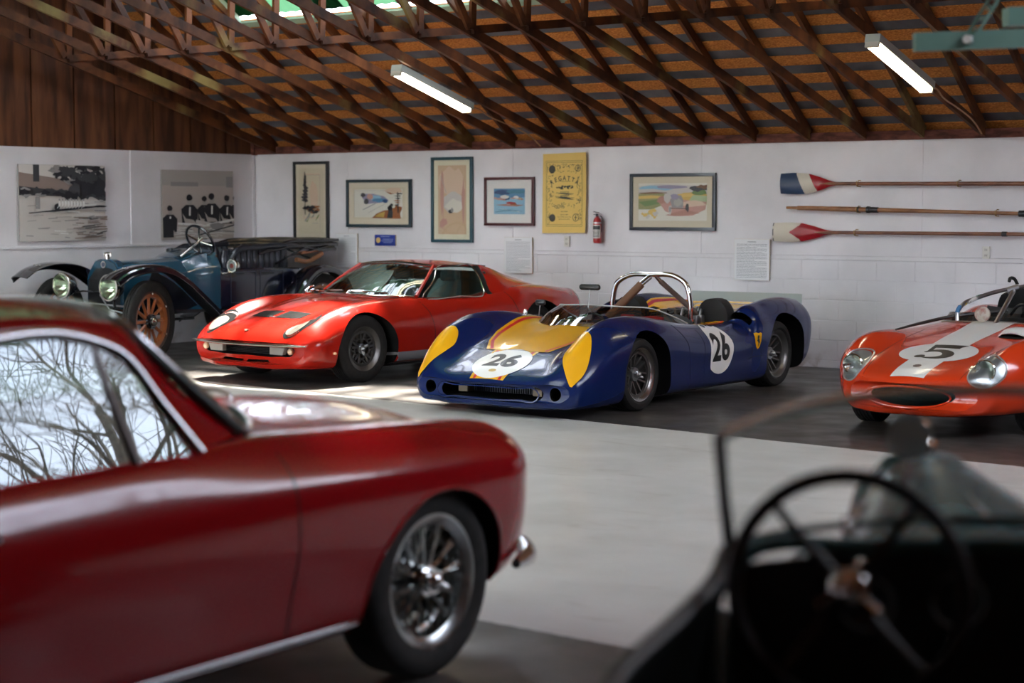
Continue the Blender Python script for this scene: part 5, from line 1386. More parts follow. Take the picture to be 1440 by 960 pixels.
# ================================================================ veteran roadster with wooden wheels
M_VBL = mat('deep teal blue coachwork', (.008,.055,.095), .22, coat=.9)
M_VNV = mat('midnight blue coachwork', (.006,.008,.022), .22, coat=.9)
M_VBK = mat('black enamel', (.006,.006,.010), .15, coat=1.0)
M_OAK = mat('varnished orange wood spoke', (.36,.105,.022), .3, coat=.6, noise=(14,(.26,.07,.015),.2))
M_LEA = mat('black buttoned leather', (.012,.016,.026), .28, coat=.3)
M_BRS = mat('nickel plate', (.60,.58,.52), .18, metal=1)
vi = thing('veteran_roadster', 'dark blue veteran open roadster with orange wooden-spoked wheels and folded hood', 'car', (-14.55, 14.43, 0), R_(-91))
FX, RX, TW = 1.33, -1.33, .72
WV = dict(tyre=M_TYRE, rim=mat('dark brown rim', (.05,.02,.014), .4, coat=.4), spoke=M_OAK, hub=M_VBK, cap=M_BRS, grooves=2)
for s in (1, -1):
    fw_ = wheel(vi, 'wood', (FX, s*TW, .43), s, .43, .315, .115, WV); fw_.rotation_euler[2] += R_(14)
    wheel(vi, 'wood', (RX, s*TW, .43), s, .43, .315, .115, WV)
# bonnet: octagonal section tapering forward, and scuttle
def oct_(x, w, zb, zs, zt, wt): return [(x, 0, zb), (x, w, zb), (x, w, zs), (x, wt, zt-.035), (x, wt*.45, zt-.004), (x, 0, zt)]
bm = NB(); body(bm, [oct_(1.20,.265,.50,.86,1.04,.155), oct_(1.15,.27,.50,.87,1.045,.16), oct_(.70,.31,.50,.90,1.06,.20), oct_(.40,.335,.50,.92,1.075,.23)], 4, 4, cv=(1,2,3)); obj('bonnet', bm, M_VBL, vi, 30)
bm = NB(); body(bm, [oct_(.40,.337,.50,.92,1.078,.235), oct_(.30,.36,.50,.94,1.11,.27), oct_(.12,.44,.50,.96,1.15,.34), oct_(.02,.47,.50,.97,1.165,.38)], 4, 4, cv=(1,2,3)); obj('scuttle', bm, M_VBL, vi, 40)
# radiator shell with core, badge and cap
bm = NB()
rad = [(0,.42),(.25,.42),(.285,.47),(.285,.86),(.265,.92),(.165,1.045),(.09,1.07),(0,1.075)]
P = [(y, z) for y, z in rad] + [(-y, z) for y, z in rad[::-1][1:-1]]
prism(bm, P, 'X', 1.20, 1.30)
bmesh.ops.bevel(bm, geom=[e for e in bm.edges if abs(e.verts[0].co.x-e.verts[1].co.x) < 1e-5 and e.verts[0].co.x > 1.25], offset=.018, segments=3, affect='EDGES')
sh = obj('radiator_shell', bm, M_VBL, vi, 40)
bm = NB(); core = [(0,.46),(.23,.46),(.25,.50),(.25,.84),(.13,.965),(0,.985)]
prism(bm, [(y, z) for y, z in core]+[(-y, z) for y, z in core[::-1][1:-1]], 'X', 1.296, 1.306)
obj('radiator_core', bm, mat('black core', (.006,.006,.007), .6, bump=(300,.8)), vi, 0)
bm = NB()
for i in range(25): y = -.24+.02*i; box(bm, (1.308, y, (.47+.86)/2), (.004, .0025, .38))
obj('core_fins', bm, M_VBK, vi, 0)
bm = NB(); cyl(bm, (1.30,0,1.015), (1.312,0,1.015), .038, 28); bd = obj('radiator_badge', bm, M_BRS, vi)
bm = NB(); cyl(bm, (1.312,0,1.015), (1.315,0,1.015), .024, 24); obj('badge_centre', bm, mat('blue grey enamel', (.05,.07,.12), .3), bd)
bm = NB(); cyl(bm, (1.25,0,1.07), (1.25,0,1.11), .028, 20); cyl(bm, (1.25,0,1.11), (1.25,0,1.125), .038, 20); tube(bm, [(1.25,-.045,1.135),(1.25,0,1.14),(1.25,.045,1.135)], .009, 8); tube(bm, [(1.25,-.05,1.10),(1.25,-.045,1.135)], .010, 8); tube(bm, [(1.25,.05,1.10),(1.25,.045,1.135)], .010, 8); obj('radiator_cap', bm, M_BRS, vi)
# headlamps
for s in (1, -1):
    bm = NB(); c = V((1.56, s*.375, .785))
    lathe(bm, [(.001,-.17),(.05,-.165),(.10,-.12),(.128,-.05),(.135,0)], 36, 'X', c=c)
    h = obj('headlamp', bm, M_VBK, vi, 50)
    bm = NB(); lathe(bm, [(.128,-.02),(.142,-.02),(.146,.0),(.142,.018),(.126,.022),(.122,.012)], 40, 'X', c=c, closed_prof=True); obj('lamp_rim', bm, M_BRS, h, 50)
    bm = NB(); lathe(bm, [(.001,-.10),(.04,-.09),(.09,-.045),(.123,.0)], 36, 'X', c=c); lathe(bm, [(.001,-.02),(.016,-.03),(.018,-.07),(.001,-.09)], 16, 'X', c=c); obj('reflector', bm, mat('silvered reflector', (.75,.78,.70), .12, metal=1), h, 50)
    bm = NB(); lathe(bm, [(.001,.022),(.06,.018),(.124,.010),(.124,.006),(.06,.012),(.001,.016)], 36, 'X', c=c); obj('lamp_glass', bm, glass_mat('lamp glass', (.95,1,.94), .96, 1.5), h, 60)
    bm = NB(); tube(bm, [c+V((-.06,0,-.12)), c+V((-.07,0,-.20)), V((1.45, s*.30, .50))], .016, 8); tube(bm, [c+V((-.06,-s*.02,-.08)), V((1.45, s*.05, .73)), V((1.45, 0, .72))], .010, 8, smooth=3); obj('lamp_bracket', bm, M_VBK, h)
# chassis, axle, springs, crank
bm = NB()
for s in (1, -1):
    bar(bm, (1.55, s*.30, .50), (-1.75, s*.34, .52), .04, .09)
    tube(bm, [(1.72, s*.30, .46), (1.62, s*.30, .50), (1.55, s*.30, .51)], .022, 8)
for x in (1.50, .8, 0, -.9, -1.6): bar(bm, (x, -.32, .50), (x, .32, .50), .05, .06)
obj('chassis', bm, M_VBK, vi, 30)
bm = NB(); tube(bm, [(FX,-TW+.03,.43),(FX,-.45,.42),(FX,-.32,.37),(FX,.32,.37),(FX,.45,.42),(FX,TW-.03,.43)], .024, 10)
tube(bm, [(FX+.10,-TW+.08,.40),(FX+.12,0,.385),(FX+.10,TW-.08,.40)], .012, 8)
obj('front_axle', bm, M_VBK, vi); bm = NB(); cyl(bm, (RX,-TW+.03,.43), (RX,TW-.03,.43), .05, 14); lathe(bm, [(.001,-.14),(.10,-.10),(.14,0),(.10,.10),(.001,.14)], 24, 'Y', c=(RX,0,.43))
obj('rear_axle', bm, M_VBK, vi)
bm = NB()
for s in (1, -1):
    for xc, L in ((FX-.02,.40),(RX,.46)):
        for k in range(4): tube(bm, [(xc-L+k*.07, s*.36, .50-.02*k), (xc, s*.36, .435-.012*k), (xc+L-k*.07, s*.36, .50-.02*k)], .014, 6, smooth=4, squash=((0,0,1), .45))
obj('leaf_springs', bm, M_VBK, vi)
bm = NB(); tube(bm, [(1.30,0,.45),(1.62,0,.43),(1.64,0,.31),(1.74,0,.30)], .011, 8); obj('starting_crank', bm, M_BRS, vi)
bm = NB(); tube(bm, [(1.42,-.42,.58),(1.50,-.2,.60),(1.50,.2,.60),(1.42,.50,.58)], .010, 8, smooth=3); tube(bm, [(1.45,.1,.70),(1.50,.30,.55),(1.42,.52,.50)], .008, 8); tube(bm, [(1.46,-.05,.48),(1.5,.3,.43),(1.42,.5,.46)], .008, 8); obj('brace_rods', bm, M_STEEL, vi)
# fenders: flat-topped sheets with a down-turned side
def fender(name, path, w0, w1, s, thick=.012, skirt=.07, inner=None):
    bm = NB(); rows_ = []
    P = herm([V((p[0], 0, p[1])) for p in path], 5)
    n = len(P)
    for i, p in enumerate(P):
        t = i/(n-1); w_ = w0*(1-t)+w1*t
        d = (P[min(i+1,n-1)]-P[max(i-1,0)]).normalized(); nn = V((-d.z, 0, d.x))
        if nn.z < 0 and abs(nn.z) > .01: nn = -nn
        if i and nn.dot(pn) < 0: nn = -nn
        pn = nn
        yo = s*(TW+w_*.5)
        yi = s*(TW-w_*.5)
        rows_.append([V((p.x, yo, p.z))-nn*skirt*.9, V((p.x, yo, p.z))-nn*.012, V((p.x, yo-s*.02, p.z))+nn*.004, V((p.x, (yo+yi)/2, p.z))+nn*.018, V((p.x, yi, p.z))])
    surf(bm, rows_, 1, 3, cv=(1,)); thicken(bm, thick)
    f = obj(name, bm, M_VBK, vi, 45)
    bm = NB(); tube(bm, [r[0] for r in rows_], .009, 8); obj('beaded_edge', bm, M_VBK, f)
    return f
for s in (1, -1):
    fender('front_fender', [(1.86,.875),(1.74,.945),(1.55,1.0),(1.33,1.015),(1.08,.975),(.85,.86),(.62,.69),(.40,.52),(.18,.37),(.02,.33)], .27, .27, s)
    fender('rear_fender', [(-.55,.33),(-.72,.42),(-.86,.62),(-1.0,.80),(-1.18,.92),(-1.36,.945),(-1.56,.90),(-1.72,.78),(-1.82,.62)], .25, .25, s)
    bm = NB(); box(bm, (-.27, s*TW, .325), (.62, .27, .035), bev=.006); obj('running_board', bm, M_VBK, vi, 30)
    # inner valance between front fender and chassis
    bm = NB(); surf(bm, [[(1.10, s*.54, .96), (1.10, s*.42, .70), (1.10, s*.34, .52)], [(.80, s*.54, .82), (.80, s*.42, .66), (.80, s*.34, .52)], [(.45, s*.54, .56), (.45, s*.45, .53), (.45, s*.36, .50)]], 3, 3); thicken(bm, .008); obj('splash_apron', bm, M_VNV, vi)
# light shiny rivet row on the near front fender top
for s in (1, -1):
    bm = NB()
    for i in range(3):
        for j in range(2): lathe(bm, [(.001,.008),(.008,.004),(.009,-.004)], 10, 'Z', c=(1.62-.05*j, s*(TW+.04-.05*i), 1.003+.0*i))
    obj('rivets', bm, M_BRS, vi)
# tub body
bm = NB()
def tb(x, w, zt, zb=.48): return [V((x,0,zb)), V((x,w*.9,zb)), V((x,w,zb+.04)), V((x,w,zt-.02)), V((x,w-.012,zt)), V((x,w*.5,zt)), V((x,0,zt))]
body(bm, [tb(.03,.475,.955), tb(-.10,.50,.945), tb(-.40,.515,.94), tb(-.85,.52,.935), tb(-1.10,.50,.93), tb(-1.28,.46,.92)], 3, 3, cv=(1,2,3,4))
tub = obj('body_tub', bm, M_VNV, vi, 30)
def f_tub(bm): prism(bm, [(.0,.46),(.0,-.46),(-1.05,-.49),(-1.22,-.42),(-1.22,.42),(-1.05,.49)], 'Z', .58, 1.3)
boolean(tub, [cutter(f_tub, M_BLK)]); TV = bvh_of(tub)
for s, nm in ((1,'left'), (-1,'right')):
    q = []
    for x0_, x1_ in ((-.10,-.48),(-.55,-.93)): q += ribbon2([(-s*x0_,.56),(-s*x1_,.56)], .008)+ribbon2([(-s*x1_,.56),(-s*x1_,.90)], .008)+ribbon2([(-s*x1_,.90),(-s*x0_,.90)], .008)+ribbon2([(-s*x0_,.90),(-s*x0_,.56)], .008)
    decal('panel_moulding', q, nm, TV, mat('grey coach line', (.05,.06,.08), .3), vi, .05, .004)
bm = NB(); box(bm, (-1.52, 0, .66), (.46, .80, .34), bev=.05); obj('rear_deck_box', bm, M_VNV, vi)
# buttoned seat back running round the body top
bm = NB()
def pleat(P0, P1, outd, z0, z1, n, r):
    for i in range(n):
        a = P0.lerp(P1, (i+.5)/n); l = (P1-P0).length/n
        tube(bm, [a+V((0,0,z0)), a+outd*.012+V((0,0,z0+(z1-z0)*.3)), a+outd*.02+V((0,0,z0+(z1-z0)*.65)), a+outd*.0+V((0,0,z1))], [l*.42,l*.60,l*.60,l*.40], 10, smooth=3)
for s in (1, -1): pleat(V((-.02,s*.45,0)), V((-1.02,s*.475,0)), V((0,-s,0)), .93, 1.155, 11, .05)
pleat(V((-1.10,-.42,0)), V((-1.10,.42,0)), V((1,0,0)), .90, 1.20, 9, .05)
st_ = obj('buttoned_seat_back', bm, M_LEA, vi, 60)
bm = NB(); tube(bm, [(-.08,.47,.99),(-.20,.475,1.13),(-.60,.485,1.175),(-1.02,.485,1.19),(-1.13,.40,1.20),(-1.13,-.40,1.20),(-1.02,-.485,1.19),(-.60,-.485,1.175),(-.20,-.475,1.13),(-.08,-.47,.99)], .036, 12, smooth=3); obj('padded_rail', bm, M_LEA, st_)
bm = NB()
for s in (1, -1):
    for i in range(11):
        a = V((-.02,s*.44,0)).lerp(V((-1.02,s*.46,0)), (i+.5)/11)
        lathe(bm, [(.001,.008),(.009,.003),(.010,-.003)], 8, 'Y', c=(a.x+.04, s*.435, 1.03))
obj('buttons', bm, M_BRS, st_)
bm = NB(); box(bm, (-.72, 0, .84), (.62, .86, .16), bev=.05); obj('seat_cushion', bm, M_LEA, vi, 60)
# steering wheel and column
ax = V((-.86, 0, .50)).normalized(); c = V((.20, .33, 1.26))
u_ = V((0,1,0)); v_ = ax.cross(u_).normalized()
bm = NB(); tube(bm, [c+u_*.19*cos(t)+v_*.19*sin(t) for t in [2*pi*i/32 for i in range(32)]], .015, 10, closed=True); sw = obj('steering_wheel', bm, M_VBK, vi)
bm = NB()
for a in (0.4, 0.4+pi/2, 0.4+pi, 0.4+3*pi/2): tube(bm, [c-ax*.02, c+(u_*cos(a)+v_*sin(a))*.185], [.012,.009], 8)
tube(bm, [c-ax*.35, c+ax*.02], .016, 10); cyl(bm, c-ax*.03, c+ax*.03, .03, 16); tube(bm, [c+ax*.02, c+ax*.04+u_*.08], .006, 6); obj('steering_column', bm, M_BRS, sw)
# folded hood: layers of cloth and bows lying back over the tail
bm = NB()
for k, (z, r, dx) in enumerate(((1.185,.030,0),(1.13,.026,.03),(1.235,.022,-.02))):
    for s in (1, -1): tube(bm, [(-.55-.2*k*.3, s*.50, 1.10+.02*k), (-1.05, s*.505, 1.17+.03*k), (-1.55, s*.50, z), (-1.92+dx, s*.47, z-.0)], [.016,.024,r,r*.8], 10, smooth=4)
    tube(bm, [(-1.92+dx,-.47,z), (-1.96+dx,0,z+.01), (-1.92+dx,.47,z)], r*.9, 10, smooth=4)
hd = obj('folded_hood_bows', bm, M_VBK, vi)
bm = NB()
for k, z in enumerate((1.205, 1.165, 1.24)):
    surf(bm, [[(-1.02,-.47,z-.0),(-1.02,0,z+.02),(-1.02,.47,z)],[(-1.45,-.48,z+.022),(-1.45,0,z+.035),(-1.45,.48,z+.012)],[(-1.93+.03*k,-.46,z-.002),(-1.93,0,z+.012),(-1.93+.03*k,.46,z)]], 5, 5)
thicken(bm, .022); obj('folded_hood_cloth', bm, mat('black hood cloth', (.02,.018,.014), .8, noise=(5,(.14,.10,.055),.12)), vi)
bm = NB()
for s in (1,): 
    tube(bm, [(-1.15, s*.52, 1.02), (-1.32, s*.53, .99), (-1.50, s*.52, 1.04), (-1.62, s*.50, 1.08)], .028, 10, smooth=4); tube(bm, [(-1.12, s*.51, 1.08), (-1.30, s*.52, 1.10), (-1.55, s*.50, 1.12)], .020, 8, smooth=4)
obj('leather_straps', bm, mat('tan leather', (.30,.13,.06), .6), vi)
for s in (1, -1):
    bm = NB()
    for a, b in (((-.80,.98),(-1.30,1.16)), ((-1.0,1.14),(-1.42,1.02)), ((-.95,1.05),(-1.7,1.17))): tube(bm, [(a[0], s*.525, a[1]), (b[0], s*.525, b[1])], .012, 8)
    obj('hood_irons', bm, M_VBK, vi)
# cowl lamps
for s in (1, -1):
    c = V((-.05, s*.58, .975)); bm = NB()
    lathe(bm, [(.001,-.10),(.04,-.09),(.062,-.05),(.066,0)], 28, 'X', c=c); cl = obj('cowl_lamp', bm, M_BRS, vi, 50)
    bm = NB(); lathe(bm, [(.060,-.01),(.078,-.01),(.082,.004),(.076,.016),(.058,.014)], 32, 'X', c=c, closed_prof=True); obj('lamp_rim', bm, M_BRS, cl, 50)
    bm = NB(); lathe(bm, [(.001,.012),(.03,.012),(.06,.004),(.06,.0),(.001,.006)], 28, 'X', c=c); obj('lamp_glass', bm, mat('milky lamp glass', (.28,.30,.28), .1, coat=1), cl, 50)
    bm = NB(); cyl(bm, c+V((.012,0,0)), c+V((.018,0,0)), .028, 20); obj('red_centre', bm, mat('dull red jewel', (.22,.04,.03), .2, coat=1), cl)
    bm = NB(); tube(bm, [c+V((-.04,0,-.05)), V((-.02, s*.55, .90)), V((.0, s*.46, .88))], .012, 8); obj('lamp_bracket', bm, M_BRS, cl)
bm = NB(); box(bm, (.02, 0, .95), (.03, .82, .30), bev=.01); obj('dashboard', bm, mat('dark wood dash', (.05,.02,.01), .3, coat=.6), vi)
bm = NB()
for y in (-.2, 0, .16): cyl(bm, (.0, y, 1.02), (-.012, y, 1.02), .04, 20)
obj('gauges', bm, M_BRS, vi)
# ================================================================ orange racing car number 5
M_ORG = mat('orange racing paint', (.58,.040,.008), .2, coat=.5)
M_WST = mat('off white stripe', (.62,.63,.60), .35, coat=.2)
fv = thing('race_car', 'orange race car with white stripe and number 5 at the right edge', 'car', (-4.87, 13.75, 0), -pi/2)
rows = [
 R3(2.03, [(0,.215),(.28,.215),(.42,.235),(.47,.29),(.46,.35),(.40,.385),(.28,.395),(.15,.40),(0,.40)], .16),
 R3(2.00, [(0,.185),(.33,.185),(.50,.215),(.56,.29),(.55,.38),(.46,.43),(.32,.43),(.18,.435),(0,.435)], .20),
 R3(1.90, [(0,.17),(.40,.17),(.56,.20),(.625,.30),(.615,.43),(.53,.50),(.36,.475),(.20,.475),(0,.48)], .22),
 R3(1.72, [(0,.16),(.46,.16),(.62,.20),(.68,.34),(.67,.50),(.57,.585),(.38,.52),(.22,.515),(0,.52)], .12),
 R3(1.50, [(0,.15),(.50,.15),(.66,.19),(.73,.36),(.72,.545),(.59,.655),(.40,.565),(.24,.555),(0,.56)], .05),
 R3(1.25, [(0,.15),(.50,.15),(.71,.19),(.775,.36),(.765,.57),(.60,.690),(.42,.605),(.25,.60),(0,.605)]),
 R3(0.95, [(0,.15),(.50,.15),(.71,.19),(.775,.36),(.765,.575),(.60,.695),(.44,.645),(.26,.645),(0,.65)]),
 R3(0.60, [(0,.15),(.50,.15),(.71,.19),(.770,.35),(.755,.56),(.62,.675),(.46,.675),(.28,.685),(0,.69)]),
 R3(0.20, [(0,.15),(.50,.15),(.71,.19),(.765,.34),(.750,.54),(.64,.665),(.50,.705),(.30,.73),(0,.74)]),
 R3(-0.20,[(0,.15),(.50,.15),(.71,.19),(.765,.34),(.750,.54),(.64,.665),(.52,.70),(.30,.72),(0,.73)]),
 R3(-0.65,[(0,.15),(.50,.15),(.72,.20),(.775,.36),(.765,.60),(.64,.72),(.50,.73),(.30,.73),(0,.73)]),
 R3(-1.05,[(0,.17),(.50,.17),(.72,.22),(.785,.40),(.775,.66),(.61,.79),(.46,.76),(.30,.74),(0,.74)]),
 R3(-1.45,[(0,.22),(.48,.22),(.68,.27),(.75,.44),(.74,.66),(.58,.77),(.44,.74),(.28,.73),(0,.73)]),
 R3(-1.75,[(0,.32),(.42,.32),(.58,.36),(.64,.48),(.63,.62),(.50,.70),(.38,.69),(.24,.69),(0,.69)]),
 R3(-1.82,[(0,.38),(.36,.38),(.48,.41),(.53,.48),(.52,.58),(.42,.64),(.32,.645),(.22,.645),(0,.645)]),
]
bm = NB(); body(bm, rows, 6, 6); fb = obj('body', bm, M_ORG, fv)
AXF = 1.10
cut = [None]
cut = [cutter(arch_cut(AXF, .29, .345, .53, 1.0), M_DARK), cutter(arch_cut(-1.10, .31, .36, .50, 1.0), M_DARK)]
def f_open(bm):
    for s in (1, -1):
        for x, r in ((AXF, .345), (-1.10, .36)): box(bm, (x, s*.78, .10), (2*r, .50, .38))
cut.append(cutter(f_open, M_DARK))
def f_m5(bm): prism(bm, sm2(ellipse(0, .305, .315, .075, 20), 2), 'X', 1.62, 2.4)
cut.insert(0, cutter(f_m5, M_DARK))
def f_c5(bm): prism(bm, sm2([(.10,.42),(.16,0),(.10,-.42),(-.2,-.52),(-.75,-.46),(-.82,0),(-.75,.46),(-.2,.52)], 4), 'Z', .26, 1.2)
cut.append(cutter(f_c5, M_BLK))
boolean(fb, cut); T5 = bvh_of(fb)
decal('white_stripe', [[(1.985,-.125),(1.985,.125),(1.4,.135),(.18,.17),(.18,-.17),(1.4,-.135)]], 'top', T5, M_WST, fv, .03, .0015)
decal('roundel', [ellipse(1.40, 0, .27, .285, 44)], 'top', T5, M_WST, fv, .025, .003, label='white number disc on the bonnet')
# old-style numeral 5 drawn as strokes
five = []
five += [[(.075,.155),(.10,.125),(.10,.085),(-.065,.085),(-.06,.155)]]
five += [[(-.085,.165),(-.055,.165),(-.045,-.0),(-.075,.0)]]
five += [[(.13,.175),(.10,.115),(-.06,.115),(-.07,.165)]]
arc = []
for i in range(26):
    a = R_(150-i*(300/25)); w_ = .022+.050*max(0, sin(pi*min(1, i/22)))
    arc.append((V((cos(a)*.085-.005, sin(a)*.085-.065)), w_, a))
for (p, w1, a), (q, w2, b) in zip(arc, arc[1:]):
    five.append([(p.x+cos(a)*w1/2, p.y+sin(a)*w1/2), (q.x+cos(b)*w2/2, q.y+sin(b)*w2/2), (q.x-cos(b)*w2/2, q.y-sin(b)*w2/2), (p.x-cos(a)*w1/2, p.y-sin(a)*w1/2)])
five.append(ellipse(-.075, -.115, .034, .034, 14))
decal('number', [[(1.40-p[1]*1.2, p[0]*1.2) for p in P] for P in five], 'top', T5, M_NUM, fv, .02, .0045, label='black number 5')
decal('nose_badge', [ellipse(1.80, 0, .035, .03, 20)], 'top', T5, mat('dark bronze badge', (.05,.02,.015), .4), fv, .02, .004)
decal('bonnet_gap', ribbon2([(.55,-.45),(.55,.45)], .004)+ribbon2([(2.0,-.35),(1.55,-.40),(.55,-.45)], .004)+ribbon2([(2.0,.35),(1.55,.40),(.55,.45)], .004), 'top', T5, M_GAP, fv, .03, .001)
bm = NB(); tube(bm, [(2.03-.16*(y/.47)**2+.006, y, z) for y, z in ellipse(0, .305, .315, .075, 24)], .008, 6, closed=True); obj('mouth_lip', bm, M_ORG, fv)
for s in (1, -1):
    # headlamps under clear covers
    ring = sm2([(1.895,s*.475),(1.86,s*.40),(1.76,s*.395),(1.66,s*.45),(1.65,s*.54),(1.71,s*.61),(1.80,s*.62),(1.87,s*.565)], 5)
    FF = (V((0,1,0)), V((0,0,1)), V((-1,0,0)), V((4,0,0)))
    decal('headlamp_bowl', [ellipse(s*.50, .485, .098, .098, 36)], FF, T5, mat('grey lamp bowl', (.26,.28,.28), .3, metal=.6), fv, .02, .003)
    h = FF
    hit = T5.ray_cast(V((4, s*.50, .485)), V((-1,0,0)))[0]
    bm = NB(); lathe(bm, [(.001,-.045),(.035,-.03),(.062,.006),(.072,.012),(.078,.004),(.070,-.004)], 32, 'X', c=hit+V((.012, s*-.005, .01))); obj('headlamp', bm, mat('silvered reflector', (.75,.78,.70), .12, metal=1), fv, 50)
    decal('headlamp_cover', [ellipse(s*.50, .485, .104, .104, 40)], FF, T5, glass_mat('lamp cover', (.96,.98,.98), .97, 1.5), fv, .02, .030)
    ringp = []
    for y, z in ellipse(s*.50, .485, .104, .104, 40):
        hh = T5.ray_cast(V((4, y, z)), V((-1,0,0)))
        if hh[0]: ringp.append(hh[0]+hh[1]*.006)
    bm = NB(); tube(bm, ringp, .006, 6, closed=True); obj('cover_rim', bm, mat('pale rim', (.5,.5,.48), .3, metal=.6), fv)
# bonnet scoop (offset to the driver's left)
def z5(x, y): return T5.ray_cast(V((x, y, 3)), V((0,0,-1)))[0].z
bm = NB(); R1 = []
for x, hh, ww in ((.80,.045,.115),(.74,.060,.120),(.62,.055,.118),(.46,.012,.09)):
    R1.append([V((x, .33+ww*t, z5(x, .33+ww*t)-.006+hh*(1-t*t)**.5*1.0)) for t in (-1,-.75,-.4,0,.4,.75,1)])
surf(bm, R1, 4, 3); thicken(bm, .010); sc_ = obj('bonnet_scoop', bm, M_WST, fv, 60)
decal('scoop_opening', [ellipse(.80, .33, .06, .10, 24)], 'top', T5, M_MATT, fv, .02, .003)
WF = dict(tyre=M_TYRE, rim=mat('dull alloy', (.20,.19,.18), .4, metal=.9), spoke=mat('dull spoke', (.22,.22,.21), .35, metal=.9), hub=M_STEEL, grooves=4)
for s in (1, -1):
    wheel(fv, 'wire', (AXF, s*.63, .30), s, .30, .195, .17, WF); wheel(fv, 'wire', (-1.10, s*.63, .32), s, .32, .195, .19, WF)
# windscreen, wiper ledge, bars
bm = NB(); pl = [(-.10,.55),(.10,.47),(.22,.28),(.26,0),(.22,-.28),(.10,-.47),(-.10,-.55)]
R0 = [V((x, y, z5(x+.08, y*.96)-.0)) for x, y in pl]; R1 = [V((x-.10, y*.97, z5(x+.08, y*.96)+.075)) for x, y in pl]
surf(bm, [R0, R1], 2, 5); thicken(bm, .004); obj('windscreen', bm, glass_mat('perspex', (.82,.83,.82), .80, 1.6), fv, 60)
bm = NB(); tube(bm, [p+V((.012,0,.004)) for p in R0], .014, 8, smooth=5, squash=((0,0,1), .5)); obj('screen_strip', bm, mat('weathered metal strip', (.35,.36,.30), .3, metal=.8), fv)
bm = NB(); tube(bm, [(1.0,-.50,.70),(.62,-.44,.735),(.30,-.30,.775),(.18,-.10,.80),(.10,.05,.82)], [.010,.016,.018,.018,.016], 8, smooth=4, squash=((0,0,1), .8)); obj('tonneau_bar', bm, M_BLK, fv)
bm = NB(); tube(bm, [(.34,-.27,.74),(.32,-.28,.80),(.24,-.27,.86),(.02,-.24,.905),(-.20,-.16,.95),(-.45,-.03,.985),(-.75,.10,1.02)], .0165, 12, smooth=4); rb = obj('roll_bar', bm, M_STEEL, fv, 50)
FRb = (V((1,0,0)), V((0,0,1)), V((0,1,0)), V((0,-3,0)))
bm = NB(); tube(bm, [(.22,-.268,.866),(.19,-.265,.874)], .0178, 12); obj('yellow_tape', bm, mat('yellow tape', (.55,.42,.12), .5), rb)
bm = NB(); tube(bm, [(.325,-.279,.80),(.30,-.28,.825),(.27,-.277,.848)], .0178, 12); obj('blue_tape', bm, mat('blue tape', (.04,.14,.30), .5), rb)
bm = NB(); tube(bm, [(.16,-.261,.881),(.03,-.241,.9045)], .0176, 12); obj('white_sticker', bm, mat('sticker white', (.6,.6,.56), .5), rb)
bm = NB()
for i in range(5): tube(bm, [(.145-.022*i,-.259+.003*i,.8835+.004*i),(.135-.022*i,-.257+.003*i,.885+.004*i)], .0180, 10)
obj('sticker_lettering', bm, M_NUM, rb)
bm = NB(); tube(bm, [(.0,-.238,.910),(-.06,-.222,.920)], .0177, 12); obj('green_sticker', bm, mat('sticker green', (.05,.16,.10), .5), rb)
bm = NB(); tube(bm, [(.30,.02,.72),(.10,.02,.84),(-.36,-.06,.97)], .019, 12); cyl(bm, (-.30,-.10,.955), (-.34,-.02,.985), .030, 12); obj('diagonal_brace', bm, M_STEEL, fv, 50)
bm = NB(); tube(bm, [(-.42,-.06,1.005),(-.40,-.08,1.05),(-.36,-.10,1.055),(-.34,-.10,1.03)], .014, 8, smooth=3); obj('black_clamp', bm, M_BLK, rb)
bm = NB(); lathe(bm, [(.001,-.07),(.035,-.06),(.058,-.02),(.060,.01),(.03,.025),(.001,.03)], 24, 'X', c=(.36,-.06,.80)); obj('mirror_shell', bm, mat('cream mirror shell', (.42,.38,.32), .5, noise=(20,(.25,.10,.08),.1)), fv, 50)
bm = NB(); box(bm, (-.02, 0, .70), (.05,.90,.12), bev=.02); tube(bm, [(-.12+.03*cos(t), .24+.16*sin(t), .73+.15*cos(t)) for t in [2*pi*i/20 for i in range(20)]], .011, 8, closed=True); obj('dashboard', bm, M_BLK, fv)
for s in (1, -1):
    bm = NB(); surf(bm, [[(-.20,s*.06,.36),(-.20,s*.24,.33),(-.20,s*.42,.38)],[(-.50,s*.06,.42),(-.52,s*.24,.38),(-.50,s*.42,.44)],[(-.68,s*.08,.80),(-.72,s*.24,.78),(-.68,s*.40,.80)]], 5, 4); thicken(bm, .04); obj('seat', bm, M_BLK, fv, 60)
bm = NB(); surf(bm, [[(-.80,-.38,.70),(-.86,0,.72),(-.80,.38,.70)],[(-.72,-.30,.90),(-.80,0,.98),(-.72,.30,.90)],[(-1.15,-.22,.80),(-1.2,0,.90),(-1.15,.22,.80)]], 5, 5); thicken(bm, .02); obj('head_fairing', bm, M_BLK, fv, 60)
bm = NB(); tube(bm, [(-.05,.02,.78),(-.02,.10,.86),(-.05,.22,.84)], .012, 8, smooth=4); obj('instrument_hood', bm, M_BLK, fv)
bm = NB()
for s in (1, -1):
    cyl(bm, (AXF, s*.2, .30), (AXF, s*.6, .30), .02, 10); cyl(bm, (-1.1, s*.2, .32), (-1.1, s*.6, .32), .02, 10)
obj('axle_shafts', bm, M_STEEL, fv)
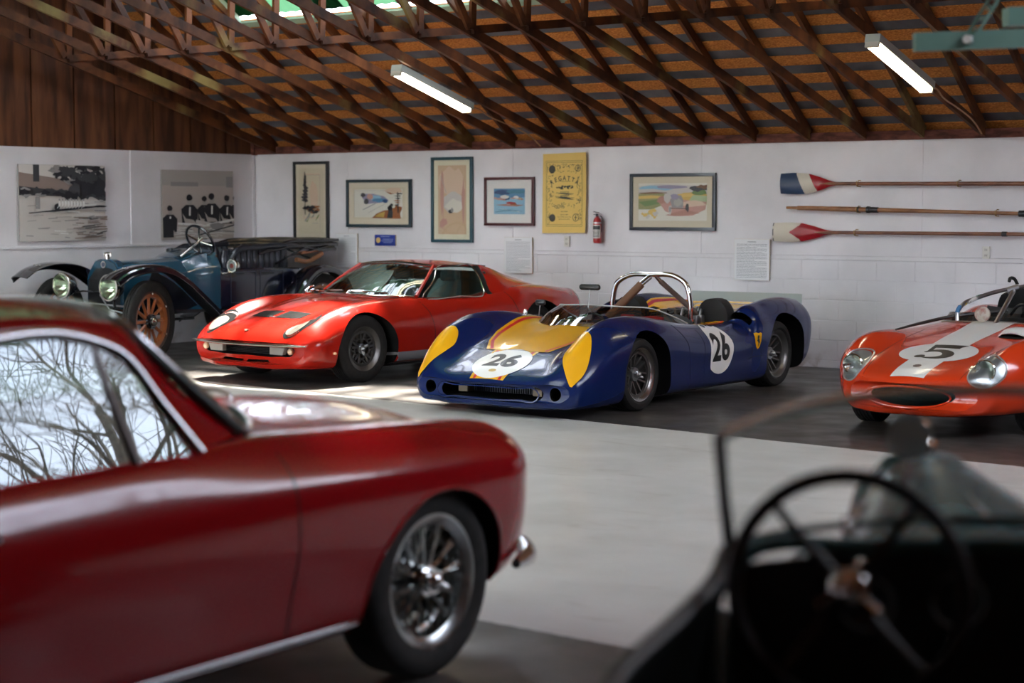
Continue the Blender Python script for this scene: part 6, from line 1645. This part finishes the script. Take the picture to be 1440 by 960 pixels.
# ================================================================ dark red grand tourer in the left foreground
M_FR = mat('deep red car paint', (.24,.002,.005), .18, coat=.5, spec=.3)
M_TR = mat('soft bright trim', (.62,.62,.64), .16, metal=1)
fe = thing('grand_tourer', 'dark red grand tourer with wire wheels, filling the left foreground', 'car', (-4.50, 3.585, 0), pi/2)
rows = [
 R3(2.12, [(0,.36),(.42,.36),(.52,.38),(.56,.44),(.57,.54),(.56,.61),(.48,.66),(.30,.63),(0,.64)], .14),
 R3(2.08, [(0,.33),(.46,.33),(.59,.355),(.635,.44),(.65,.56),(.64,.655),(.55,.715),(.38,.68),(0,.70)], .14),
 R3(1.98, [(0,.29),(.50,.29),(.66,.32),(.715,.43),(.735,.58),(.725,.70),(.60,.775),(.40,.74),(0,.775)], .11),
 R3(1.80, [(0,.25),(.55,.25),(.71,.29),(.775,.43),(.80,.58),(.79,.715),(.64,.825),(.43,.80),(0,.845)], .04),
 R3(1.55, [(0,.22),(.60,.22),(.74,.26),(.80,.43),(.825,.595),(.805,.745),(.66,.855),(.45,.84),(0,.90)]),
 R3(1.25, [(0,.20),(.60,.20),(.745,.24),(.805,.43),(.830,.595),(.81,.757),(.665,.875),(.46,.865),(0,.935)]),
 R3(0.90, [(0,.20),(.60,.20),(.745,.24),(.805,.43),(.830,.595),(.812,.765),(.675,.89),(.48,.89),(0,.955)]),
 R3(0.50, [(0,.20),(.60,.20),(.745,.24),(.805,.43),(.830,.595),(.812,.770),(.700,.905),(.52,.92),(0,.965)]),
 R3(0.10, [(0,.20),(.60,.20),(.745,.24),(.805,.43),(.832,.595),(.816,.770),(.742,.900),(.55,.925),(0,.95)]),
 R3(-0.40,[(0,.20),(.60,.20),(.745,.24),(.805,.43),(.834,.595),(.818,.770),(.750,.893),(.55,.93),(0,.95)]),
 R3(-0.90,[(0,.20),(.60,.20),(.745,.24),(.805,.43),(.834,.595),(.818,.772),(.742,.895),(.55,.925),(0,.95)]),
 R3(-1.30,[(0,.21),(.60,.21),(.745,.25),(.805,.44),(.832,.595),(.815,.772),(.72,.925),(.54,.935),(0,.945)]),
 R3(-1.75,[(0,.24),(.58,.24),(.72,.28),(.785,.45),(.810,.595),(.79,.755),(.68,.88),(.50,.885),(0,.895)]),
 R3(-2.15,[(0,.28),(.54,.28),(.67,.32),(.73,.46),(.755,.58),(.725,.73),(.61,.80),(.45,.81),(0,.815)], -.05),
 R3(-2.42,[(0,.34),(.48,.34),(.58,.37),(.64,.47),(.66,.58),(.63,.66),(.54,.70),(.40,.705),(0,.705)], -.10),
 R3(-2.48,[(0,.40),(.42,.40),(.50,.42),(.55,.48),(.56,.56),(.54,.61),(.46,.64),(.34,.645),(0,.645)], -.10),
]
bm = NB(); body(bm, rows, 7, 7); rb_ = obj('body', bm, M_FR, fe)
FXF, RXF = 1.245, -1.355
cut = [cutter(arch_cut(FXF+.01, .265, .395, .50, 1.1), M_DARK), cutter(arch_cut(RXF, .265, .39, .50, 1.1), M_DARK)]
def f_open(bm):
    for s in (1, -1):
        for x, r in ((FXF+.01, .395), (RXF, .39)): box(bm, (x, s*.80, .10), (2*r, .60, .33))
cut.append(cutter(f_open, M_DARK))
def f_mf(bm): prism(bm, sm2(ellipse(0, .50, .40, .10, 24), 2), 'X', 1.9, 2.5)
cut.append(cutter(f_mf, M_DARK))
def f_cf(bm): prism(bm, sm2([(.42,.50),(.50,0),(.42,-.50),(.20,-.62),(-.9,-.64),(-1.2,-.5),(-1.25,0),(-1.2,.5),(-.9,.64),(.20,.62)], 4), 'Z', .30, 1.3)
cut.append(cutter(f_cf, M_BLK))
boolean(rb_, cut); TF = bvh_of(rb_)
# wheel-arch rolled lips
for s in (1, -1):
    for xc, r_ in ((FXF+.01, .395), (RXF, .39)):
        P = []
        for i in range(33):
            a = R_(-6+192*i/32); x, z = xc+(r_+.004)*cos(a), .265+(r_+.004)*sin(a)
            h = TF.ray_cast(V((x+.006*cos(a), s*3, z+.006*sin(a))), V((0,-s,0)))
            if h[0] and abs(h[0].y) > .6: P.append(V((x, h[0].y, z)))
        if len(P) > 4: bm = NB(); tube(bm, P, .007, 8); obj('arch_lip', bm, M_FR, fe)
# roof
bm = NB()
surf(bm, [[(.07,-.52,1.275),(.13,-.30,1.315),(.15,0,1.33),(.13,.30,1.315),(.07,.52,1.275)],
          [(-.10,-.545,1.305),(-.08,-.32,1.345),(-.07,0,1.36),(-.08,.32,1.345),(-.10,.545,1.305)],
          [(-.50,-.56,1.32),(-.50,-.34,1.368),(-.50,0,1.385),(-.50,.34,1.368),(-.50,.56,1.32)],
          [(-.95,-.56,1.30),(-.95,-.34,1.35),(-.95,0,1.365),(-.95,.34,1.35),(-.95,.56,1.30)],
          [(-1.25,-.53,1.245),(-1.28,-.32,1.285),(-1.30,0,1.30),(-1.28,.32,1.285),(-1.25,.53,1.245)]], 6, 6)
thicken(bm, .03); obj('roof', bm, M_FR, fe, 60)
# rear window and pillars
bm = NB(); surf(bm, [[(-1.29,-.50,1.235),(-1.34,0,1.285),(-1.29,.50,1.235)],[(-1.55,-.56,1.09),(-1.64,0,1.12),(-1.55,.56,1.09)],[(-1.78,-.58,.91),(-1.92,0,.905),(-1.78,.58,.91)]], 5, 5); thicken(bm, .004); obj('rear_window', bm, M_GL, fe, 60)
for s in (1, -1):
    bm = NB(); surf(bm, [[(-1.10,s*.56,1.285),(-1.0,s*.65,1.10),(-.98,s*.735,.92)],[(-1.22,s*.535,1.25),(-1.35,s*.62,1.10),(-1.45,s*.70,.92)],[(-1.28,s*.505,1.235),(-1.56,s*.57,1.09),(-1.80,s*.60,.90)]], 5, 5); thicken(bm, .03); obj('rear_pillar', bm, M_FR, fe, 60)
    # side roof rail + windscreen pillar in body colour
    bm = NB(); surf(bm, [[(-1.10,s*.595,1.24),(-1.10,s*.595,1.27),(-1.10,s*.555,1.305)],[(-.60,s*.605,1.258),(-.60,s*.598,1.29),(-.60,s*.560,1.325)],[(-.16,s*.592,1.255),(-.14,s*.583,1.28),(-.10,s*.545,1.305)],[(.0,s*.612,1.19),(.035,s*.580,1.235),(.06,s*.53,1.275)],[(.10,s*.66,1.04),(.16,s*.625,1.07),(.215,s*.575,1.10)],[(.20,s*.725,.895),(.32,s*.68,.915),(.43,s*.63,.935)]], 6, 4); thicken(bm, .018); obj('windscreen_pillar', bm, M_FR, fe, 60)
    # door glass
    g = [[(-1.02,s*.605,1.245),(-.60,s*.612,1.255),(-.16,s*.602,1.252),(-.045,s*.622,1.20)],
         [(-1.0,s*.670,1.08),(-.55,s*.676,1.08),(-.12,s*.668,1.08),(.02,s*.668,1.08)],
         [(-.98,s*.738,.888),(-.50,s*.745,.888),(-.08,s*.740,.893),(.125,s*.736,.903)]]
    g = [[(p[0], s*(.742-.350*(p[2]-.89)-.10*(p[2]-.89)**2), p[2]) for p in r_] for r_ in g]
    bm = NB(); surf(bm, g, 6, 6); thicken(bm, .004); obj('door_glass', bm, glass_mat('door glass', (.55,.62,.60), .9, 1.75), fe, 60)
    # bright window frame
    P = [(-1.06,s*.735,.905),(-1.06,s*.67,1.08),(-1.06,s*.61,1.252),(-.60,s*.620,1.268),(-.17,s*.604,1.262),(-.03,s*.624,1.205),(.07,s*.674,1.06),(.17,s*.735,.905)]
    bm = NB(); tube(bm, P, [.013,.013,.013,.014,.015,.016,.017,.019], 10, smooth=5); obj('window_frame', bm, M_TR, fe)
    bm = NB(); tube(bm, [(-.125,s*.604,1.25),(-.115,s*.674,1.08),(-.085,s*.742,.895)], [.010,.014,.018], 8, smooth=4, squash=((0,1,0), .5)); obj('quarter_light_bar', bm, mat('dark brown bar', (.05,.035,.03), .35, metal=.4), fe)
    # gaps, trim
    nm = 'left' if s > 0 else 'right'
    decal('door_gap', ribbon2([(-s*x, z) for x, z in ((.485,.27),(.49,.45),(.50,.62),(.50,.80),(.485,.87))], .007), nm, TF, M_GAP, fe, .04, .0012)
    decal('door_gap', ribbon2([(-s*x, z) for x, z in ((-.80,.27),(-.82,.5),(-.80,.80),(-.78,.90))], .007), nm, TF, M_GAP, fe, .04, .0012)
    P = []
    for i in range(25):
        x = .84-(.84+.93)*i/24; h = TF.ray_cast(V((x, s*3, .265)), V((0,-s,0)))
        if h[0]: P.append(h[0]+V((0,s*.008,0)))
    bm = NB(); tube(bm, P, [.006]+[.0105]*(len(P)-2)+[.006], 8, squash=((0,1,0), .7)); obj('sill_trim', bm, M_TR, fe)
    # fender vent and handle, headlamp, indicator
    bm = NB(); tube(bm, [(-.78,s*.80,.78),(-.76,s*.845,.78),(-.66,s*.848,.78),(-.64,s*.81,.78)], .010, 8, smooth=3); obj('door_handle', bm, M_TR, fe)
    c = TF.ray_cast(V((4, s*.53, .60)), V((-1,0,0)))[0] or V((2.0, s*.53, .60))
    bm = NB(); lathe(bm, [(.001,.045),(.05,.038),(.085,.015),(.088,-.02)], 36, 'X', c=c); hl_ = obj('headlamp', bm, mat('clear headlamp', (.3,.3,.3), .1, coat=1), fe, 60)
    bm = NB(); lathe(bm, [(.084,.02),(.094,.022),(.100,.008),(.098,-.03),(.088,-.03)], 40, 'X', c=c); obj('headlamp_rim', bm, M_TR, hl_, 50)
    # bumper quarter
    bm = NB(); tube(bm, [(1.74,s*.78,.315),(1.86,s*.745,.32),(1.99,s*.63,.325),(2.09,s*.43,.33),(2.14,s*.22,.33),(2.145,0,.33)] , [.018,.036,.042,.042,.040,.040], 14, smooth=5, squash=((0,0,1), 1.0)); obj('front_bumper', bm, M_TR, fe, 60)
    bm = NB(); tube(bm, [(2.10,s*.38,.25),(2.15,s*.38,.30),(2.155,s*.38,.36),(2.11,s*.38,.42)], [.02,.034,.034,.018], 12, smooth=4); obj('overrider', bm, M_TR, fe, 60)
    bm = NB(); bar(bm, (1.80, s*.40, .35), (2.13, s*.40, .35), .04, .03); obj('bumper_bracket', bm, M_BLK, fe)
    bm = NB(); tube(bm, [(-2.10,s*.79,.43),(-2.35,s*.74,.435),(-2.52,s*.55,.44),(-2.58,s*.2,.44),(-2.585,0,.44)], [.018,.034,.04,.04,.04], 14, smooth=5); obj('rear_bumper', bm, M_TR, fe, 60)
    bm = NB(); lathe(bm, [(.001,-.04),(.035,-.03),(.045,.0)], 20, 'X', c=(-2.40, s*.50, .60)); obj('tail_lamp', bm, mat('red lens', (.5,.01,.01), .2), fe)
decal('bonnet_gap', ribbon2([(.62,-.50),(1.2,-.44),(1.85,-.36),(1.93,-.2),(1.95,0),(1.93,.2),(1.85,.36),(1.2,.44),(.62,.50)], .005)+ribbon2([(.60,-.50),(.66,0),(.60,.50)], .005), 'top', TF, M_GAP, fe, .04, .001)
# windscreen with rubber and bright surround
W = [[(.46,-.625,.93),(.66,-.40,.955),(.74,0,.972),(.66,.40,.955),(.46,.625,.93)],
     [(.25,-.58,1.10),(.43,-.36,1.13),(.50,0,1.145),(.43,.36,1.13),(.25,.58,1.10)],
     [(.075,-.515,1.27),(.15,-.30,1.312),(.18,0,1.326),(.15,.30,1.312),(.075,.515,1.27)]]
bm = NB(); surf(bm, W, 6, 5); thicken(bm, .004); obj('windscreen', bm, glass_mat('windscreen glass', (.75,.88,.80), .93, 1.6), fe, 60)
def loop(off, r, m, name):
    P = [V(p)+V((off,0,.0)) for p in W[0]] + [V((.25+off*.9,.585,1.10))] + [V(p)+V((off*.6,0,off*.5)) for p in W[2][::-1]] + [V((.25+off*.9,-.585,1.10))]
    bm = NB(); tube(bm, P, r, 10, smooth=5, closed=True); obj(name, bm, m, fe)
loop(.012, .016, M_TR, 'windscreen_surround'); loop(-.004, .020, mat('dark seal rubber', (.02,.03,.025), .5), 'windscreen_seal')
bm = NB(); tube(bm, [(.76,-.15,.975),(.72,-.16,1.0),(.62,-.42,1.02),(.54,-.5,1.01)], .006, 6, smooth=3); tube(bm, [(.78,.25,.975),(.74,.24,1.0),(.72,0,1.03),(.70,-.1,1.03)], .006, 6, smooth=3); obj('wipers', bm, M_TR, fe)
# grille
bm = NB(); tube(bm, [(2.125-.14*(y/.57)**2, y, z) for y, z in ellipse(0, .50, .40, .10, 28)], .012, 8, closed=True); obj('grille_surround', bm, M_TR, fe)
bm = NB()
for i in range(15): box(bm, (2.03, -.36+.72*i/14, .50), (.01,.005,.19))
for i in range(4): box(bm, (2.035, 0, .44+.04*i), (.01,.74,.005))
obj('egg_crate_grille', bm, M_STEEL, fe, 0)
WFe = dict(tyre=M_TYRE, rim=mat('chrome wheel rim', (.42,.43,.42), .22, metal=1), spoke=mat('chrome spoke', (.50,.52,.50), .2, metal=1), hub=M_CHROME, grooves=5)
for s in (1, -1):
    wheel(fe, 'wire', (FXF, s*.69, .335), s, 0.335, .223, .185, WFe); wheel(fe, 'wire', (RXF, s*.69, .335), s, 0.335, .223, .185, WFe)
for s in (1, -1):
    for x in (FXF, RXF): bm = NB(); lathe(bm, [(.04,s*.60),(.17,s*.60),(.17,s*.62),(.04,s*.62)], 36, c=(x,0,.335)); cyl(bm, (x, s*.2, .335), (x, s*.66, .335), .03, 10); obj('brake_drum', bm, mat('dark brake metal', (.05,.05,.05), .5, metal=.6), fe)
bm = NB(); box(bm, (-.1, 0, .20), (3.3, 1.2, .04)); obj('underbody', bm, M_BLK, fe, 0)
# interior
M_TAN = mat('tan leather trim', (.16,.09,.05), .55)
for s in (1, -1):
    bm = NB(); surf(bm, [[(.05,s*.10,.52),(.05,s*.34,.50),(.05,s*.58,.52)],[(-.35,s*.10,.54),(-.38,s*.34,.50),(-.35,s*.58,.54)],[(-.48,s*.12,.90),(-.52,s*.34,.90),(-.48,s*.56,.90)],[(-.55,s*.18,1.06),(-.58,s*.34,1.06),(-.55,s*.50,1.06)]], 6, 5); thicken(bm, .07); obj('seat', bm, M_TAN, fe, 60)
bm = NB(); box(bm, (.40, 0, .86), (.20, 1.18, .14), bev=.04); obj('dashboard', bm, M_BLK, fe)
bm = NB(); tube(bm, [(.10+.06*cos(t), .34+.19*sin(t), .93+.18*cos(t)) for t in [2*pi*i/28 for i in range(28)]], .012, 8, closed=True)
for a in (pi/2, -pi/2, pi): tube(bm, [(.18,.34,.92),(.10+.06*cos(a), .34+.19*sin(a), .93+.18*cos(a))], .009, 6)
obj('steering_wheel', bm, mat('wood rim wheel', (.12,.05,.02), .35), fe)
bm = NB(); box(bm, (-.98, 0, .72), (.50, 1.15, .40), bev=.06); obj('rear_shelf', bm, M_TAN, fe)
# ================================================================ dark green open roadster in the right foreground (seen over the cockpit)
M_GRN = mat('blue green roadster paint', (.075,.17,.19), .25, coat=.35)
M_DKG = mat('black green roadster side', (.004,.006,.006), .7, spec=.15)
mg = thing('open_roadster', 'dark green open roadster seen over its large steering wheel, at the right foreground', 'car', (-.988, 3.13, 0), R_(122))
# bonnet and scuttle: rounded top, flat sides
def bs(x, w, zs, zt, zb=.40): return [V((x,0,zb)), V((x,w*.9,zb)), V((x,w,zb+.06)), V((x,w,zs)), V((x,w*.84,zs+(zt-zs)*.42)), V((x,w*.44,zt-.026)), V((x,0,zt))]
bm = NB(); body(bm, [bs(1.42,.20,.74,.960), bs(1.38,.215,.76,.99), bs(1.20,.24,.78,.997), bs(.95,.30,.80,.985), bs(.72,.385,.82,.968), bs(.58,.48,.835,.955)], 5, 5, cv=(1,2,3))
bo = obj('bonnet', bm, M_GRN, mg, 40)
bm = NB(); body(bm, [bs(.575,.505,.845,.957), bs(.50,.54,.85,.958), bs(.42,.57,.85,.955), bs(.38,.575,.845,.948)], 4, 6, cv=(1,2,3)); obj('scuttle', bm, M_GRN, mg, 40)
bm = NB(); P = [(-.19,.40),(-.205,.76),(-.17,.90),(-.09,.985),(0,1.00),(.09,.985),(.17,.90),(.205,.76),(.19,.40)]
prism(bm, sm2(P, 1), 'X', 1.40, 1.49); bmesh.ops.bevel(bm, geom=[e for e in bm.edges if abs(e.verts[0].co.x-e.verts[1].co.x) < 1e-5], offset=.015, segments=3, affect='EDGES'); obj('radiator_shell', bm, M_GRN, mg, 40)
bm = NB(); lathe(bm, [(.035,1.005),(.035,1.02),(.022,1.03),(.014,1.05),(.016,1.07),(.001,1.085)], 20, 'Z', c=(1.44,0,0)); obj('radiator_cap', bm, M_CHROME, mg)
# bonnet centre hinge, louvres
bm = NB(); tube(bm, [(1.38,0,.989),(.95,0,.979),(.58,0,.959)], .006, 8); obj('bonnet_hinge', bm, M_CHROME, mg)
bm = NB()
for s in (1, -1):
    for i in range(12):
        x = 1.25-.05*i; w_ = .27+(.42-.27)*((1.25-x)/.53); bar(bm, (x, s*(w_+.004), .58), (x-.01, s*(w_+.004), .74), .012, .016)
obj('bonnet_louvres', bm, M_GRN, mg, 0)
# wings and wheels
def wing(name, path, yc, w_, s):
    bm = NB(); rows_ = []
    P = herm([V((p[0], 0, p[1])) for p in path], 4); n = len(P); pn = None
    for i, p in enumerate(P):
        d = (P[min(i+1,n-1)]-P[max(i-1,0)]).normalized(); nn = V((-d.z, 0, d.x))
        if pn is None: nn = nn if nn.x > 0 else -nn
        elif nn.dot(pn) < 0: nn = -nn
        pn = nn
        rows_.append([V((p.x, s*(yc+t*w_*.5), p.z))-nn*(.09*t*t) for t in (1,.6,0,-.6,-1)])
    surf(bm, rows_, 1, 3); thicken(bm, .008); return obj(name, bm, M_DKG, mg, 60)
WG = dict(tyre=M_TYRE, rim=M_STEEL, spoke=M_STEEL, hub=M_CHROME, grooves=3)
for s in (1, -1):
    wing('front_wing', [(1.74,.30),(1.72,.42),(1.60,.54),(1.38,.585),(1.15,.56),(.95,.48),(.78,.40),(.60,.34)], .54, .24, s)
    wing('rear_wing', [(-.86,.36),(-.92,.52),(-1.06,.66),(-1.27,.70),(-1.47,.66),(-1.62,.52),(-1.70,.40)], .64, .26, s)
    bm = NB(); box(bm, (0, s*.62, .34), (1.22, .22, .03), bev=.005); obj('running_board', bm, M_DKG, mg)
    wheel(mg, 'wire', (1.34, s*.54, .28), s, .28, .19, .12, WG); wheel(mg, 'wire', (-1.28, s*.62, .28), s, .28, .19, .12, WG)
    bm = NB(); c = V((1.56, s*.26, .62)); lathe(bm, [(.001,-.12),(.06,-.10),(.095,-.03),(.10,0)], 28, 'X', c=c); h = obj('headlamp', bm, M_DKG, mg, 60)
    bm = NB(); lathe(bm, [(.001,.02),(.05,.015),(.098,0),(.098,-.006),(.001,.0)], 28, 'X', c=c); obj('lamp_glass', bm, mat('clear headlamp', (.3,.3,.3), .1, coat=1), h, 60)
    bm = NB(); tube(bm, [c+V((-.04,0,-.09)), c+V((-.04,-s*.05,-.16)), V((1.46, s*.20, .46))], .014, 8); obj('lamp_bracket', bm, M_DKG, h)
bm = NB(); box(bm, (.1, 0, .38), (3.0, .56, .08)); 
for x in (1.34, -1.28): cyl(bm, (x, -.50, .28), (x, .50, .28), .03, 12)
obj('chassis', bm, M_BLK, mg, 0)
# cockpit tub: floor, sides with cut-down doors, tail
def side_path(s):
    return [(.42, s*.575, .925), (.34, s*.595, .90), (.12, s*.69, .85), (-.09, s*.80, .80), (-.28, s*.845, .765), (-.48, s*.85, .77), (-.66, s*.84, .84), (-.82, s*.79, .90), (-1.0, s*.70, .91)]
for s in (1, -1):
    sp = side_path(s)
    bm = NB(); surf(bm, [[V(p), V((p[0], p[1]+s*.012, p[2]-.03)), V((p[0], p[1]+s*.015, .55)), V((p[0], p[1]-s*.06, .36))] for p in sp], 5, 4); thicken(bm, .02); obj('body_side', bm, M_DKG, mg, 60)
    bm = NB(); tube(bm, sp, .020, 10, smooth=5); obj('door_top_roll', bm, M_BLK, mg)
bm = NB(); box(bm, (-.28, 0, .41), (1.30, 1.16, .03)); obj('cockpit_floor', bm, M_BLK, mg, 0)
bm = NB(); surf(bm, [[(-.95,y,z) for y, z in ((-.68,.40),(-.70,.78),(-.64,.91),(0,.95),(.64,.91),(.70,.78),(.68,.40))],[(-1.30,y,z) for y, z in ((-.50,.48),(-.51,.72),(-.46,.83),(0,.87),(.46,.83),(.51,.72),(.50,.48))],[(-1.58,y,z) for y, z in ((-.36,.50),(-.36,.58),(-.32,.64),(0,.67),(.32,.64),(.36,.58),(.36,.50))]], 5, 4); thicken(bm, .02); obj('tail', bm, M_GRN, mg, 60)
bm = NB(); surf(bm, [[(-.10,-.56,.52),(-.10,0,.54),(-.10,.56,.52)],[(-.55,-.56,.55),(-.58,0,.56),(-.55,.56,.55)],[(-.70,-.56,.88),(-.74,0,.90),(-.70,.56,.88)],[(-.80,-.54,.92),(-.84,0,.94),(-.80,.54,.92)]], 6, 5); thicken(bm, .08); obj('bench_seat', bm, mat('black seat leather', (.010,.010,.010), .5), mg, 60)
# dashboard with rolled edge and instruments
bm = NB(); P = [(-.565,.60),(-.57,.84),(-.54,.915),(-.30,.945),(0,.952),(.30,.945),(.54,.915),(.57,.84),(.565,.60)]
prism(bm, sm2(P, 1), 'X', .365, .385); obj('dashboard', bm, M_BLK, mg, 30)
bm = NB(); tube(bm, [(.375,-.585,.86),(.372,-.55,.925),(.37,-.30,.955),(.37,0,.962),(.37,.30,.955),(.372,.55,.925),(.375,.585,.86)], .017, 10, smooth=5); obj('scuttle_roll', bm, M_GRN, mg)
for y, z, r_ in ((.30,.84,.055),(.12,.85,.055),(-.05,.86,.035),(-.16,.86,.035),(-.27,.85,.045)):
    bm = NB(); lathe(bm, [(r_*.92,-.012),(r_,-.012),(r_*1.03,-.002),(r_*1.03,.0)], 28, 'X', c=(.362,y,z)); g = obj('instrument', bm, M_CHROME, mg)
    bm = NB(); cyl(bm, (.362,y,z), (.355,y,z), r_*.92, 24); obj('dial', bm, mat('dial face', (.02,.02,.02), .3), g)
# steering wheel
c = V((.215,.355,.90)); ax = V((-.93,0,.37)).normalized(); u_ = V((0,1,0)); v_ = ax.cross(u_).normalized()
bm = NB(); tube(bm, [c+u_*.222*cos(t)+v_*.222*sin(t) for t in [2*pi*i/40 for i in range(40)]], .0150, 12, closed=True); sw = obj('steering_wheel', bm, mat('black wheel rim', (.008,.005,.006), .5, spec=.2), mg)
bm = NB()
for a in (R_(-50), R_(50), R_(130), R_(230)):
    d = u_*cos(a)+v_*sin(a); tube(bm, [c-ax*.03+d*.03, c-ax*.022+d*.11, c+d*.215], [.014,.011,.010], 8, smooth=3, squash=(ax, .5))
obj('wheel_spokes', bm, mat('dark spoke', (.012,.012,.012), .4), sw)
bm = NB(); lathe(bm, [(.001,.0)]*1+[(.001,.02),(.030,.018),(.042,.0),(.044,-.03)], 24, 'Z')
q = ax.to_track_quat('Z', 'Y').to_matrix().to_4x4()
for v in bm.verts: v.co = c+(q @ v.co)
hb_ = obj('horn_boss', bm, M_CHROME, sw, 60)
bm = NB(); tube(bm, [c-ax*.02, c-ax*.45], .020, 12); obj('steering_column', bm, M_BLK, sw)
for a, L2, m_ in ((.5,.075,M_CHROME),(2.4,.07,M_CHROME),(4.2,.06,M_CHROME)):
    d = u_*cos(a)+v_*sin(a); bm = NB(); tube(bm, [c+ax*.012+d*.03, c+ax*.014+d*L2], [.010,.013], 8); obj('control_lever', bm, m_, sw)
# windscreen frame swept round the scuttle, raked back
top = [(.27,.600,1.185),(.36,.50,1.215),(.46,.36,1.235),(.54,.18,1.245),(.57,0,1.248),(.54,-.18,1.245),(.46,-.36,1.235),(.36,-.50,1.215),(.27,-.600,1.185)]
bot = [(.43,.560,.945),(.49,.47,.955),(.56,.34,.960),(.61,.17,.964),(.63,0,.965),(.61,-.17,.964),(.56,-.34,.960),(.49,-.47,.955),(.43,-.560,.945)]
bm = NB(); tube(bm, top, .012, 10, smooth=4); obj('windscreen_frame', bm, mat('dull nickel', (.60,.66,.62), .15, metal=1), mg)
bm = NB(); tube(bm, bot, .008, 8, smooth=4); obj('windscreen_base', bm, mat('dark seal rubber', (.02,.03,.025), .5), mg)
bm = NB(); surf(bm, [bot, top], 2, 4); thicken(bm, .003); obj('windscreen', bm, glass_mat('thin clear screen', (.99,.995,.99), .99, 1.25), mg, 60)
for s in (1, -1):
    bm = NB(); tube(bm, [(.44,s*.565,.93),(.40,s*.575,.98),(.315,s*.592,1.10),(.27,s*.602,1.19)], [.015,.013,.012,.013], 10, smooth=4); obj('windscreen_post', bm, mat('dark bronze post', (.05,.05,.055), .3, metal=.8), mg)
bm = NB(); tube(bm, [(.61,.175,.965),(.60,.178,1.02),(.60,.18,1.11)], .006, 8); ms = obj('mirror_stem', bm, M_CHROME, mg)
bm = NB(); lathe(bm, [(.001,.018),(.025,.014),(.044,.0),(.046,-.008),(.001,-.010)], 32, 'X', c=(.60,.18,1.145)); obj('round_mirror', bm, mat('grey mirror back', (.85,.92,.92), .45, metal=1), ms)
bm = NB()
for y in (.33,-.33): tube(bm, [(.44,y,.957),(.45,y,.985),(.47,y,.99)], .008, 8, smooth=3)
obj('scuttle_latches', bm, M_CHROME, mg)
